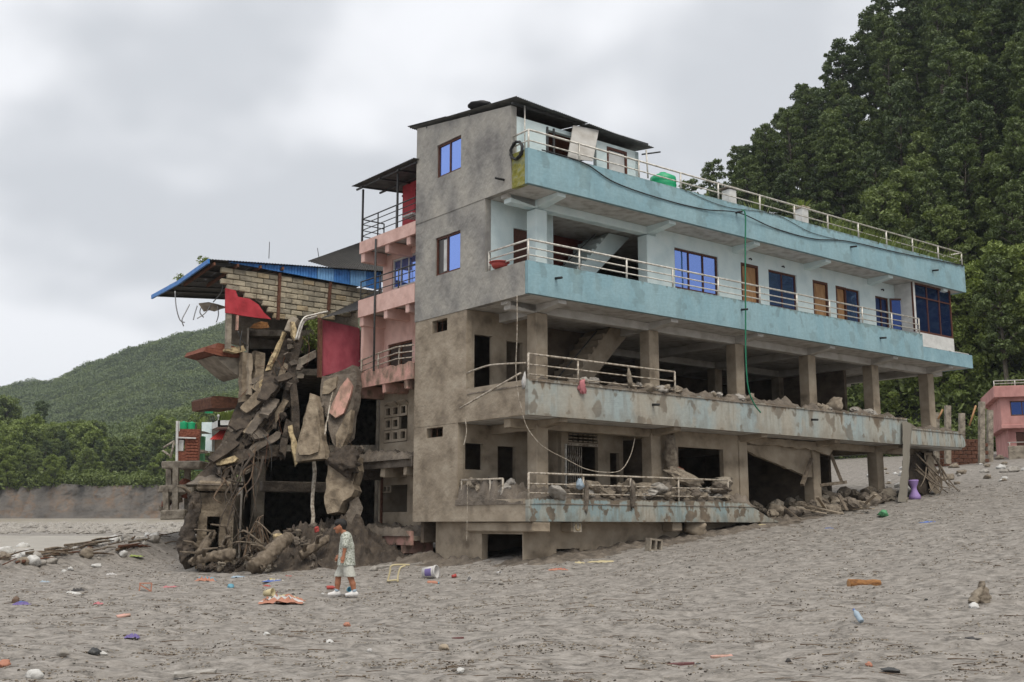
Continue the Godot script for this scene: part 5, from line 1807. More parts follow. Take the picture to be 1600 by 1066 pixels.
	piece("concrete_chunk", "grey block chunk hanging at the torn edge of the block wall", "concrete", M.concrete, [Vector3(-7.47, 7.75, -35.00), Vector3(-7.37, 8.11, -35.10), Vector3(-7.23, 8.25, -35.20), Vector3(-7.06, 8.17, -35.20), Vector3(-7.14, 7.96, -35.00), Vector3(-7.28, 7.70, -35.00)], Vector3(0.05, -0.05, -0.3), 0.03)
	piece("fallen_slab", "big tan fallen slab standing on its narrow edge with cracked mud face", "slab", M.mudcake, [Vector3(-6.32, 5.52, -33.70), Vector3(-6.14, 5.46, -33.70), Vector3(-5.97, 4.89, -33.40), Vector3(-5.79, 4.00, -33.10), Vector3(-5.67, 3.68, -33.00), Vector3(-5.66, 3.43, -32.90), Vector3(-6.53, 3.33, -32.90), Vector3(-6.56, 3.64, -33.00), Vector3(-6.38, 4.89, -33.40)], Vector3(0.1, -0.03, -0.28), 0.03)
	piece("concrete_chunk", "thick plaster crust on the face of the tan fallen slab", "concrete", M.mudcake, [Vector3(-6.32, 4.80, -33.30), Vector3(-6.03, 4.80, -33.30), Vector3(-5.83, 3.95, -33.00), Vector3(-5.85, 3.64, -32.92), Vector3(-6.10, 3.54, -32.85), Vector3(-6.41, 3.54, -32.85), Vector3(-6.48, 3.68, -32.90)], Vector3(0.0, 0.0, 0.05), 0.02)
	piece("fallen_slab", "muddy crumpled floor hanging from the pink balcony over the doorway", "slab", M.wet_mud, [Vector3(-6.04, 6.12, -34.20), Vector3(-5.62, 6.25, -34.30), Vector3(-5.11, 6.51, -34.40), Vector3(-4.98, 6.27, -34.40), Vector3(-4.99, 5.13, -34.00), Vector3(-5.09, 4.12, -33.70), Vector3(-5.42, 3.79, -33.50), Vector3(-5.54, 3.95, -33.50), Vector3(-5.73, 4.62, -33.70), Vector3(-6.05, 5.56, -34.00)], Vector3(0.15, -0.02, -0.3), 0.06)
	piece("fallen_slab", "pink painted slab fragment stuck on the hanging muddy floor", "slab", M.pink_muddy, [Vector3(-5.21, 6.05, -34.05), Vector3(-5.06, 5.79, -34.05), Vector3(-5.17, 5.17, -33.80), Vector3(-5.26, 4.88, -33.70), Vector3(-5.48, 4.73, -33.60), Vector3(-5.69, 4.90, -33.65), Vector3(-5.61, 5.25, -33.80), Vector3(-5.42, 5.74, -33.95)], Vector3(0.03, 0, -0.12), 0.03)
	piece("fallen_slab", "tan plaster slab below the rose wall on the hanging floor", "slab", M.mudcake, [Vector3(-5.96, 5.94, -34.10), Vector3(-5.55, 6.11, -34.15), Vector3(-5.57, 5.72, -34.00), Vector3(-5.76, 5.53, -33.95), Vector3(-5.98, 5.51, -33.95)], Vector3(0.02, 0, -0.1), 0.03)
	piece("fallen_slab", "long tan strip of slab hanging beside the dark doorway", "slab", M.mudcake, [Vector3(-5.18, 4.84, -33.70), Vector3(-5.02, 5.01, -33.80), Vector3(-5.05, 4.28, -33.60), Vector3(-5.27, 3.71, -33.40), Vector3(-5.42, 3.67, -33.40), Vector3(-5.45, 4.19, -33.50)], Vector3(0.08, -0.02, -0.2), 0.04)
	beam_thing("bent_conduit", "pale bent conduit hanging down the muddy floor", M.rail_muddy, Vector3(-5.57, 5.46, -33.50), Vector3(-5.70, 4.31, -33.10), 0.04, 0.04)
	piece("fallen_slab", "mud-caked pier of broken wall standing behind the boy", "slab", M.mudcake, [Vector3(-5.60, 3.54, -33.20), Vector3(-5.19, 3.62, -33.30), Vector3(-4.77, 3.55, -33.40), Vector3(-4.73, 3.12, -33.30), Vector3(-4.84, 2.30, -33.00), Vector3(-5.07, 2.16, -32.90), Vector3(-5.20, 1.84, -32.80), Vector3(-5.52, 1.78, -32.80), Vector3(-5.65, 2.30, -32.90), Vector3(-5.59, 3.07, -33.10)], Vector3(0.15, -0.05, -0.5), 0.05)
	beam_thing("fallen_column", "white pipe column standing in the dark hollow behind the rubble", M.rail_muddy, Vector3(-6.17, 3.39, -34.00), Vector3(-6.06, 1.35, -33.40), 0.11, 0.11)
	beam_thing("fallen_column", "round muddy column leaning beside the doorway behind the boy", M.wet_mud, Vector3(-4.76, 2.12, -33.40), Vector3(-4.89, 1.24, -33.00), 0.42, 0.42)
	# mud slumped over the pier top
	var st := mb(true)
	rock(st, Vector3(-5.15, 3.35, -33.20), Vector3(0.5, 0.45, 0.35), 8.0, 3, 0.5, 2.0)
	tag(put(st, "mud_clod", M.dark_mud), "dark mud clod plastered on top of the wall pier", "mud")
	# stub of a room with a doorway, half sunk
	var S := thing("room_stub", "sunken concrete room stub with a dark doorway under tangled roots", "ruin")
	var o := Vector3(-9.29, 0.68, -32.60)
	S.position = o
	S.rotation.y = 0.25
	st = mb()
	wall(st, -0.05, 1.0, -0.5, 1.72, 0.2, [[0.24, 0.6, -0.6, 1.02]], Transform3D())
	put(st, "wall", M.mudcake, S)
	st = mb()
	wall(st, 0.2, 2.6, -0.5, 1.72, 0.2, [], Transform3D(Basis(Vector3(0, 0, -1), Vector3(0, 1, 0), Vector3(-1, 0, 0)), Vector3(-0.05, 0, 0)))
	put(st, "wall", M.concrete, S)
	st = mb()
	wall(st, -0.05, 1.0, -0.5, 1.72, 0.2, [], Transform3D(Basis(), Vector3(0, 0, -2.6)))
	wall(st, 0.2, 2.6, -0.5, 1.72, 0.18, [], Transform3D(Basis(Vector3(0, 0, -1), Vector3(0, 1, 0), Vector3(1, 0, 0)), Vector3(1.0, 0, 0)))
	put(st, "wall", M.concrete, S)
	st = mb()
	cbox(st, Vector3(0.5, 1.9, -1.0), Vector3(1.2, 0.32, 2.6), 0.06, Basis(), 0.04)
	put(st, "roof_slab", M.mudcake, S)
	st = mb(true)
	heap(st, 20, 14, func(u: float, v: float) -> Vector3:
		var x := -0.45 + 1.7 * u
		var z := 0.35 - 2.4 * v
		return Vector3(x, 1.95 + (0.35 + 0.3 * noise.get_noise_2d(x * 2.0, z * 2.0)) * sin(PI * u) * pow(sin(PI * v), 0.5), z))
	put(st, "mud_cover", M.wet_mud, S)
	# trunks and roots dragged against the ruin
	var trunks := [
		["curved muddy tree trunk standing against the sunken room stub", [Vector3(-9.38, 2.39, -32.30), Vector3(-9.31, 1.93, -32.20), Vector3(-9.42, 1.28, -32.10), Vector3(-9.44, 0.77, -32.00), Vector3(-9.22, 0.45, -31.80)], 0.16, 0.26],
		["long muddy log lying in front of the sunken room stub", [Vector3(-8.90, 0.42, -30.60), Vector3(-8.62, 0.52, -30.70), Vector3(-8.20, 0.62, -30.80), Vector3(-7.76, 0.62, -30.90)], 0.09, 0.17],
		["thick bark-stripped log sloping out of the rubble heap", [Vector3(-6.88, 0.32, -29.60), Vector3(-6.69, 0.58, -30.00), Vector3(-6.44, 0.91, -30.50), Vector3(-6.26, 1.11, -31.00)], 0.22, 0.16],
		["root-end log leaning on the doorway of the room stub", [Vector3(-8.93, 0.63, -31.60), Vector3(-8.81, 0.95, -31.90), Vector3(-8.72, 1.24, -32.20)], 0.16, 0.1],
		["slanting root beside the doorway of the room stub", [Vector3(-8.37, 0.74, -31.80), Vector3(-8.25, 1.10, -32.00), Vector3(-8.24, 1.39, -32.20)], 0.12, 0.05],
		["mud-coated trunk under the rubble heap near the boy", [Vector3(-5.92, 0.61, -31.00), Vector3(-5.61, 0.82, -31.20), Vector3(-5.28, 1.07, -31.60)], 0.12, 0.1],
	]
	for t in trunks:
		var g := thing("drift_log", t[0], "log", t[1][0])
		var s2 := mb(true)
		var l := []
		for p in curve(t[1], 9): l.append(p - t[1][0] + Vector3(rng.randf_range(-1, 1), rng.randf_range(-1, 1), rng.randf_range(-1, 1)) * 0.012)
		tube(s2, l, t[2], t[3], 16, 0.32)
		put(s2, "trunk", M.dark_mud if t[1].size() > 4 else M.wood, g)
		for k in 2:
			var s3 := mb(true)
			var a: Vector3 = l[3 + k * 8]
			tube(s3, [a, a + Vector3(rng.randf_range(-0.3, 0.3), 0.25, 0.2), a + Vector3(rng.randf_range(-0.5, 0.5), 0.3, 0.45)], 0.07, 0.02, 6)
			put(s3, "branch_stub", M.wood, g)
	# curtain of hanging roots
	for k in 15:
		var px0 := rng.randf_range(0, 1)
		var a := (Vector3(-7.77, 3.76, -33.00)).lerp(Vector3(-8.54, 2.40, -32.60), px0) + Vector3(rng.randf_range(-0.3, 0.3), rng.randf_range(-0.2, 0.3), rng.randf_range(-0.1, 0.4))
		var b := (Vector3(-7.72, 2.39, -32.20)).lerp(Vector3(-8.23, 0.60, -31.60), pow(rng.randf(), 0.7)) + Vector3(rng.randf_range(-0.5, 0.5), rng.randf_range(-0.1, 0.5), rng.randf_range(-0.2, 0.3))
		var m1 := a.lerp(b, 0.35) + Vector3(rng.randf_range(-0.25, 0.25), rng.randf_range(-0.3, 0.1), rng.randf_range(-0.1, 0.25))
		var m2 := a.lerp(b, 0.7) + Vector3(rng.randf_range(-0.15, 0.15), rng.randf_range(-0.2, 0.1), rng.randf_range(0.0, 0.3))
		st = mb(true)
		tube(st, curve([a, m1, m2, b], 4), rng.randf_range(0.012, 0.05), 0.006, 6, 0.2)
		tag(put(st, "hanging_root", [M.dark_mud, M.root, M.dark_mud][k % 3]), "brown root trailing down from the slabs beside the room stub", "root", "roots trailing over the ruin")
	for k in 18:
		var a := (Vector3(-7.25, 0.65, -31.00)).lerp(Vector3(-6.84, 1.00, -31.00), rng.randf()) + Vector3(rng.randf_range(-0.4, 0.2), rng.randf_range(-0.2, 0.2), rng.randf_range(-0.4, 0.4))
		var b := (Vector3(-7.90, 0.69, -31.00)).lerp(Vector3(-7.04, 1.83, -31.60), rng.randf()) + Vector3(rng.randf_range(-0.2, 0.2), 0, rng.randf_range(-0.4, 0.4))
		st = mb(true)
		tube(st, curve([a, a.lerp(b, 0.5) + Vector3(rng.randf_range(-0.2, 0.2), rng.randf_range(0, 0.4), 0.1), b], 4), rng.randf_range(0.015, 0.04), 0.01, 5)
		tag(put(st, "rubble_root", [M.root, M.wood][k % 2]), "tangled brown root sticking out of the rubble heap", "root", "roots tangled in the rubble heap")
	# rubble heap: mud body with stones and chunks set in it
	st = mb(true)
	var hc := Vector3(-6.19, 0.69, -32.40)
	heap(st, 130, 80, func(u: float, v: float) -> Vector3:
		var x := hc.x - 3.3 + 7.0 * u
		var z := hc.z + 1.9 - 4.6 * v
		var r := Vector2((u - 0.56) / 0.44, (v - 0.5) / 0.48).length()
		var h := 1.35 * smoothstep(1.05, 0.1, r) * (0.75 + 0.6 * noise.get_noise_2d(x * 0.9, z * 0.9)) + 0.22 * smoothstep(1.0, 0.5, r) * noise.get_noise_2d(x * 2.6, z * 2.6) + 0.2 * smoothstep(1.0, 0.6, r) * noise.get_noise_2d(x * 6.0, z * 6.0) + 0.12 * smoothstep(1.0, 0.6, r) * noise.get_noise_2d(x * 15.0, z * 15.0)
		return Vector3(x, gy(x, z) - 0.08 + h + 0.3 * smoothstep(0.35, 0.9, v) * smoothstep(1.0, 0.8, absf(u - 0.5) * 2.0), z))
	tag(put(st, "rubble_heap", M.dark_mud), "dark heap of mud and crushed rubble in front of the collapsed house", "rubble", "", "stuff")
	for k in 95:
		var u := rng.randf()
		var p := hc + Vector3(lerpf(-2.6, 1.7, u), 0, rng.randf_range(-0.8, 1.5))
		p.y = gy(p.x, p.z) + rng.randf_range(0.0, 1.2) * smoothstep(1.6, -0.4, p.z - hc.z) * sin(PI * clampf(u, 0.08, 0.95)) + 0.08
		st = mb()
		var s := rng.randf_range(0.05, 0.2)
		rock(st, Vector3.ZERO, Vector3(s, s * rng.randf_range(0.5, 0.9), s * rng.randf_range(0.7, 1.2)), rng.randf() * 50.0, 2 if s > 0.15 else 1, 0.7, 2.0)
		var o2 := put(st, "rubble_stone", [M.muddy_stone, M.wet_mud, M.concrete, M.dark_mud, M.brick][[0, 3, 1, 2, 3, 3, 3, 1, 3][k % 9]])
		o2.position = p
		o2.rotation = Vector3(rng.randf() * TAU, rng.randf() * TAU, 0)
		tag(o2, "muddy stone stuck in the dark rubble heap", "stone", "stones in the rubble heap")
	for q in [["cream block of broken concrete on top of the rubble heap", Vector3(-6.63, 1.07, -31.20), M.fresh_break, 0.26], ["small orange brick bat low in the rubble heap", Vector3(-6.36, 0.94, -30.80), M.log, 0.11], ["grey boulder on the crest of the rubble heap", Vector3(-6.17, 1.24, -31.80), M.muddy_stone, 0.18], ["red plastic scrap caught in the rubble heap", Vector3(-5.69, 1.32, -32.00), M.red_p, 0.12]]:
		st = mb()
		cbox(st, Vector3.ZERO, Vector3(q[3], q[3] * 1.1, q[3] * 0.7), 0.03, Basis(), 0.03)
		var o3 := put(st, "concrete_chunk", q[2])
		o3.position = q[1]
		o3.rotation = Vector3(0.3, 0.5, 0.25)
		tag(o3, q[0], "debris")
	# mud slumps on the ledges of the pink house
	var PH := Vector3(OX, OY, OZ)
	for q in [[1.9, 0.5, "mud slumped over the ledge under the pink house's concrete grille"], [-0.36, 0.2, "mud slumped over the lowest pink ledge"]]:
		var mm := mud_sheet(self, "mud_slump", M.wet_mud, -0.12, 0.9, -5.45, -8.9, q[0], 0.25, q[0] * 9.0, 0.1, 14, 30)
		mm.position = PH
		mm.rotation.y = TH
		tag(mm, q[2], "mud", "", "stuff")
	shards()
	# bush growing behind the bent white railing
	rng.seed = 55
	var bs := thing("shrub", "green leafy shrub behind the bent white railing at the rose wall", "shrub", Vector3(-6.83, 7.00, -36.20))
	var cs := mb()
	for k in 14: clump(cs, Vector3(rng.randf_range(-0.42, 0.42), rng.randf_range(0.2, 1.25), rng.randf_range(-0.3, 0.3)), Vector3(0.22, 0.18, 0.22), 60, 0.055)
	put(cs, "foliage", M.leaf_d, bs)
	var ss := mb(true)
	for k in 5: tube(ss, [Vector3(rng.randf_range(-0.2, 0.2), -0.2, 0), Vector3(rng.randf_range(-0.4, 0.4), 1.0, 0.1)], 0.02, 0.008, 5)
	put(ss, "stem", M.bark, bs)
	# weeds on the blue roof
	for q in [[Vector3(-12.38, 10.44, -39.50), "tuft of weeds growing on the blue roof edge"], [Vector3(-10.80, 10.47, -37.00), "thin weeds growing near the blue roof ridge"]]:
		var w := mb()
		clump(w, Vector3(0, 0.1, 0), Vector3(0.25, 0.18, 0.2), 90, 0.06)
		var wo := put(w, "weed_tuft", M.leaf_d)
		wo.position = q[0]
		tag(wo, q[1], "weeds")


func shards() -> void:
	# splinters of slab, plaster and rod strewn over the torn face of the house
	rng.seed = 203
	var spots := [Vector3(-8.40, 5.10, -34.60), Vector3(-8.07, 5.54, -34.90), Vector3(-7.51, 5.98, -35.10), Vector3(-7.21, 6.30, -35.10), Vector3(-6.93, 6.84, -35.20), Vector3(-7.50, 4.66, -34.30), Vector3(-7.92, 4.00, -33.60), Vector3(-8.31, 3.37, -32.90), Vector3(-8.62, 2.94, -32.70), Vector3(-7.56, 6.84, -35.20), Vector3(-8.40, 5.96, -34.90), Vector3(-5.91, 4.82, -33.90), Vector3(-4.98, 3.80, -33.60), Vector3(-7.23, 7.45, -35.00)]
	for k in 48:
		var p: Vector3 = spots[k % spots.size()] + Vector3(rng.randf_range(-0.35, 0.35), rng.randf_range(-0.3, 0.3), rng.randf_range(-0.25, 0.15))
		var b := Basis(Vector3(rng.randfn(), rng.randfn(), rng.randfn()).normalized(), rng.randf() * TAU)
		var st := mb()
		var w := rng.randf_range(0.06, 0.26)
		var h := w * rng.randf_range(0.5, 2.0)
		plate(st, [b * Vector3(-w, -h, 0) * 0.5, b * Vector3(w * rng.randf_range(0.5, 1.2), -h * 0.8, 0) * 0.5, b * Vector3(w, h * rng.randf_range(0.4, 1.1), 0) * 0.5, b * Vector3(-w * 0.3, h, 0) * 0.5, b * Vector3(-w * 1.1, h * 0.2, 0) * 0.5], b * Vector3(0, 0, rng.randf_range(0.04, 0.1)), 0.01, 0.06)
		var o := put(st, "debris_shard", [M.dark_mud, M.wet_mud, M.dark_mud, M.dark_mud, M.wet_mud, M.muddy_stone, M.dark_mud, M.wet_mud][k % 8])
		o.position = p
		tag(o, "broken shard of concrete stuck on the torn face of the collapsed house", "shard", "shards on the torn house")
	# thin slabs and beams tangled down the slope of the collapse
	var top: Vector3 = Vector3(-7.43, 6.84, -35.20)
	var foot: Vector3 = Vector3(-9.17, 3.03, -33.00)
	for k in 34:
		var f := rng.randf()
		var p := top.lerp(foot, f) + Vector3(rng.randf_range(-0.2, 1.1) * (1.0 - 0.4 * f), rng.randf_range(-0.5, 0.35), rng.randf_range(-0.5, 0.25))
		var d := (foot - top).normalized() + Vector3(rng.randf_range(-0.5, 0.4), rng.randf_range(-0.4, 0.5), rng.randf_range(-0.3, 0.3))
		d = d.normalized() * rng.randf_range(0.5, 1.5)
		var s := d.cross(Vector3(0.2, 0.5, 1.0)).normalized() * rng.randf_range(0.06, 0.2)
		var st := mb()
		plate(st, [p - s, p + d * 0.5 - s * 1.1, p + d - s * 0.7, p + d + s * 0.8, p + d * 0.5 + s, p + s], s.cross(d).normalized() * rng.randf_range(0.06, 0.14), 0.02, 0.12)
		tag(put(st, "broken_strip", [M.dark_mud, M.mudcake, M.dark_mud, M.wet_mud][k % 4]), "thin broken strip of slab tangled in the slope of the collapsed house", "slab", "broken strips on the collapse")
	for k in 40:
		var p: Vector3 = spots[rng.randi() % spots.size()] + Vector3(rng.randf_range(-0.4, 0.4), rng.randf_range(0.0, 0.3), rng.randf_range(0.0, 0.25))
		var st := mb(true)
		var a := p + Vector3(rng.randf_range(-0.3, 0.3), -rng.randf_range(0.2, 0.5), rng.randf_range(0.0, 0.15))
		var c := p + Vector3(rng.randf_range(-0.5, 0.5), -rng.randf_range(0.5, 1.3), rng.randf_range(0.0, 0.2))
		tube(st, curve([p, a, c], 4), rng.randf_range(0.006, 0.016), 0.005, 5)
		tag(put(st, "hanging_rod", [M.rust, M.dark_metal, M.root, M.dark_mud][k % 4]), "thin bent rod or cable dangling from the torn face of the collapsed house", "rod", "rods on the torn house")


# ---------------------------------------------------------------- houses further off
func tank_profile(r: float, h: float) -> Array:
	var out := [Vector2(0.001, 0.0), Vector2(r * 0.95, 0.0), Vector2(r, 0.04)]
	for k in 5:
		var y := 0.1 + (h * 0.72) * k / 5.0
		out.append_array([Vector2(r, y), Vector2(r * 1.03, y + h * 0.04), Vector2(r, y + h * 0.09)])
	out.append_array([Vector2(r * 0.98, h * 0.85), Vector2(r * 0.6, h * 0.94), Vector2(r * 0.25, h * 0.95), Vector2(r * 0.24, h), Vector2(0.001, h)])
	return out


func water_tank(at: Vector3, r: float, h: float, label: String, group := "") -> void:
	var t := thing("water_tank", label, "tank", at, 0.0, group)
	var st := mb(true)
	var pr := tank_profile(r, h)
	lathe(st, pr.slice(0, pr.size() - 3), 20)
	put(st, "barrel", M.tank, t)
	st = mb(true)
	lathe(st, [Vector2(r * 0.6, h * 0.935), Vector2(r * 0.3, h * 0.96), Vector2(r * 0.28, h * 1.02), Vector2(0.001, h * 1.03)], 16)
	put(st, "lid", M.tank, t)


func grass_tuft(parent: Node, called: String, at: Vector3, n: int, h: float, spread: float, m: Material) -> MeshInstance3D:
	var st := mb()
	for k in n:
		var a := rng.randf() * TAU
		var r := rng.randf() * spread
		var b := at + Vector3(cos(a) * r * 0.5, 0, sin(a) * r * 0.5)
		var tip := b + Vector3(cos(a) * r, h * rng.randf_range(0.5, 1.1), sin(a) * r)
		var w := Vector3(-sin(a), 0, cos(a)) * 0.025
		var m1 := b.lerp(tip, 0.55) + Vector3(0, h * 0.12, 0)
		st.add_vertex(b - w); st.add_vertex(m1 + w); st.add_vertex(b + w)
		st.add_vertex(b - w); st.add_vertex(m1 - w); st.add_vertex(m1 + w)
		st.add_vertex(m1 - w); st.add_vertex(tip); st.add_vertex(m1 + w)
	return put(st, called, m, parent)


func far_houses() -> void:
	rng.seed = 61
	var st: SurfaceTool
	# open concrete frame at the edge of the shore
	var f := thing("concrete_ruin", "bare broken concrete frame of beams and posts at the edge of the shore", "ruin")
	var fr := [[Vector3(-12.82, 3.61, -40.00), Vector3(-11.41, 3.61, -40.00), 0.26], [Vector3(-12.87, 2.79, -40.00), Vector3(-11.60, 2.70, -40.00), 0.28], [Vector3(-12.64, 1.80, -39.60), Vector3(-11.77, 1.84, -39.60), 0.34]]
	for q in fr:
		st = mb()
		cbox(st, (q[0] + q[1]) * 0.5 + Vector3(0, 0, -0.5), Vector3((q[1] - q[0]).length(), q[2], 1.3), 0.04, Basis(), 0.03)
		put(st, "floor_slab", M.concrete, f)
	for q in [[Vector3(-12.29, 3.53, -39.90), Vector3(-12.23, 1.91, -39.90)], [Vector3(-12.62, 2.74, -39.90), Vector3(-12.56, 1.91, -39.90)], [Vector3(-12.08, 3.52, -40.60), Vector3(-12.00, 1.92, -40.60)], [Vector3(-12.83, 3.53, -40.80), Vector3(-12.79, 2.82, -40.80)]]:
		st = mb()
		bar(st, q[0], q[1], 0.18, 0.2)
		put(st, "post", M.concrete, f)
	for q in [[Vector3(-13.15, 4.31, -41.00), Vector3(-12.75, 4.57, -41.00)], [Vector3(-13.17, 4.21, -41.00), Vector3(-12.82, 3.97, -41.00)], [Vector3(-12.86, 3.92, -41.00), Vector3(-12.75, 4.55, -41.00)]]:
		st = mb(true)
		tube(st, q, 0.04)
		put(st, "broken_pipe", M.rail_muddy, f)
	for k in 16:
		st = mb()
		var p := (Vector3(-12.72, 2.03, -40.10)).lerp(Vector3(-11.84, 3.20, -40.40), rng.randf()) + Vector3(rng.randf_range(-0.3, 0.3), 0, rng.randf_range(-0.3, 0.1))
		rock(st, p, Vector3.ONE * rng.randf_range(0.1, 0.28), k * 3.7, 1)
		tag(put(st, "frame_rubble", [M.muddy_stone, M.concrete, M.brick][k % 3]), "chunk of rubble lodged in the bare concrete frame", "rubble", "rubble lodged in the concrete frame")
	# brick house with the two tanks
	var b := thing("brick_house", "small brick house with a white door under two green tanks", "house")
	st = mb()
	wall(st, 0.0, 0.9, 0.0, 1.55, 0.2, [[0.03, 0.3, 0.6, 1.2]], Transform3D(Basis(), Vector3(-14.15, 3.90, -46.00)))
	put(st, "wall", M.brick, b)
	simple("door_leaf", M.white_paint, b, Vector3(-14.17, 4.52, -46.05), Vector3(-13.91, 4.98, -46.02), 0.01)
	for k in 9:
		st = mb()
		var p := Vector3(-13.78, 4.11, -46.00)
		cbox(st, p + Vector3(0.24 + 0.02 * (k % 2), 0.07 + k * 0.13 - 0.02, 0.015), Vector3(0.5, 0.1, 0.05), 0.01)
		put(st, "brick_course", M.brick, b)
	for q in [[Vector3(-14.12, 4.05, -45.90), Vector3(-14.19, 5.78, -45.90), 0.09], [Vector3(-14.10, 5.35, -45.95), Vector3(-14.12, 5.78, -45.95), 0.03], [Vector3(-14.18, 5.08, -45.90), Vector3(-13.36, 5.05, -45.90), 0.06]]:
		st = mb()
		bar(st, q[0], q[1], q[2], q[2])
		put(st, "post", M.white_paint, b)
	st = mb()
	bar(st, Vector3(-14.26, 5.35, -46.30), Vector3(-13.49, 5.32, -46.30), 0.1, 0.7)
	put(st, "tank_stand", M.concrete_dark, b)
	water_tank(Vector3(-14.03, 5.38, -46.30), 0.17, 0.42, "green water tank with ribs on the brick house, nearer its white post")
	water_tank(Vector3(-13.69, 5.37, -46.30), 0.165, 0.41, "green water tank with ribs on the brick house, nearer the green wall")
	# green-walled house
	var g := thing("green_house", "narrow green-walled house between the brick house and the white balcony", "house")
	st = mb()
	wall(st, 0.0, 0.36, 0.0, 1.5, 0.3, [], Transform3D(Basis(), Vector3(-13.99, 3.80, -48.00)))
	put(st, "wall", M.green_p, g)
	simple("ledge", M.concrete, g, Vector3(-14.03, 4.53, -47.90), Vector3(-13.38, 4.65, -47.20), 0.02)
	simple("roof_slab", M.concrete, g, Vector3(-14.10, 5.41, -48.00), Vector3(-13.25, 5.40, -46.60), 0.02)
	# white balcony house with red roof
	var h := thing("balcony_house", "pale grey house with a white balcony of plants and a red sheet roof", "house")
	st = mb()
	plate(st, [Vector3(-14.90, 6.29, -52.00), Vector3(-14.41, 6.29, -52.00), Vector3(-14.35, 4.91, -52.00), Vector3(-14.83, 4.91, -52.00)], Vector3(0, 0, -3.0))
	put(st, "wall", M.white_blue, h)
	st = mb()
	plate(st, [Vector3(-14.61, 5.59, -52.50), Vector3(-12.38, 5.59, -52.50), Vector3(-12.31, 3.87, -52.50), Vector3(-14.53, 3.87, -52.50)], Vector3(0, 0, -0.3))
	put(st, "wall", M.tan, h)
	st = mb()
	corrugated(st, Vector3(-14.33, 5.41, -51.40), Vector3(-12.72, 5.44, -51.40), Vector3(-13.22, 6.24, -52.80), Vector3(-14.03, 6.14, -52.80), 0.12)
	put(st, "roof_sheet", M.roof_red, h)
	st = mb()
	plate(st, [Vector3(-13.86, 6.29, -51.00), Vector3(-12.06, 6.29, -51.00), Vector3(-12.04, 5.98, -51.00), Vector3(-13.85, 5.98, -51.00)], Vector3(0, 0, -0.15))
	put(st, "balcony_parapet", M.white_paint, h)
	st = mb()
	plate(st, [Vector3(-13.86, 6.29, -51.00), Vector3(-13.85, 5.98, -51.00), Vector3(-15.24, 5.89, -53.50), Vector3(-15.25, 6.17, -53.50)], Vector3(0.12, 0, 0))
	put(st, "balcony_parapet", M.white_paint, h)
	st = mb()
	plate(st, [Vector3(-13.85, 5.98, -51.00), Vector3(-12.04, 5.98, -51.00), Vector3(-12.63, 6.20, -53.50), Vector3(-15.24, 5.89, -53.50)], Vector3(0, 0.08, 0))
	put(st, "floor_slab", M.ceiling, h)
	for k in 8:
		var p := (Vector3(-13.83, 6.33, -51.10)).lerp(Vector3(-15.20, 6.23, -53.40), k / 7.0)
		st = mb(true)
		tube(st, [p, p + Vector3(0, 0.26, 0)], 0.02)
		put(st, "baluster", M.dark_metal, h)
	st = mb()
	wall(st, 0.0, 2.0, 0.0, 0.9, 0.2, [[0.1, 0.8, 0.3, 0.7]], Transform3D(Basis(), Vector3(-14.23, 6.55, -53.50)))
	put(st, "wall", M.white_paint, h)
	st = mb(true)
	lathe(st, [Vector2(0.001, 0.07), Vector2(0.05, 0.05), Vector2(0.06, 0.0), Vector2(0.05, -0.05), Vector2(0.02, -0.08), Vector2(0.02, -0.2)], 12, Transform3D(Basis(), Vector3(-13.84, 6.50, -51.00)))
	put(st, "lamp", M.white_paint, h)
	for q in [Vector3(-13.76, 6.31, -51.30), Vector3(-13.58, 6.31, -51.30), Vector3(-13.37, 6.30, -51.20), Vector3(-13.19, 6.30, -51.20), Vector3(-15.26, 5.88, -53.00), Vector3(-15.08, 6.13, -53.00)]:
		var tf := grass_tuft(self, "potted_plant", q, 60, 0.5, 0.35, M.leaf_d)
		tag(tf, "spiky green plant on the white balcony above the red roof" , "plant", "plants on the white balcony")
	water_tank(Vector3(-15.14, 6.92, -54.00), 0.2, 0.36, "small green tank behind the balcony plants above the red roof")
	# pink house far to the right
	var p := thing("pink_villa", "salmon pink two-storey house with roof railing beyond the unfinished brick walls", "house", Vector3(28.04, 5.56, -62.00), -0.3)
	st = mb()
	wall(st, 0.0, 6.0, 1.45, 3.05, 0.2, [[0.5, 1.75, 2.0, 2.85]], Transform3D(Basis(), Vector3(0, 0, 0.0)))
	put(st, "wall", M.rose_wall, p)
	st = mb()
	wall(st, 0.35, 6.0, -1.0, 1.3, 0.2, [[0.75, 1.2, 0.2, 1.1], [1.5, 3.0, 0.3, 1.15]], Transform3D(Basis(), Vector3(0, 0, -0.4)))
	put(st, "wall", M.rose_wall, p)
	st = mb()
	wall(st, 0.0, 6.0, 1.45, 3.05, 0.2, [], Transform3D(Basis(Vector3(0, 0, -1), Vector3(0, 1, 0), Vector3(-1, 0, 0)), Vector3(-0.003, 0, -0.2)))
	put(st, "wall", M.rose_wall, p)
	st = mb()
	wall(st, 0.4, 6.0, -1.0, 1.3, 0.2, [], Transform3D(Basis(Vector3(0, 0, -1), Vector3(0, 1, 0), Vector3(-1, 0, 0)), Vector3(0.35, 0, -0.2)))
	put(st, "wall", M.rose_wall, p)
	window(p, 0.5, 1.75, 2.0, 2.85, Transform3D(), [0.5], M.glass_dark, M.frame)
	window(p, 1.5, 3.0, 0.3, 1.15, front(-0.4), [0.5], M.glass_dark, M.frame)
	simple("door_leaf", M.frame, p, Vector3(0.78, -0.6, -0.52), Vector3(1.17, 1.08, -0.46), 0.01)
	simple("floor_slab", M.rose_wall, p, Vector3(-0.05, 1.28, -6.0), Vector3(6.0, 1.5, 0.08), 0.02)
	simple("roof_parapet", M.rose_wall, p, Vector3(-0.35, 3.05, -6.2), Vector3(6.0, 3.7, 0.35), 0.02)
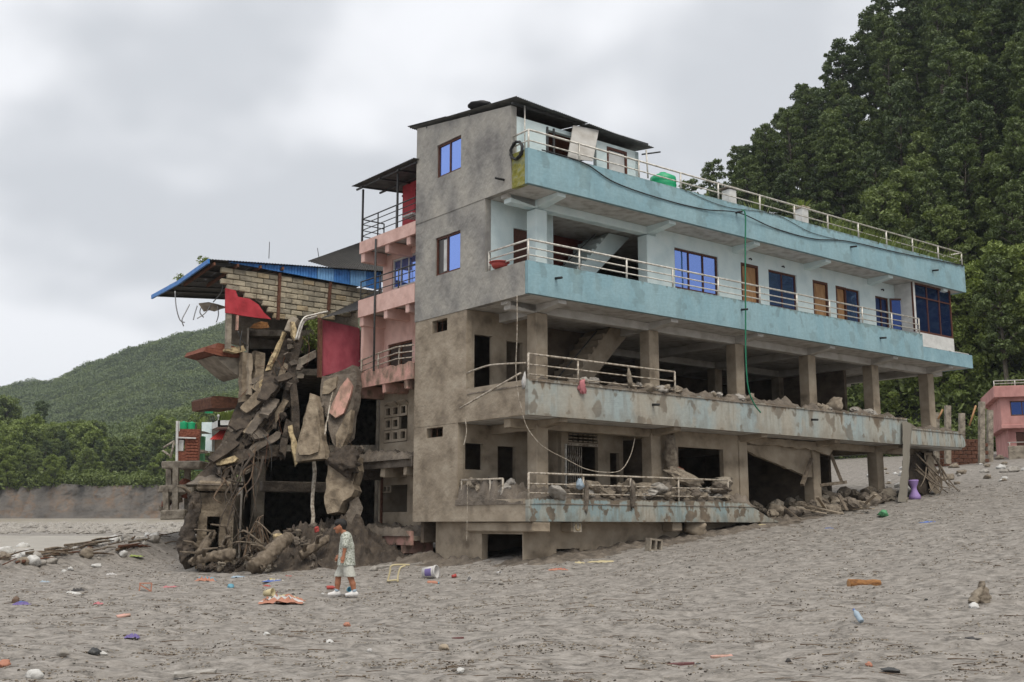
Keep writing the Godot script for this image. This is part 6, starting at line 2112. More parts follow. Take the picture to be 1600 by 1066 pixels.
	railing(p, [Vector3(-0.3, 3.7, 0.3), Vector3(6.0, 3.7, 0.3)], [0.14, 0.3], [Vector3(-0.3, 3.7, 0.3), Vector3(0.8, 3.7, 0.3), Vector3(1.9, 3.7, 0.3), Vector3(3.0, 3.7, 0.3)], M.rail, 0.03)
	simple("garden_wall", M.concrete, p, Vector3(0.1, -0.8, 0.9), Vector3(6.0, 0.22, 1.1), 0.02)
	railing(p, [Vector3(0.1, 0.22, 1.0), Vector3(5.0, 0.22, 1.0)], [0.2], [Vector3(0.2, 0.22, 1.0), Vector3(1.2, 0.22, 1.0), Vector3(2.2, 0.22, 1.0)], M.rail, 0.025)
	# unfinished brick walls with bare columns
	var n := thing("unfinished_house", "unfinished red brick walls with bare concrete columns and bamboo props", "building")
	for q in [[Vector3(23.54, 7.56, -60.00), Vector3(23.35, 4.73, -60.00)], [Vector3(24.00, 7.89, -59.50), Vector3(23.79, 4.70, -59.50)], [Vector3(25.37, 7.62, -61.00), Vector3(25.18, 4.78, -61.00)], [Vector3(25.67, 8.05, -59.00), Vector3(25.42, 4.68, -59.00)], [Vector3(26.97, 7.80, -61.00), Vector3(26.75, 4.78, -61.00)]]:
		st = mb()
		bar(st, q[0], q[1], 0.28, 0.28)
		put(st, "column", M.concrete, n)
	var bm := []
	for k in 3:
		st = mb()
		cbox(st, Vector3.ZERO, Vector3(0.46, 0.2, 0.24), 0.015, Basis(), 0.01)
		st.generate_normals()
		bm.append(st.commit())
	var w0: Vector3 = Vector3(23.54, 5.21, -60.30)
	var w1: Vector3 = Vector3(26.80, 5.21, -60.30)
	var cnt := int((w1.x - w0.x) / 0.475)
	for r in 7:
		for k in cnt:
			if r > 7 and (k % 4 == 1 or k % 4 == 2): continue
			if r > 9 and k % 3 != 0: continue
			var o := put_mesh(bm[rng.randi() % 3], "brick", M.rust, n)
			o.position = Vector3(w0.x + k * 0.475 + (0.23 if r % 2 else 0.0), w0.y - 0.5 + r * 0.215, -60.3)
	for q in [[Vector3(23.15, 7.09, -58.80), Vector3(23.43, 7.61, -58.80)], [Vector3(24.70, 6.71, -58.50), Vector3(25.12, 7.79, -58.50)]]:
		st = mb(true)
		tube(st, q, 0.05)
		put(st, "bamboo_prop", M.door, n)


# ---------------------------------------------------------------- things on the roof and walls
func hpt(v: Vector3) -> Vector3:
	# from the frame of the house to the world
	return Vector3(OX, OY, OZ) + Basis(Vector3.UP, TH) * v


func hpts(a: Array) -> Array:
	var out := []
	for v in a: out.append(hpt(v))
	return out


func wire(called: String, label: String, category: String, m: Material, pts: Array, r: float, group := "") -> void:
	var st := mb(true)
	tube(st, curve(pts, 8), r, -1.0, 6)
	tag(put(st, called, m), label, category, group)


func roof_things() -> void:
	rng.seed = 71
	water_tank(hpt(Vector3(6.75, 10.0, -1.4)), 0.42, 0.98, "big green ribbed water tank on the blue house's roof terrace")
	var st: SurfaceTool
	var pl := [[8.95, 9.3, 10.72, "white plastered brick planter box on the roof terrace beside the water tank"], [12.8, 13.15, 10.78, "cream planter with a sprouting plant on the roof terrace past the first planter"]]
	for q in pl:
		var t := thing("planter", q[3], "planter", hpt(Vector3(q[0], 9.13, -1.0)), TH)
		st = mb()
		cbox(st, Vector3((q[1] - q[0]) * 0.5, (q[2] - 9.13) * 0.5, 0.3), Vector3(q[1] - q[0], q[2] - 9.13, 0.36), 0.03)
		put(st, "box", M.white_paint, t)
		st = mb()
		cbox(st, Vector3((q[1] - q[0]) * 0.5, q[2] - 9.13 + 0.04, 0.3), Vector3(q[1] - q[0] + 0.1, 0.07, 0.46), 0.02)
		put(st, "coping", M.concrete_dark if q[0] < 10.0 else M.tan, t)
		if q[0] > 10.0: grass_tuft(t, "plant", Vector3(0.18, q[2] - 9.1, 0.3), 40, 0.3, 0.5, M.leaf_d)
	var k := 0
	for x in [14.3, 15.0, 15.8, 16.6, 17.6, 18.4, 19.3, 20.0, 20.9, 21.6, 22.1, 10.2]:
		var g := grass_tuft(self, "terrace_plant", hpt(Vector3(x, 9.75, -0.45)), 70, 0.85, 0.55, [M.leaf_d, M.leaf_b][k % 2])
		tag(g, "arching green plant behind the roof terrace railing", "plant", "plants along the roof terrace railing")
		k += 1
	# loose board leaning by the roof room
	st = mb()
	plate(st, hpts([Vector3(2.12, 11.24, -0.5), Vector3(3.08, 11.3, -0.46), Vector3(2.62, 10.2, -0.24), Vector3(1.7, 10.1, -0.28)]), Vector3(-0.02, 0, -0.03), 0.0)
	tag(put(st, "hanging_board", M.ceiling), "loose pale ceiling board hanging out under the roof sheets", "board")
	# coil of cable on the railing corner
	st = mb(true)
	var ring := []
	for i in 60:
		var a := i * TAU / 14.0
		ring.append(hpt(Vector3(-0.05 + 0.03 * sin(i * 1.7), 9.98 + 0.24 * cos(a) + 0.02 * sin(i * 2.3), -0.42 + 0.25 * sin(a))))
	tube(st, ring, 0.03, -1.0, 6)
	tag(put(st, "cable_coil", M.cable), "black cable coil hung on the mossy parapet corner", "cable")
	wire("cable", "black cable sagging along the upper blue parapet", "cable", M.cable, hpts([Vector3(0.5, 10.0, 0.0), Vector3(2.0, 9.95, 0.03), Vector3(3.2, 9.62, 0.03), Vector3(5.0, 9.5, 0.03), Vector3(7.0, 9.52, 0.03), Vector3(8.6, 9.68, 0.1), Vector3(10.4, 9.52, 0.03), Vector3(12.5, 9.5, 0.03), Vector3(14.6, 9.75, 0.03), Vector3(18.0, 9.85, 0.03), Vector3(22.4, 10.05, 0.03)]), 0.018)
	wire("cable", "thin grey cable draped loosely below the terrace railing", "cable", M.dark_metal, hpts([Vector3(6.0, 10.0, 0.02), Vector3(8.0, 9.8, 0.02), Vector3(10.5, 10.0, 0.02), Vector3(12.4, 9.72, 0.02), Vector3(14.0, 9.72, 0.02)]), 0.009)
	wire("hose", "green hose hanging from a spout down past three blue and muddy parapets", "hose", M.hose, hpts([Vector3(8.62, 9.74, 0.2), Vector3(8.72, 9.6, 0.26), Vector3(8.7, 8.4, 0.22), Vector3(8.68, 6.4, 0.16), Vector3(8.64, 5.0, 0.14), Vector3(8.7, 4.1, 0.14), Vector3(8.95, 3.62, 0.14), Vector3(9.28, 3.36, 0.12)]), 0.024)
	wire("wire", "pale wire hanging from the middle balcony over the bent rail", "wire", M.rail_muddy, [Vector3(0.13, 7.30, -27.40), Vector3(0.13, 6.32, -27.40), Vector3(0.10, 5.34, -27.50), Vector3(0.18, 4.60, -27.60)], 0.012)
	wire("wire", "pale wire swooping from the middle balcony across the lowest railing", "wire", M.rail_muddy, [Vector3(0.20, 4.58, -27.70), Vector3(0.36, 3.99, -27.80), Vector3(0.66, 3.57, -27.90), Vector3(0.97, 3.37, -28.30), Vector3(1.44, 3.17, -28.80), Vector3(1.98, 2.95, -29.40), Vector3(2.54, 2.88, -29.90), Vector3(3.03, 2.96, -30.40), Vector3(3.35, 3.39, -30.80), Vector3(3.51, 3.91, -31.00)], 0.012)
	wire("wire", "short wire dangling from the slab over the side parapet", "wire", M.rail_muddy, [Vector3(-1.28, 4.31, -29.60), Vector3(-1.24, 3.96, -29.60), Vector3(-1.32, 3.58, -29.60)], 0.014)
	wire("wire", "thin wire hanging from the side parapet to the mud", "wire", M.rail_muddy, [Vector3(-1.20, 2.54, -29.40), Vector3(-1.20, 1.80, -29.40), Vector3(-1.21, 1.03, -29.40)], 0.008)
	# red basin on the balcony
	var bs := thing("basin", "red plastic basin on the side parapet of the upper balcony", "basin", hpt(Vector3(0.04, 6.86, -1.28)))
	st = mb(true)
	lathe(st, [Vector2(0.001, 0.0), Vector2(0.18, 0.0), Vector2(0.25, 0.14), Vector2(0.235, 0.14), Vector2(0.17, 0.02), Vector2(0.001, 0.02)], 20)
	put(st, "bowl", M.red_p, bs)
	st = mb(true)
	lathe(st, [Vector2(0.25, 0.14), Vector2(0.29, 0.15), Vector2(0.285, 0.165), Vector2(0.235, 0.145)], 20)
	put(st, "rim", M.red_p, bs)
	# stool on the upper balcony
	st = mb()
	cbox(st, hpt(Vector3(17.2, 7.0, -0.5)), Vector3(0.5, 0.06, 0.35), 0.02, Basis(Vector3.UP, TH))
	for q in [[17.0, -0.36], [17.4, -0.36], [17.0, -0.64], [17.4, -0.64]]:
		tube(st, [hpt(Vector3(q[0], 6.1, q[1])), hpt(Vector3(q[0], 6.98, q[1]))], 0.018)
	tag(put(st, "stool", M.dark_metal), "dark metal stool standing on the upper balcony by the open door", "stool")
	# dark pot on the roof-room's roof
	st = mb(true)
	rock(st, hpt(Vector3(0.2, 11.93, -2.4)), Vector3(0.38, 0.13, 0.3), 6.0, 2, 0.15)
	tag(put(st, "tarp_bundle", M.black), "dark bundle lying on the ribbed roof of the top room", "bundle")


func house_frame(o: Node3D) -> Node3D:
	o.position = Vector3(OX, OY, OZ)
	o.rotation.y = TH
	return o


func balcony_debris() -> void:
	rng.seed = 83
	var o: MeshInstance3D
	o = mud_sheet(self, "balcony_mud", M.wet_mud, 0.1, 17.72, 0.03, -1.9, 3.68, 0.30, 3.0, -0.3, 150, 14)
	tag(house_frame(o), "thick grey mud lying along the middle balcony", "mud", "", "stuff")
	o = mud_sheet(self, "balcony_mud", M.wet_mud, 17.5, 21.6, 0.02, -1.9, 3.36, 0.26, 53.0, -0.2, 34, 14)
	tag(house_frame(o), "grey mud lying on the broken lower end of the middle balcony", "mud", "", "stuff")
	o = mud_sheet(self, "balcony_mud", M.wet_mud, 6.0, 21.4, -1.6, -8.6, 3.25, 0.25, 13.0, 0.1, 80, 30)
	tag(house_frame(o), "mud floor inside the open middle storey", "mud", "", "stuff")
	o = mud_sheet(self, "balcony_mud", M.wet_mud, 0.05, 9.3, 0.02, -2.2, 0.5, 0.34, 23.0, 0.25, 80, 16)
	tag(house_frame(o), "grey mud and silt filling the lowest balcony", "mud", "", "stuff")
	o = mud_sheet(self, "balcony_mud", M.wet_mud, -0.02, 1.0, -0.1, -3.2, 0.5, 0.4, 33.0, 0.35, 12, 30)
	tag(house_frame(o), "mud heaped at the side of the lowest balcony", "mud", "", "stuff")
	o = mud_sheet(self, "balcony_mud", M.wet_mud, -0.02, 0.7, -0.1, -2.7, 3.55, 0.16, 43.0, 0.0, 10, 30)
	tag(house_frame(o), "mud lying on the side parapet of the middle balcony", "mud", "", "stuff")
	# stones caught behind the railings
	var rk := func(called: String, p: Vector3, s: Vector3, m: Material, label: String, group: String) -> void:
		var st := mb(rng.randf() < 0.35)
		rock(st, Vector3.ZERO, s, rng.randf() * 90.0, 2, 0.35)
		var q := put(st, called, m)
		q.position = hpt(p)
		q.rotation = Vector3(rng.randf_range(-0.5, 0.5), rng.randf() * TAU, rng.randf_range(-0.5, 0.5))
		tag(q, label, "stone", group)
	for k in 64:
		var x := pow(rng.randf(), 0.75) * 7.6 + 0.3
		if x < 2.2 and rng.randf() < 0.6: x += 2.5
		var s := rng.randf_range(0.10, 0.26)
		rk.call("balcony_stone", Vector3(x, 0.66 + rng.randf_range(0.0, 0.34), rng.randf_range(-0.75, -0.16)), Vector3(s * 1.3, s * 0.8, s), [M.muddy_stone, M.stone, M.wet_mud, M.muddy_stone][k % 4], "muddy stone heaped behind the railing of the lowest balcony", "stones on the lowest balcony")
	for k in 16:
		var s := rng.randf_range(0.09, 0.18)
		rk.call("side_stone", Vector3(rng.randf_range(0.1, 0.5), 0.7 + rng.randf_range(0.0, 0.35), rng.randf_range(-3.0, -1.1)), Vector3(s * 1.2, s, s), [M.muddy_stone, M.stone, M.wet_mud][k % 3], "muddy stone heaped behind the broken side railing of the lowest balcony", "stones at the side railing")
	for k in 26:
		var s := rng.randf_range(0.07, 0.19)
		var x := rng.randf_range(2.0, 5.9) if k < 12 else rng.randf_range(6.0, 17.0)
		rk.call("ledge_stone", Vector3(x, 3.76 + rng.randf_range(0.0, 0.08), rng.randf_range(-0.3, -0.05)), Vector3(s * 1.3, s * 0.8, s), [M.muddy_stone, M.stone][k % 2], "muddy stone caught on the edge of the middle balcony", "stones on the middle balcony")
	rk.call("boulder", Vector3(1.0, 0.72, -0.02), Vector3(0.42, 0.14, 0.2), M.stone, "flat grey boulder poking through the lowest balcony railing near the corner", "")
	rk.call("boulder", Vector3(6.3, 1.28, -0.4), Vector3(0.6, 0.2, 0.3), M.muddy_stone, "large flat slab stone on top of the lowest balcony heap", "")
	rk.call("boulder", Vector3(14.1, 3.95, -0.55), Vector3(0.5, 0.26, 0.35), M.muddy_stone, "rounded boulder in the mud beside a middle storey column", "")
	rk.call("boulder", Vector3(8.15, 1.15, -0.5), Vector3(0.36, 0.24, 0.3), M.concrete, "square grey block in the lowest balcony heap by the wide opening", "")
	# mud mounds inside the corner recess
	# pendants: rag, pink bag, blue pail, white shoe
	var rag := func(called: String, label: String, category: String, p: Vector3, s: Vector3, m: Material, sd: float) -> void:
		var st := mb(true)
		rock(st, Vector3.ZERO, s, sd, 2, 0.5, 1.8)
		var q := put(st, called, m)
		q.position = hpt(p)
		q.rotation.y = TH
		tag(q, label, category)
	rag.call("bag", "pink bag hanging on a post of the middle railing", "bag", Vector3(1.84, 3.6, 0.06), Vector3(0.11, 0.2, 0.08), M.pink_p, 1.0)
	rag.call("rag", "white and grey rag hanging at the middle balcony corner", "rag", Vector3(-0.02, 3.62, -0.15), Vector3(0.07, 0.2, 0.07), M.white_p, 2.0)
	rag.call("pail", "pale blue plastic pail caught on the lowest railing", "pail", Vector3(1.75, 0.98, 0.02), Vector3(0.12, 0.16, 0.1), M.pale_blue_p, 3.0)
	rag.call("rag", "muddy rag caught on a post of the middle railing", "rag", Vector3(3.7, 3.98, 0.0), Vector3(0.09, 0.26, 0.08), M.muddy_stone, 4.0)
	rag.call("rag", "long muddy rag wrapped on a post of the lowest railing", "rag", Vector3(3.72, 0.72, 0.02), Vector3(0.1, 0.4, 0.08), M.wet_mud, 5.0)
	rag.call("rag", "muddy rag dangling from a post of the lowest railing beside the pail", "rag", Vector3(1.98, 0.62, 0.02), Vector3(0.07, 0.42, 0.07), M.wet_mud, 6.0)
	rag.call("bundle", "muddy bundle with a reddish end hanging beside the wide opening", "bundle", Vector3(6.15, 2.0, -0.75), Vector3(0.22, 0.62, 0.2), M.muddy_stone, 7.0)
	rag.call("pot", "reddish clay pot under the hanging muddy bundle", "pot", Vector3(6.3, 1.45, -0.6), Vector3(0.16, 0.16, 0.14), M.brick, 8.0)
	# leaning post and stump under the far end
	var st := mb()
	plate(st, hpts([Vector3(17.23, 3.56, 0.10), Vector3(17.80, 3.50, 0.10), Vector3(17.48, 2.27, 0.14), Vector3(17.01, 0.70, 0.20), Vector3(16.49, 0.70, 0.20), Vector3(17.07, 2.25, 0.14)]), Vector3(0.1, 0, -0.2), 0.02)
	tag(put(st, "leaning_post", M.band_mid), "blue and tan broken post leaning under the middle parapet end", "post")
	st = mb()
	plate(st, hpts([Vector3(19.0, 2.5, -0.9), Vector3(20.9, 2.7, -0.9), Vector3(20.6, 1.9, -0.8), Vector3(20.3, 1.2, -0.7), Vector3(19.6, 0.9, -0.6), Vector3(18.9, 1.4, -0.8), Vector3(18.7, 2.0, -0.9)]), Vector3(0.15, -0.05, -0.5), 0.09)
	tag(put(st, "wall_remnant", M.dark_mud), "dark torn wall remnant under the far end of the middle slab", "ruin")
	st = mb()
	plate(st, hpts([Vector3(19.9, 2.6, -0.7), Vector3(20.4, 2.6, -0.7), Vector3(20.5, 1.7, -0.55), Vector3(20.2, 0.9, -0.4), Vector3(19.85, 1.2, -0.5)]), Vector3(0.1, 0, -0.2), 0.04)
	tag(put(st, "wall_remnant", M.tan), "tan slab of plaster hanging on the dark wall remnant", "ruin")
	for k in 14:
		st = mb(true)
		var a := hpt(Vector3(rng.randf_range(18.6, 20.8), rng.randf_range(1.7, 2.6), -0.5))
		var b := hpt(Vector3(rng.randf_range(18.0, 21.2), rng.randf_range(0.9, 1.3), rng.randf_range(0.0, 0.6)))
		tube(st, curve([a, a.lerp(b, 0.5) + Vector3(rng.randf_range(-0.2, 0.2), -0.2, 0.1), b], 4), rng.randf_range(0.02, 0.045), 0.012, 5)
		tag(put(st, "dry_branch", M.wood), "dry branch tangled round the dark wall remnant", "branch", "branches at the wall remnant")
	# boulders jammed under the slab between the columns
	for k in 60:
		var x := rng.randf_range(11.0, 17.2)
		var z := rng.randf_range(-2.6, 0.2)
		var s := rng.randf_range(0.1, 0.3)
		var w := hpt(Vector3(x, 0, z))
		var st2 := mb(k % 3 == 0)
		rock(st2, Vector3.ZERO, Vector3(s * 1.15, s * 0.85, s), rng.randf() * 70.0, 2, 0.35)
		var q := put(st2, "jammed_boulder", [M.muddy_stone, M.wet_mud, M.concrete, M.muddy_stone][k % 4])
		q.position = Vector3(w.x, gy(w.x, w.z) + s * 0.4 + maxf(0.0, -z) * 0.16, w.z)
		q.rotation = Vector3(rng.randf(), rng.randf() * TAU, 0)
		tag(q, "muddy boulder jammed under the slab between the columns", "boulder", "boulders under the slab")
	for k in 12:
		st = mb()
		var a := hpt(Vector3(rng.randf_range(10.2, 14.5), 0, rng.randf_range(0.0, 0.7)))
		a.y = gy(a.x, a.z) + 0.08
		var d := Basis(Vector3.UP, rng.randf() * TAU) * Vector3(rng.randf_range(0.5, 1.3), rng.randf_range(0.0, 0.5), 0)
		bar(st, a, a + d, 0.1, 0.035)
		tag(put(st, "broken_plank", [M.wood, M.tan][k % 2]), "broken plank lying at the foot of the columns", "plank", "planks at the foot of the columns")
	for k in 3:
		st = mb()
		var a: Vector3 = [hpt(Vector3(12.9, 1.2, -0.4)), hpt(Vector3(12.2, 1.2, -0.6)), hpt(Vector3(14.3, 1.3, -0.5))][k]
		var b: Vector3 = [hpt(Vector3(13.4, 1.3, 0.3)), hpt(Vector3(13.2, 2.1, -0.9)), hpt(Vector3(14.15, 2.3, -0.8))][k]
		bar(st, a, b, 0.12, 0.1)
		tag(put(st, "broken_plank", M.wood), ["plank slanting down out of the columns' rubble", "plank propped up inside the dark bay", "upright plank beside the second muddy column"][k], "plank")
	# mud bank piled against the half-buried storey
	st = mb(true)
	heap(st, 70, 12, func(u: float, v: float) -> Vector3:
		var x := lerpf(-0.5, 12.0, u)
		var w := hpt(Vector3(x, 0, lerpf(0.9, -1.2, v)))
		var h := (0.10 + 0.14 * absf(noise.get_noise_2d(x * 1.4, v * 2.0)) + 0.08 * noise.get_noise_2d(x * 5.0, v * 6.0)) * smoothstep(0.0, 0.5, v) * smoothstep(0.0, 0.1, u)
		return Vector3(w.x, gy(w.x, w.z) - 0.03 + h, w.z))
	tag(put(st, "mud_bank", M.wet_mud), "ridge of dark mud piled along the foot of the half-buried storey", "mud", "", "stuff")
	st = mb(true)
	heap(st, 40, 16, func(u: float, v: float) -> Vector3:
		var w := hpt(Vector3(lerpf(-1.6, 0.4, v), 0, lerpf(-1.6, -9.0, u)))
		var h := 0.3 * smoothstep(0.0, 0.9, v) * (0.5 + 0.7 * noise.get_noise_2d(u * 7.0, v * 2.0)) * smoothstep(0.0, 0.25, u) + 0.15 * noise.get_noise_2d(u * 26.0, v * 8.0) * v
		return Vector3(w.x, gy(w.x, w.z) - 0.04 + h, w.z))
	tag(put(st, "mud_bank", M.wet_mud), "dark mud bank under the lowest pink ledge", "mud", "", "stuff")
	# purple hourglass stool
	var vs := thing("hourglass_stool", "purple plastic hourglass-shaped stool at the foot of the leaning post", "stool")
	var vp := Vector2(14.38, -39.08)
	vs.position = Vector3(vp.x, gy(vp.x, vp.y) - 0.03, vp.y)
	vs.rotation.z = 0.05
	vs.scale = Vector3.ONE * 0.88
	st = mb(true)
	lathe(st, [Vector2(0.001, 0.0), Vector2(0.2, 0.0), Vector2(0.235, 0.06), Vector2(0.22, 0.16), Vector2(0.14, 0.3), Vector2(0.105, 0.42), Vector2(0.11, 0.5), Vector2(0.17, 0.62), Vector2(0.2, 0.72)], 20)
	put(st, "body", M.violet_p, vs)
	st = mb(true)
	lathe(st, [Vector2(0.2, 0.72), Vector2(0.215, 0.75), Vector2(0.2, 0.79), Vector2(0.1, 0.8), Vector2(0.001, 0.8)], 20)
	put(st, "seat", M.violet_p, vs)


# ---------------------------------------------------------------- the boy
func cone_dist(p: Vector3, b: Array) -> float:
	# distance to a tapered capsule [a, b, radius a, radius b, squash of depth]
	var a: Vector3 = b[0]
	var d: Vector3 = b[1] - a
	var q := p - a
	if b.size() > 4:
		q.z /= b[4]
		d.z /= b[4]
	var t := clampf(q.dot(d) / maxf(d.length_squared(), 1e-9), 0.0, 1.0)
	return (q - d * t).length() - lerpf(b[2], b[3], t)


func nets(st: SurfaceTool, bones: Array, cell: float, k: float, cut_y := -1e9) -> void:
	# mesh the smooth union of the bones as surface nets
	var lo := Vector3(1e9, 1e9, 1e9)
	var hi := -lo
	for b in bones:
		var r := maxf(b[2], b[3]) + cell * 3.0
		for e in 2:
			lo = lo.min(b[e] - Vector3(r, r, r))
			hi = hi.max(b[e] + Vector3(r, r, r))
	var n := Vector3i(((hi - lo) / cell).ceil()) + Vector3i.ONE
	var f := PackedFloat32Array()
	f.resize(n.x * n.y * n.z)
	for x in n.x:
		for y in n.y:
			for z in n.z:
				var p := lo + Vector3(x, y, z) * cell
				var d := 1e9
				for b in bones:
					var c := cone_dist(p, b)
					if d > 1e8: d = c
					else:
						var h := clampf(0.5 + 0.5 * (d - c) / k, 0.0, 1.0)
						d = lerpf(d, c, h) - k * h * (1.0 - h)
				d = maxf(d, cut_y - p.y)
				f[(x * n.y + y) * n.z + z] = d
	var at := {}
	var id := func(x: int, y: int, z: int) -> int: return (x * n.y + y) * n.z + z
	for x in n.x - 1:
		for y in n.y - 1:
			for z in n.z - 1:
				var c := Vector3.ZERO
				var m := 0
				var s0 := f[(x * n.y + y) * n.z + z] < 0.0
				var mixed := false
				for q in 8:
					if (f[((x + (q & 1)) * n.y + y + ((q >> 1) & 1)) * n.z + z + (q >> 2)] < 0.0) != s0: mixed = true
				if not mixed: continue
				for e in [[0, 1], [2, 3], [4, 5], [6, 7], [0, 2], [1, 3], [4, 6], [5, 7], [0, 4], [1, 5], [2, 6], [3, 7]]:
					var oa := Vector3(e[0] & 1, (e[0] >> 1) & 1, e[0] >> 2)
					var ob := Vector3(e[1] & 1, (e[1] >> 1) & 1, e[1] >> 2)
					var va := f[((x + int(oa.x)) * n.y + y + int(oa.y)) * n.z + z + int(oa.z)]
					var vb := f[((x + int(ob.x)) * n.y + y + int(ob.y)) * n.z + z + int(ob.z)]
					if (va < 0.0) == (vb < 0.0): continue
					c += oa.lerp(ob, va / (va - vb))
					m += 1
				at[id.call(x, y, z)] = lo + (Vector3(x, y, z) + c / m) * cell
	for x in range(1, n.x - 1):
		for y in range(1, n.y - 1):
			for z in range(1, n.z - 1):
				var v := f[(x * n.y + y) * n.z + z]
				for ax in 3:
					var o := Vector3i.ZERO
					o[ax] = 1
					var w := f[((x + o.x) * n.y + y + o.y) * n.z + z + o.z]
					if (v < 0.0) == (w < 0.0): continue
					var u := Vector3i.ZERO
					var t := Vector3i.ZERO
					u[(ax + 1) % 3] = 1
					t[(ax + 2) % 3] = 1
					var c0 := Vector3i(x, y, z)
					var l := []
					for q in [c0, c0 - u, c0 - u - t, c0 - t]:
						var key: int = id.call(q.x, q.y, q.z)
						if not at.has(key): break
						l.append(at[key])
					if l.size() == 4: quad(st, l[0], l[1], l[2], l[3], Vector3(o) * (1.0 if v < 0.0 else -1.0))


func boy() -> void:
	rng.seed = 91
	var g := Vector2(-3.28, -21.77)
	var P := thing("person", "boy in patterned grey shirt, pale shorts and white shoes walking with his head bowed", "person", Vector3(g.x, gy(g.x, g.y), g.y), 0.12)
	# he walks to -x; z towards the camera
	var head := Vector3(-0.115, 1.335, 0.0)
	var bones := [
		[head + Vector3(0.015, 0.045, 0), head + Vector3(-0.015, -0.01, 0), 0.098, 0.088, 0.86],
		[head + Vector3(-0.03, -0.03, 0), head + Vector3(-0.055, -0.085, 0), 0.066, 0.042, 0.85],
		[head + Vector3(0.035, -0.05, 0), Vector3(0.0, 1.16, 0), 0.052, 0.06],
		[Vector3(0.0, 1.11, 0), Vector3(0.03, 0.72, 0), 0.095, 0.11, 1.25],
		# arm towards the camera: hanging, hand at the hip
		[Vector3(0.0, 1.12, 0.15), Vector3(-0.01, 0.93, 0.19), 0.052, 0.04],
		[Vector3(-0.01, 0.93, 0.19), Vector3(-0.035, 0.77, 0.2), 0.04, 0.028],
		# other arm, held forward
		[Vector3(0.0, 1.12, -0.15), Vector3(-0.02, 0.92, -0.19), 0.052, 0.04],
		[Vector3(-0.02, 0.92, -0.19), Vector3(-0.12, 0.78, -0.17), 0.04, 0.028],
		# front leg (away from the camera) and rear leg
		[Vector3(0.0, 0.72, -0.07), Vector3(-0.13, 0.40, -0.08), 0.085, 0.062],
		[Vector3(-0.13, 0.40, -0.08), Vector3(-0.14, 0.24, -0.08), 0.06, 0.056],
		[Vector3(-0.14, 0.24, -0.08), Vector3(-0.15, 0.07, -0.08), 0.056, 0.038],
		[Vector3(0.04, 0.72, 0.07), Vector3(0.10, 0.40, 0.08), 0.085, 0.062],
		[Vector3(0.10, 0.40, 0.08), Vector3(0.155, 0.24, 0.08), 0.06, 0.056],
		[Vector3(0.155, 0.24, 0.08), Vector3(0.19, 0.08, 0.08), 0.056, 0.038],
	]
	var st := mb(true)
	nets(st, bones, 0.016, 0.02)
	# face and ears on a finer grid
	var fine := [
		[head + Vector3(-0.095, -0.005, 0), head + Vector3(-0.118, -0.032, 0), 0.012, 0.016],
		[head + Vector3(-0.085, -0.075, -0.018), head + Vector3(-0.085, -0.075, 0.018), 0.012, 0.012],
		[head + Vector3(0.012, 0.0, 0.082), head + Vector3(0.008, -0.03, 0.08), 0.02, 0.014],
		[head + Vector3(0.012, 0.0, -0.082), head + Vector3(0.008, -0.03, -0.08), 0.02, 0.014],
	]
	nets(st, fine, 0.006, 0.008)
	# hands: palm, four unequal fingers, thumb
	for hd in [[Vector3(-0.035, 0.77, 0.2), Vector3(-0.05, 0.70, 0.2), 1.0], [Vector3(-0.12, 0.78, -0.17), Vector3(-0.17, 0.72, -0.16), -1.0]]:
		var w: Vector3 = hd[0]
		var e: Vector3 = hd[1]
		var d := (e - w).normalized()
		var across := Vector3(0.9, -0.2, 0.1).normalized()
		across = (across - d * across.dot(d)).normalized()
		var inw: Vector3 = d.cross(across) * float(hd[2])
		var hb := [[w, e, 0.026, 0.03], [w + across * 0.015, e + across * 0.024, 0.02, 0.016], [w - across * 0.012, e - across * 0.022, 0.02, 0.016]]
		for k in 4:
			var a: Vector3 = e + across * (0.024 - 0.016 * k)
			var ln: float = [0.045, 0.055, 0.052, 0.04][k]
			var m: Vector3 = a + d * ln * 0.6 + inw * 0.008
			hb.append([a, m, 0.0085, 0.008])
			hb.append([m, m + (d + inw * 0.9).normalized() * ln * 0.55, 0.008, 0.0065])
		var ta := w + d * 0.02 - across * 0.03
		hb.append([w + d * 0.01, ta, 0.014, 0.011])
		hb.append([ta, ta + (d * 0.8 - across * 0.45).normalized() * 0.035, 0.0105, 0.008])
		nets(st, hb, 0.005, 0.006)
	put(st, "body", M.skin, P)
	# eyes
	for s in [-1, 1]:
		var e := mb(true)
		rock(e, head + Vector3(-0.094, 0.008, 0.034 * s), Vector3(0.007, 0.008, 0.012), 1.0, 1, 0.0)
		put(e, "eye", M.black, P)
	# hair
	st = mb(true)
	nets(st, [[head + Vector3(0.03, 0.065, 0), head + Vector3(-0.02, 0.075, 0), 0.1, 0.088, 0.9], [head + Vector3(0.05, 0.03, 0), head + Vector3(0.055, -0.015, 0), 0.078, 0.06, 1.0], [head + Vector3(-0.055, 0.085, -0.03), head + Vector3(-0.075, 0.065, 0.03), 0.045, 0.04]], 0.011, 0.03)
	put(st, "hair", M.hair, P)
	# loose shirt, shorts, shoes, socks
	st = mb(true)
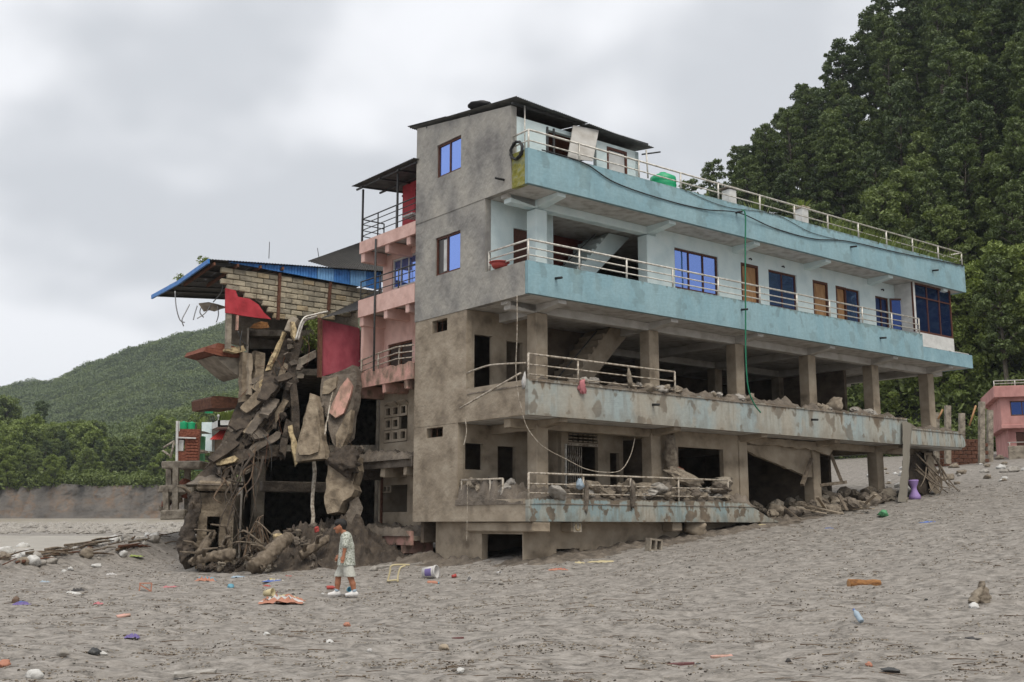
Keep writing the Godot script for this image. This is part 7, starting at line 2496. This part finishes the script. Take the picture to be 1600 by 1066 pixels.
	nets(st, [
		[Vector3(0.005, 1.125, 0), Vector3(0.02, 0.95, 0), 0.118, 0.142, 1.4],
		[Vector3(0.005, 1.165, 0.03), Vector3(0.0, 1.15, 0.13), 0.078, 0.075],
		[Vector3(0.005, 1.165, -0.03), Vector3(0.0, 1.15, -0.13), 0.078, 0.075],
		[Vector3(0.02, 0.95, 0), Vector3(0.02, 0.60, 0), 0.145, 0.178, 1.12],
		[Vector3(0.01, 1.16, 0.1), Vector3(0.0, 1.10, 0.16), 0.062, 0.075],
		[Vector3(0.0, 1.12, 0.16), Vector3(-0.005, 0.99, 0.195), 0.075, 0.072],
		[Vector3(0.01, 1.16, -0.1), Vector3(0.0, 1.10, -0.16), 0.062, 0.075],
		[Vector3(0.0, 1.12, -0.16), Vector3(-0.02, 0.98, -0.195), 0.075, 0.072],
		[Vector3(0.1, 0.72, 0.1), Vector3(0.14, 0.61, 0.05), 0.05, 0.05],
	], 0.016, 0.03, 0.585)
	put(st, "shirt", M.fabric, P)
	st = mb(true)
	nets(st, [
		[Vector3(0.02, 0.72, 0), Vector3(0.02, 0.62, 0), 0.14, 0.145, 1.15],
		[Vector3(-0.01, 0.62, -0.07), Vector3(-0.10, 0.37, -0.085), 0.105, 0.118],
		[Vector3(0.04, 0.62, 0.07), Vector3(0.10, 0.37, 0.085), 0.105, 0.118],
	], 0.016, 0.025, 0.375)
	put(st, "shorts", M.shorts, P)
	for f in [[Vector3(-0.15, 0, -0.08), 0.0], [Vector3(0.19, 0, 0.08), 0.12]]:
		var b: Vector3 = f[0]
		st = mb(true)
		nets(st, [[b + Vector3(0.035, 0.045, 0), b + Vector3(-0.06, 0.045, 0), 0.045, 0.042, 0.9], [b + Vector3(-0.06, 0.042, 0), b + Vector3(-0.15, 0.034, 0), 0.044, 0.034, 1.0], [b + Vector3(0.02, 0.06, 0), b + Vector3(-0.02, 0.09, 0), 0.045, 0.04, 0.9]], 0.01, 0.02, 0.003)
		put(st, "shoe", M.shoe, P)
		st = mb(true)
		lathe(st, [Vector2(0.044, 0.09), Vector2(0.047, 0.1), Vector2(0.046, 0.135), Vector2(0.04, 0.14)], 14, Transform3D(Basis(), b + Vector3(-0.002, 0, 0)))
		put(st, "sock", M.pale_blue_p, P)


# ---------------------------------------------------------------- litter on the mud
func gp(q: Vector2, up := 0.0) -> Vector3:
	return Vector3(q.x, gy(q.x, q.y) + up, q.y)


func cloth(called: String, label: String, category: String, q: Vector2, w: float, d: float, h: float, turn: float, stripes: Array, sd: float) -> void:
	# a crumpled sheet; stripes give each strip its own material
	var t := thing(called, label, category, gp(q), turn)
	var n := stripes.size()
	for s in n:
		var st := mb(true)
		heap(st, 12, 12, func(u: float, v: float) -> Vector3:
			var x := (v - 0.5) * w * (1.0 + 0.25 * noise.get_noise_2d(u * 2.0 + s, sd))
			var z := ((s + u) / n - 0.5) * d * (1.0 + 0.3 * noise.get_noise_2d(v * 3.0, sd + 4.0))
			var e := sin(PI * clampf(v, 0.02, 0.98)) * sin(PI * clampf((s + u) / n, 0.03, 0.97))
			var y := h * (0.25 + 0.75 * absf(noise.get_noise_2d(x * 5.0 / maxf(w, 0.3) + sd, z * 6.0 / maxf(d, 0.3))) * 2.0) * pow(e, 0.4)
			return Vector3(x, y - 0.015, z))
		put(st, "fold", stripes[s], t)


func bottle(label: String, q: Vector2, r: float, l: float, turn: float, tilt: float, body: Material, cap: Material) -> void:
	var t := thing("bottle", label, "bottle", gp(q, r), turn)
	t.rotation.z = tilt
	var xf := Transform3D(Basis(Vector3(0, 0, 1), -PI / 2), Vector3.ZERO)
	var st := mb(true)
	lathe(st, [Vector2(0.001, 0), Vector2(r * 0.9, 0), Vector2(r, 0.01), Vector2(r, l * 0.3), Vector2(r * 0.9, l * 0.36), Vector2(r, l * 0.42), Vector2(r, l * 0.66), Vector2(r * 0.45, l * 0.86), Vector2(r * 0.4, l * 0.92)], 14, xf)
	put(st, "body", body, t)
	st = mb(true)
	lathe(st, [Vector2(r * 0.45, l * 0.91), Vector2(r * 0.47, l), Vector2(0.001, l)], 12, xf)
	put(st, "cap", cap, t)


func cup(label: String, q: Vector2, r: float, h: float, turn: float, m: Material) -> void:
	var t := thing("cup", label, "cup", gp(q, r * 0.8), turn)
	t.rotation.x = PI / 2 - 0.15
	var st := mb(true)
	lathe(st, [Vector2(0.001, 0), Vector2(r * 0.7, 0), Vector2(r, h), Vector2(r * 0.94, h), Vector2(r * 0.64, 0.012), Vector2(0.001, 0.012)], 14)
	put(st, "body", m, t)
	st = mb(true)
	lathe(st, [Vector2(r, h * 0.97), Vector2(r * 1.08, h * 0.985), Vector2(r * 1.04, h * 1.01), Vector2(r * 0.95, h)], 14)
	put(st, "rim", m, t)


func lump(called: String, label: String, category: String, q: Vector2, s: Vector3, m: Material, sd: float, group := "", sink := 0.3) -> void:
	var st := mb(true)
	rock(st, Vector3.ZERO, s, sd, 2, 0.32)
	var o := put(st, called, m)
	o.position = gp(q, s.y * (1.0 - sink) * 0.6)
	o.rotation.y = sd * 3.3
	tag(o, label, category, group)


func flat_piece(called: String, label: String, category: String, q: Vector2, w: float, d: float, t: float, turn: float, m: Material, tilt := 0.06) -> void:
	var st := mb()
	plate(st, [Vector3(-w * 0.5, 0, -d * 0.42), Vector3(w * 0.1, 0, -d * 0.5), Vector3(w * 0.5, 0, -d * 0.3), Vector3(w * 0.46, 0, d * 0.45), Vector3(-w * 0.2, 0, d * 0.5), Vector3(-w * 0.48, 0, d * 0.3)], Vector3(0, t, 0), 0.008, 0.08)
	var o := put(st, called, m)
	o.position = gp(q, 0.005)
	o.rotation = Vector3(tilt, turn, tilt)
	tag(o, label, category)


func litter() -> void:
	rng.seed = 97
	var st: SurfaceTool
	# white bucket on its side
	var q := Vector2(-1.94, -26.27)
	var b := thing("bucket", "white plastic bucket with a purple label lying on its side", "bucket", gp(q, 0.15), -0.35)
	b.rotation.z = -PI / 2 + 0.1
	st = mb(true)
	lathe(st, [Vector2(0.001, -0.17), Vector2(0.125, -0.17), Vector2(0.15, 0.17), Vector2(0.142, 0.17), Vector2(0.12, -0.15), Vector2(0.001, -0.15)], 22)
	put(st, "body", M.white_p, b)
	st = mb(true)
	lathe(st, [Vector2(0.15, 0.13), Vector2(0.162, 0.135), Vector2(0.162, 0.175), Vector2(0.145, 0.175)], 22)
	put(st, "rim", M.white_p, b)
	st = mb(true)
	for k in 8:
		var a0 := 1.0 + k * 0.16
		var a1 := a0 + 0.16
		quad(st, Vector3(0.135 * cos(a0), -0.09, 0.135 * sin(a0)), Vector3(0.135 * cos(a1), -0.09, 0.135 * sin(a1)), Vector3(0.149 * cos(a1), 0.08, 0.149 * sin(a1)), Vector3(0.149 * cos(a0), 0.08, 0.149 * sin(a0)), Vector3(cos(a0), 0, sin(a0)))
	put(st, "label_sheet", M.purple_p, b)
	# cream plastic chair, half buried
	q = Vector2(-2.70, -26.00)
	var c := thing("plastic_chair", "cream plastic chair frame half buried upside down in mud", "chair", gp(q), 0.35)
	for l in [[Vector3(-0.22, 0.0, 0), Vector3(-0.17, 0.2, 0), Vector3(-0.14, 0.34, 0), Vector3(0.05, 0.37, 0.02), Vector3(0.3, 0.36, 0.0)], [Vector3(-0.02, -0.02, 0.15), Vector3(0.0, 0.15, 0.12), Vector3(0.06, 0.3, 0.1), Vector3(0.18, 0.34, 0.06)], [Vector3(-0.24, 0.0, 0.02), Vector3(-0.05, 0.02, 0.12), Vector3(0.0, 0.0, 0.16)]]:
		st = mb(true)
		tube(st, curve(l, 5), 0.022)
		put(st, "frame_tube", M.cream_p, c)
	cloth("striped_cloth", "orange and white striped cloth lying in the mud", "cloth", Vector2(-4.32, -20.93), 0.78, 0.7, 0.16, 0.1, [M.orange_p, M.cream_p, M.orange_p, M.white_p, M.orange_p], 2.0)
	cloth("wrapper", "yellow wrapper crumpled beside the striped cloth", "wrapper", Vector2(-4.87, -22.58), 0.28, 0.2, 0.12, 0.5, [M.yellow_p, M.maroon_p], 3.0)
	cup("white sawn-off cup beside the striped cloth", Vector2(-4.89, -21.95), 0.08, 0.2, 1.2, M.cream_p)
	cloth("wrapper", "yellow and blue plastic wrapper on the mud", "wrapper", Vector2(-5.92, -27.65), 0.55, 0.3, 0.08, 0.0, [M.blue_p, M.yellow_p, M.white_p, M.blue_p], 4.0)
	cloth("wrapper", "flat red packet below the yellow and blue wrapper", "wrapper", Vector2(-5.63, -25.49), 0.22, 0.14, 0.05, 0.2, [M.red_p], 4.5)
	cloth("wrapper", "thin red strip of plastic near the rubble heap", "wrapper", Vector2(-5.88, -29.12), 0.3, 0.12, 0.04, 0.2, [M.red_p], 5.0)
	lump("ball", "flattened blue ball on the mud", "ball", Vector2(-6.42, -25.31), Vector3(0.085, 0.065, 0.085), M.cyan_p, 1.0)
	cloth("cloth_bundle", "red and blue patterned cloth bundle on the mud", "cloth", Vector2(-7.61, -27.56), 0.5, 0.3, 0.14, 0.1, [M.pink_p, M.cyan_p, M.orange_p], 6.0)
	cloth("cloth_strip", "long dark red cloth strip trailing from the patterned bundle", "cloth", Vector2(-8.00, -26.09), 0.75, 0.22, 0.07, 0.15, [M.maroon_p, M.pink_p], 7.0)
	cloth("wrapper", "pale blue plastic sheet scrap near the logs", "wrapper", Vector2(-7.10, -28.76), 0.35, 0.2, 0.06, 0.1, [M.pale_blue_p], 8.0)
	# broken orange crate
	q = Vector2(-7.93, -23.99)
	var oc := thing("crate_piece", "broken orange wooden crate corner on the mud", "crate", gp(q), 0.4)
	for l in [[Vector3(-0.12, 0, 0), Vector3(-0.1, 0.2, 0)], [Vector3(0.12, 0, 0.05), Vector3(0.13, 0.2, 0.05)], [Vector3(-0.12, 0.18, 0), Vector3(0.14, 0.02, 0.03)], [Vector3(-0.12, 0.2, 0), Vector3(0.13, 0.2, 0.05)], [Vector3(-0.12, 0.02, -0.02), Vector3(0.14, 0.01, 0.05)]]:
		st = mb()
		bar(st, l[0], l[1], 0.04, 0.025)
		put(st, "slat", M.orange_p, oc)
	cloth("cloth_strip", "green and yellow cloth strip in the mud behind the boy's rear foot", "cloth", Vector2(-3.20, -24.32), 0.6, 0.18, 0.06, -0.1, [M.green_p, M.lime_p], 9.0)
	cup("pale turquoise cup between the boy's feet", Vector2(-3.45, -23.39), 0.055, 0.13, 0.4, M.cyan_p)
	bottle("flattened red bottle in front of the boy's leading foot", Vector2(-4.05, -24.26), 0.04, 0.2, 0.1, 0.0, M.red_p, M.white_p)
	bottle("orange drink bottle with turquoise base lying near the white bucket", Vector2(-1.86, -24.41), 0.05, 0.26, -0.1, 0.0, M.orange_p, M.cyan_p)
	cup("small white cup with red rim right of the bucket", Vector2(-1.00, -25.43), 0.05, 0.1, 0.3, M.white_p)
	cup("red paper cup beside the small white cup", Vector2(-1.39, -25.64), 0.045, 0.1, 2.0, M.red_p)
	cup("white cup lying below the dark basement opening", Vector2(-0.35, -26.15), 0.05, 0.12, 0.8, M.white_p)
	lump("stone", "rounded grey stone beside the plastic chair frame", "stone", Vector2(-3.63, -29.09), Vector3(0.15, 0.1, 0.11), M.stone, 2.2)
	flat_piece("flat_stone", "flat pale stone behind the plastic chair frame", "stone", Vector2(-3.41, -30.11), 0.5, 0.3, 0.04, 0.3, M.stone)
	cloth("plastic_sheet", "yellow cream plastic sheet lying along the foot of the wall", "sheet", Vector2(2.39, -27.92), 0.95, 0.26, 0.07, 0.25, [M.cream_p], 10.0)
	cloth("wrapper", "green plastic scrap at the foot of the wall", "wrapper", Vector2(1.37, -27.56), 0.3, 0.2, 0.06, 0.1, [M.green_p, M.white_p], 11.0)
	cloth("wrapper", "red and orange plastic scrap below the wall's low opening", "wrapper", Vector2(1.08, -26.00), 0.45, 0.2, 0.06, 0.2, [M.red_p, M.orange_p], 12.0)
	cloth("wrapper", "white paper scrap beside the green plastic scrap", "wrapper", Vector2(1.70, -27.98), 0.35, 0.15, 0.06, 0.5, [M.cream_p], 13.0)
	# concrete block
	st = mb()
	q = Vector2(3.78, -29.03)
	wall(st, -0.2, 0.2, 0.0, 0.34, 0.22, [[-0.15, -0.03, 0.05, 0.29], [0.03, 0.15, 0.05, 0.29]], Transform3D(Basis(Vector3.UP, 0.5) * Basis(Vector3(0, 0, 1), -0.12), gp(q, -0.03)))
	tag(put(st, "hollow_block", M.concrete), "hollow grey concrete block standing in the mud near the wall", "block")
	# sawn log
	q = Vector2(6.40, -20.18)
	var lg := thing("log", "short orange brown sawn log lying on the open mud", "log", gp(q, 0.06), 0.12)
	st = mb(true)
	tube(st, [Vector3(-0.29, 0, 0), Vector3(-0.15, 0.012, 0), Vector3(0.05, 0.0, 0.01), Vector3(0.2, 0.015, 0), Vector3(0.3, 0.0, 0)], 0.085, 0.07, 14, 0.2)
	put(st, "trunk", M.log, lg)
	st = mb(true)
	lathe(st, [Vector2(0.001, 0.012), Vector2(0.07, 0.008), Vector2(0.085, 0.0)], 12, Transform3D(Basis(Vector3(0, 0, 1), PI / 2), Vector3(-0.29, 0, 0)))
	put(st, "sawn_end", M.door, lg)
	# root stump
	q = Vector2(7.12, -16.91)
	var rs := thing("root_stump", "grey muddy root stump sticking up from the gravel", "stump", gp(q), 0.2)
	for k in 4:
		st = mb(true)
		var l: Array = [[Vector3(-0.12, -0.03, 0), Vector3(-0.05, 0.1, 0.02), Vector3(0.04, 0.22, 0.0), Vector3(0.06, 0.3, -0.02)], [Vector3(0.0, -0.03, 0.06), Vector3(0.04, 0.08, 0.05), Vector3(0.1, 0.2, 0.02)], [Vector3(-0.16, -0.02, 0.05), Vector3(-0.1, 0.06, 0.04), Vector3(0.0, 0.12, 0.02)], [Vector3(0.14, -0.03, -0.04), Vector3(0.1, 0.08, -0.02), Vector3(0.03, 0.2, 0.0)]][k]
		tube(st, curve(l, 5), 0.075, 0.045, 10, 0.5)
		put(st, "root", M.muddy_stone, rs)
	bottle("clear pale blue water bottle sticking up from the gravel", Vector2(4.77, -15.23), 0.04, 0.22, 1.9, 0.75, M.pale_blue_p, M.blue_p)
	flat_piece("plank_piece", "dark maroon wood splinter in the foreground mud", "wood", Vector2(1.82, -12.11), 0.3, 0.07, 0.03, -0.1, M.maroon_p)
	flat_piece("flat_stone", "flat pinkish stone in the foreground mud", "stone", Vector2(2.34, -12.50), 0.24, 0.12, 0.025, 0.1, M.pink_muddy)
	lump("stone", "black pebble in the foreground mud", "stone", Vector2(2.96, -12.02), Vector3(0.04, 0.03, 0.03), M.black_p, 3.0)
	lump("stone", "dark slate stone in the foreground beside an orange scrap", "stone", Vector2(3.83, -11.36), Vector3(0.1, 0.03, 0.05), M.dark_metal, 3.6)
	lump("brick_bat", "small orange brick scrap beside the dark slate stone", "brick", Vector2(3.71, -11.66), Vector3(0.04, 0.03, 0.03), M.orange_p, 3.9)
	flat_piece("black_tray", "black plastic tray piece with cream paper near the gravel ridge", "tray", Vector2(5.56, -13.40), 0.22, 0.16, 0.03, 0.3, M.black_p)
	cloth("paper_scrap", "cream paper scrap lying on the black tray piece", "paper", Vector2(5.75, -13.58), 0.25, 0.1, 0.04, 0.1, [M.cream_p], 14.0)
	lump("stone", "pale stone below the root stump", "stone", Vector2(6.78, -16.34), Vector3(0.08, 0.055, 0.06), M.pale_stone, 4.6)
	lump("ball", "bright green ball far up the mud slope", "ball", Vector2(11.33, -33.53), Vector3(0.16, 0.13, 0.16), M.green_p, 5.0, "", 0.1)
	cloth("wrapper", "blue plastic scrap on the mud slope below the green ball", "wrapper", Vector2(9.06, -31.43), 0.35, 0.15, 0.07, 0.2, [M.blue_p], 15.0)
	cloth("wrapper", "grey blue plastic sheet scrap on the slope right of the green ball", "wrapper", Vector2(11.41, -30.08), 0.55, 0.2, 0.06, 0.1, [M.pale_blue_p, M.blue_p], 16.0)
	flat_piece("wood_piece", "cream board piece by the broken end of the lowest parapet", "wood", Vector2(7.49, -33.56), 0.5, 0.2, 0.05, 0.2, M.cream_p)
	lump("stone", "white boulder by the foot of the first muddy column", "stone", Vector2(9.64, -36.86), Vector3(0.2, 0.16, 0.16), M.pale_stone, 5.6)
	cloth("wrapper", "blue wrapper with a brown scrap near the driftwood", "wrapper", Vector2(-9.06, -20.57), 0.3, 0.16, 0.09, 0.1, [M.blue_p, M.purple_p], 17.0)
	lump("wood_chip", "dark brown wood chip beside the blue wrapper", "wood", Vector2(-9.54, -21.38), Vector3(0.08, 0.09, 0.05), M.brown_p, 6.0)
	cloth("wrapper", "crumpled deep purple wrapper in the foreground", "wrapper", Vector2(-5.11, -15.05), 0.2, 0.11, 0.07, 0.1, [M.purple_p], 18.0)
	flat_piece("tile_piece", "flat pinkish orange tile piece", "tile", Vector2(-6.37, -18.29), 0.22, 0.16, 0.02, 0.5, M.pink_muddy, 0.15)
	cloth("wrapper", "small red wrapper up from the pink tile piece", "wrapper", Vector2(-7.57, -20.36), 0.16, 0.1, 0.05, 0.1, [M.pink_p], 19.0)
	cloth("wrapper", "pale blue bottle-like scrap by the driftwood bank", "wrapper", Vector2(-11.88, -28.22), 0.3, 0.13, 0.07, 0.1, [M.pale_blue_p], 20.0)
	cloth("wrapper", "white plastic scrap on the open mud by the shore", "wrapper", Vector2(-11.29, -31.25), 0.28, 0.14, 0.08, 0.3, [M.white_p], 21.0)
	cloth("wrapper", "lime green cloth scrap near the shore bank", "wrapper", Vector2(-12.67, -36.98), 0.6, 0.2, 0.08, 0.1, [M.lime_p], 22.0)
	cloth("bag", "black plastic bag scrap on a pale stone", "bag", Vector2(-9.52, -24.38), 0.25, 0.16, 0.1, 0.2, [M.black_p], 23.0)
	lump("stone", "pale stone under the black plastic scrap", "stone", Vector2(-9.14, -23.15), Vector3(0.2, 0.09, 0.12), M.pale_stone, 6.6)
	cloth("bottle_scrap", "crumpled white and teal bottle by the long log", "bottle", Vector2(-9.68, -38.36), 0.26, 0.14, 0.14, 0.8, [M.white_p, M.cyan_p], 24.0)
	lump("brick_bat", "orange brick lump in the left corner foreground", "brick", Vector2(-5.37, -11.87), Vector3(0.07, 0.05, 0.05), M.orange_p, 7.0)
	lump("brick_bat", "small orange brick scrap beyond the boy's shoes", "brick", Vector2(-2.48, -16.82), Vector3(0.06, 0.045, 0.05), M.orange_p, 7.4)
	flat_piece("flat_stone", "half-buried pale flat stone in the left foreground", "stone", Vector2(-3.20, -11.36), 0.42, 0.2, 0.03, 0.2, M.stone)
	lump("stone", "dark rounded stone in the left foreground", "stone", Vector2(-4.74, -12.74), Vector3(0.08, 0.05, 0.05), M.dark_metal, 7.9)
	lump("stone", "smaller dark stone beside the dark rounded stone", "stone", Vector2(-4.96, -12.38), Vector3(0.09, 0.06, 0.06), M.stone, 8.3)
	lump("stone", "pale stone at the edge of the left foreground", "stone", Vector2(-4.68, -11.06), Vector3(0.09, 0.07, 0.06), M.pale_stone, 8.8)
	lump("stone", "tan shell-like stone in the foreground mud", "stone", Vector2(-0.84, -13.82), Vector3(0.1, 0.05, 0.06), M.tan, 9.2)
	flat_piece("plank_piece", "small dark red splinter right of the shell-like stone", "wood", Vector2(-0.71, -14.69), 0.16, 0.04, 0.02, 0.1, M.maroon_p)
	lump("stone", "white pebble between shell-like stone and brick scrap", "stone", Vector2(-1.73, -13.61), Vector3(0.035, 0.03, 0.03), M.white_p, 9.6)
	# big pale boulders by the water
	for k in 6:
		var bq: Vector2 = [Vector2(-25.07, -56.54), Vector2(-23.42, -50.87), Vector2(-12.76, -33.98), Vector2(-13.22, -32.69), Vector2(-13.09, -32.84), Vector2(-12.89, -39.65)][k]
		var s: float = [0.42, 0.5, 0.16, 0.12, 0.13, 0.3][k]
		lump("boulder", ["large pale boulder alone on the river sand", "wide pale boulder at the water's edge", "pale stone in front of the driftwood bank", "small white stone in front of the driftwood bank", "white pebble beside the small white stone", "pale boulder on the crest of the shore bank"][k], "boulder", bq, Vector3(s, s * 0.55, s * 0.7), M.pale_stone, 10.0 + k * 1.7)
	for k in 30:
		var t := rng.randf()
		var x := lerpf(-16.3, -12.4, t) + rng.randf_range(-0.9, 0.9)
		var z := lerpf(-27.5, -41.5, t) + rng.randf_range(-0.8, 0.8)
		var s := rng.randf_range(0.1, 0.34)
		lump("bank_stone", "pale stone piled along the driftwood bank", "stone", Vector2(x, z), Vector3(s, s * 0.7, s * 0.8), [M.pale_stone, M.stone, M.muddy_stone][k % 3], 30.0 + k, "stones along the driftwood bank")
	# driftwood along the bank
	for k in 90:
		var t := rng.randf()
		var x := lerpf(-16.4, -12.8, t) + rng.randf_range(-0.35, 0.35) + 0.35
		var z := lerpf(-27.0, -40.5, t)
		var y := gy(x, z)
		var d := Vector3(0.27, 0.05, -1.0).rotated(Vector3.UP, rng.randf_range(-0.5, 0.5)) * rng.randf_range(0.5, 1.5)
		st = mb(true)
		var a := Vector3(x, y + rng.randf_range(0.0, 0.22), z)
		tube(st, curve([a - d * 0.5, a + Vector3(rng.randf_range(-0.1, 0.1), rng.randf_range(0, 0.08), 0), a + d * 0.5 + Vector3(0, rng.randf_range(-0.05, 0.1), 0)], 3), rng.randf_range(0.018, 0.06), 0.015, 6, 0.1)
		tag(put(st, "driftwood", [M.root, M.wood, M.rust][k % 3]), "brown driftwood stick in the bank along the shore", "driftwood", "driftwood along the shore bank")


# ---------------------------------------------------------------- grit, clods and twigs on the mud: too many to count
func scatter() -> void:
	rng.seed = 101
	var kinds := [
		["grit", "fine pale gravel strewn over the mud", M.stone, 52000, 0.005, 0.013, 0.8],
		["pebbles", "small grey pebbles strewn over the mud", M.muddy_stone, 60000, 0.006, 0.016, 0.8],
		["dark_grit", "fine dark gravel lying in drifts over the mud", M.dark_mud, 42000, 0.005, 0.013, 0.8],
		["mud_clods", "dark mud clods scattered over the silt", M.wet_mud, 5000, 0.008, 0.026, 0.6],
	]
	var i := 0
	for k in kinds:
		var st := mb()
		rock(st, Vector3.ZERO, Vector3.ONE, 3.0 + i * 2.7, 1 if i == 3 else 0, 0.3)
		st.generate_normals()
		var me := st.commit()
		me.surface_set_material(0, k[2])
		var spots := []
		for n in k[3]:
			var f := 9.5 + 34.0 * pow(rng.randf(), 1.35)
			var x := rng.randf_range(-0.52, 0.56) * f
			# gathered in drifts
			var g := noise.get_noise_2d(x * 0.4, f * 0.9) + 0.8 * noise.get_noise_2d(x * 1.2 + 7.0, f * 3.2)
			if g < rng.randf_range(0.0, 0.4): continue
			var s := lerpf(k[4], k[5], pow(rng.randf(), 2.5)) * (0.75 + f / 40.0)
			spots.append(Transform3D(Basis(Vector3.UP, rng.randf() * TAU).scaled(Vector3(s * rng.randf_range(1.0, 1.7), s * k[6], s)), Vector3(x, gy(x, -f) + s * 0.15, -f)))
		stuff_copies(me, spots, k[0], k[1], "gravel" if i < 3 else "mud")
		i += 1
	var ts := mb()
	tube(ts, [Vector3(-0.5, 0, 0), Vector3(-0.1, 0.03, 0.05), Vector3(0.5, 0.0, -0.04)], 0.03, 0.015, 4)
	ts.generate_normals()
	var tm := ts.commit()
	tm.surface_set_material(0, M.root)
	var sp := []
	for n in 700:
		var f := 9.8 + 30.0 * pow(rng.randf(), 1.3)
		var x := rng.randf_range(-0.52, 0.56) * f
		var s := rng.randf_range(0.08, 0.32)
		sp.append(Transform3D(Basis(Vector3.UP, rng.randf_range(-0.9, 0.9)).scaled(Vector3(s, s * 0.8, s * 0.8)), Vector3(x, gy(x, -f) + 0.006, -f)))
	stuff_copies(tm, sp, "twigs", "small dark twigs scattered over the mud", "twigs")
	# scattered single stones up the far slope and among the houses
	for n in 60:
		var f := rng.randf_range(44.0, 62.0)
		var x := f * rng.randf_range(0.33, 0.5)
		var s := rng.randf_range(0.08, 0.3)
		lump("slope_stone", "pale stone on the mud slope beyond the ruined house", "stone", Vector2(x, -f), Vector3(s, s * 0.6, s * 0.8), [M.pale_stone, M.stone, M.muddy_stone][n % 3], 60.0 + n * 0.7, "stones on the far slope")
	for n in 40:
		var f := 11.0 + 26.0 * pow(rng.randf(), 1.2)
		var x := rng.randf_range(-0.5, 0.54) * f
		var s := rng.randf_range(0.02, 0.055)
		lump("loose_stone", "loose stone lying on the open mud", "stone", Vector2(x, -f), Vector3(s * 1.2, s * 0.7, s), [M.stone, M.muddy_stone, M.pale_stone, M.dark_metal][n % 4], 160.0 + n * 0.9, "loose stones on the open mud")
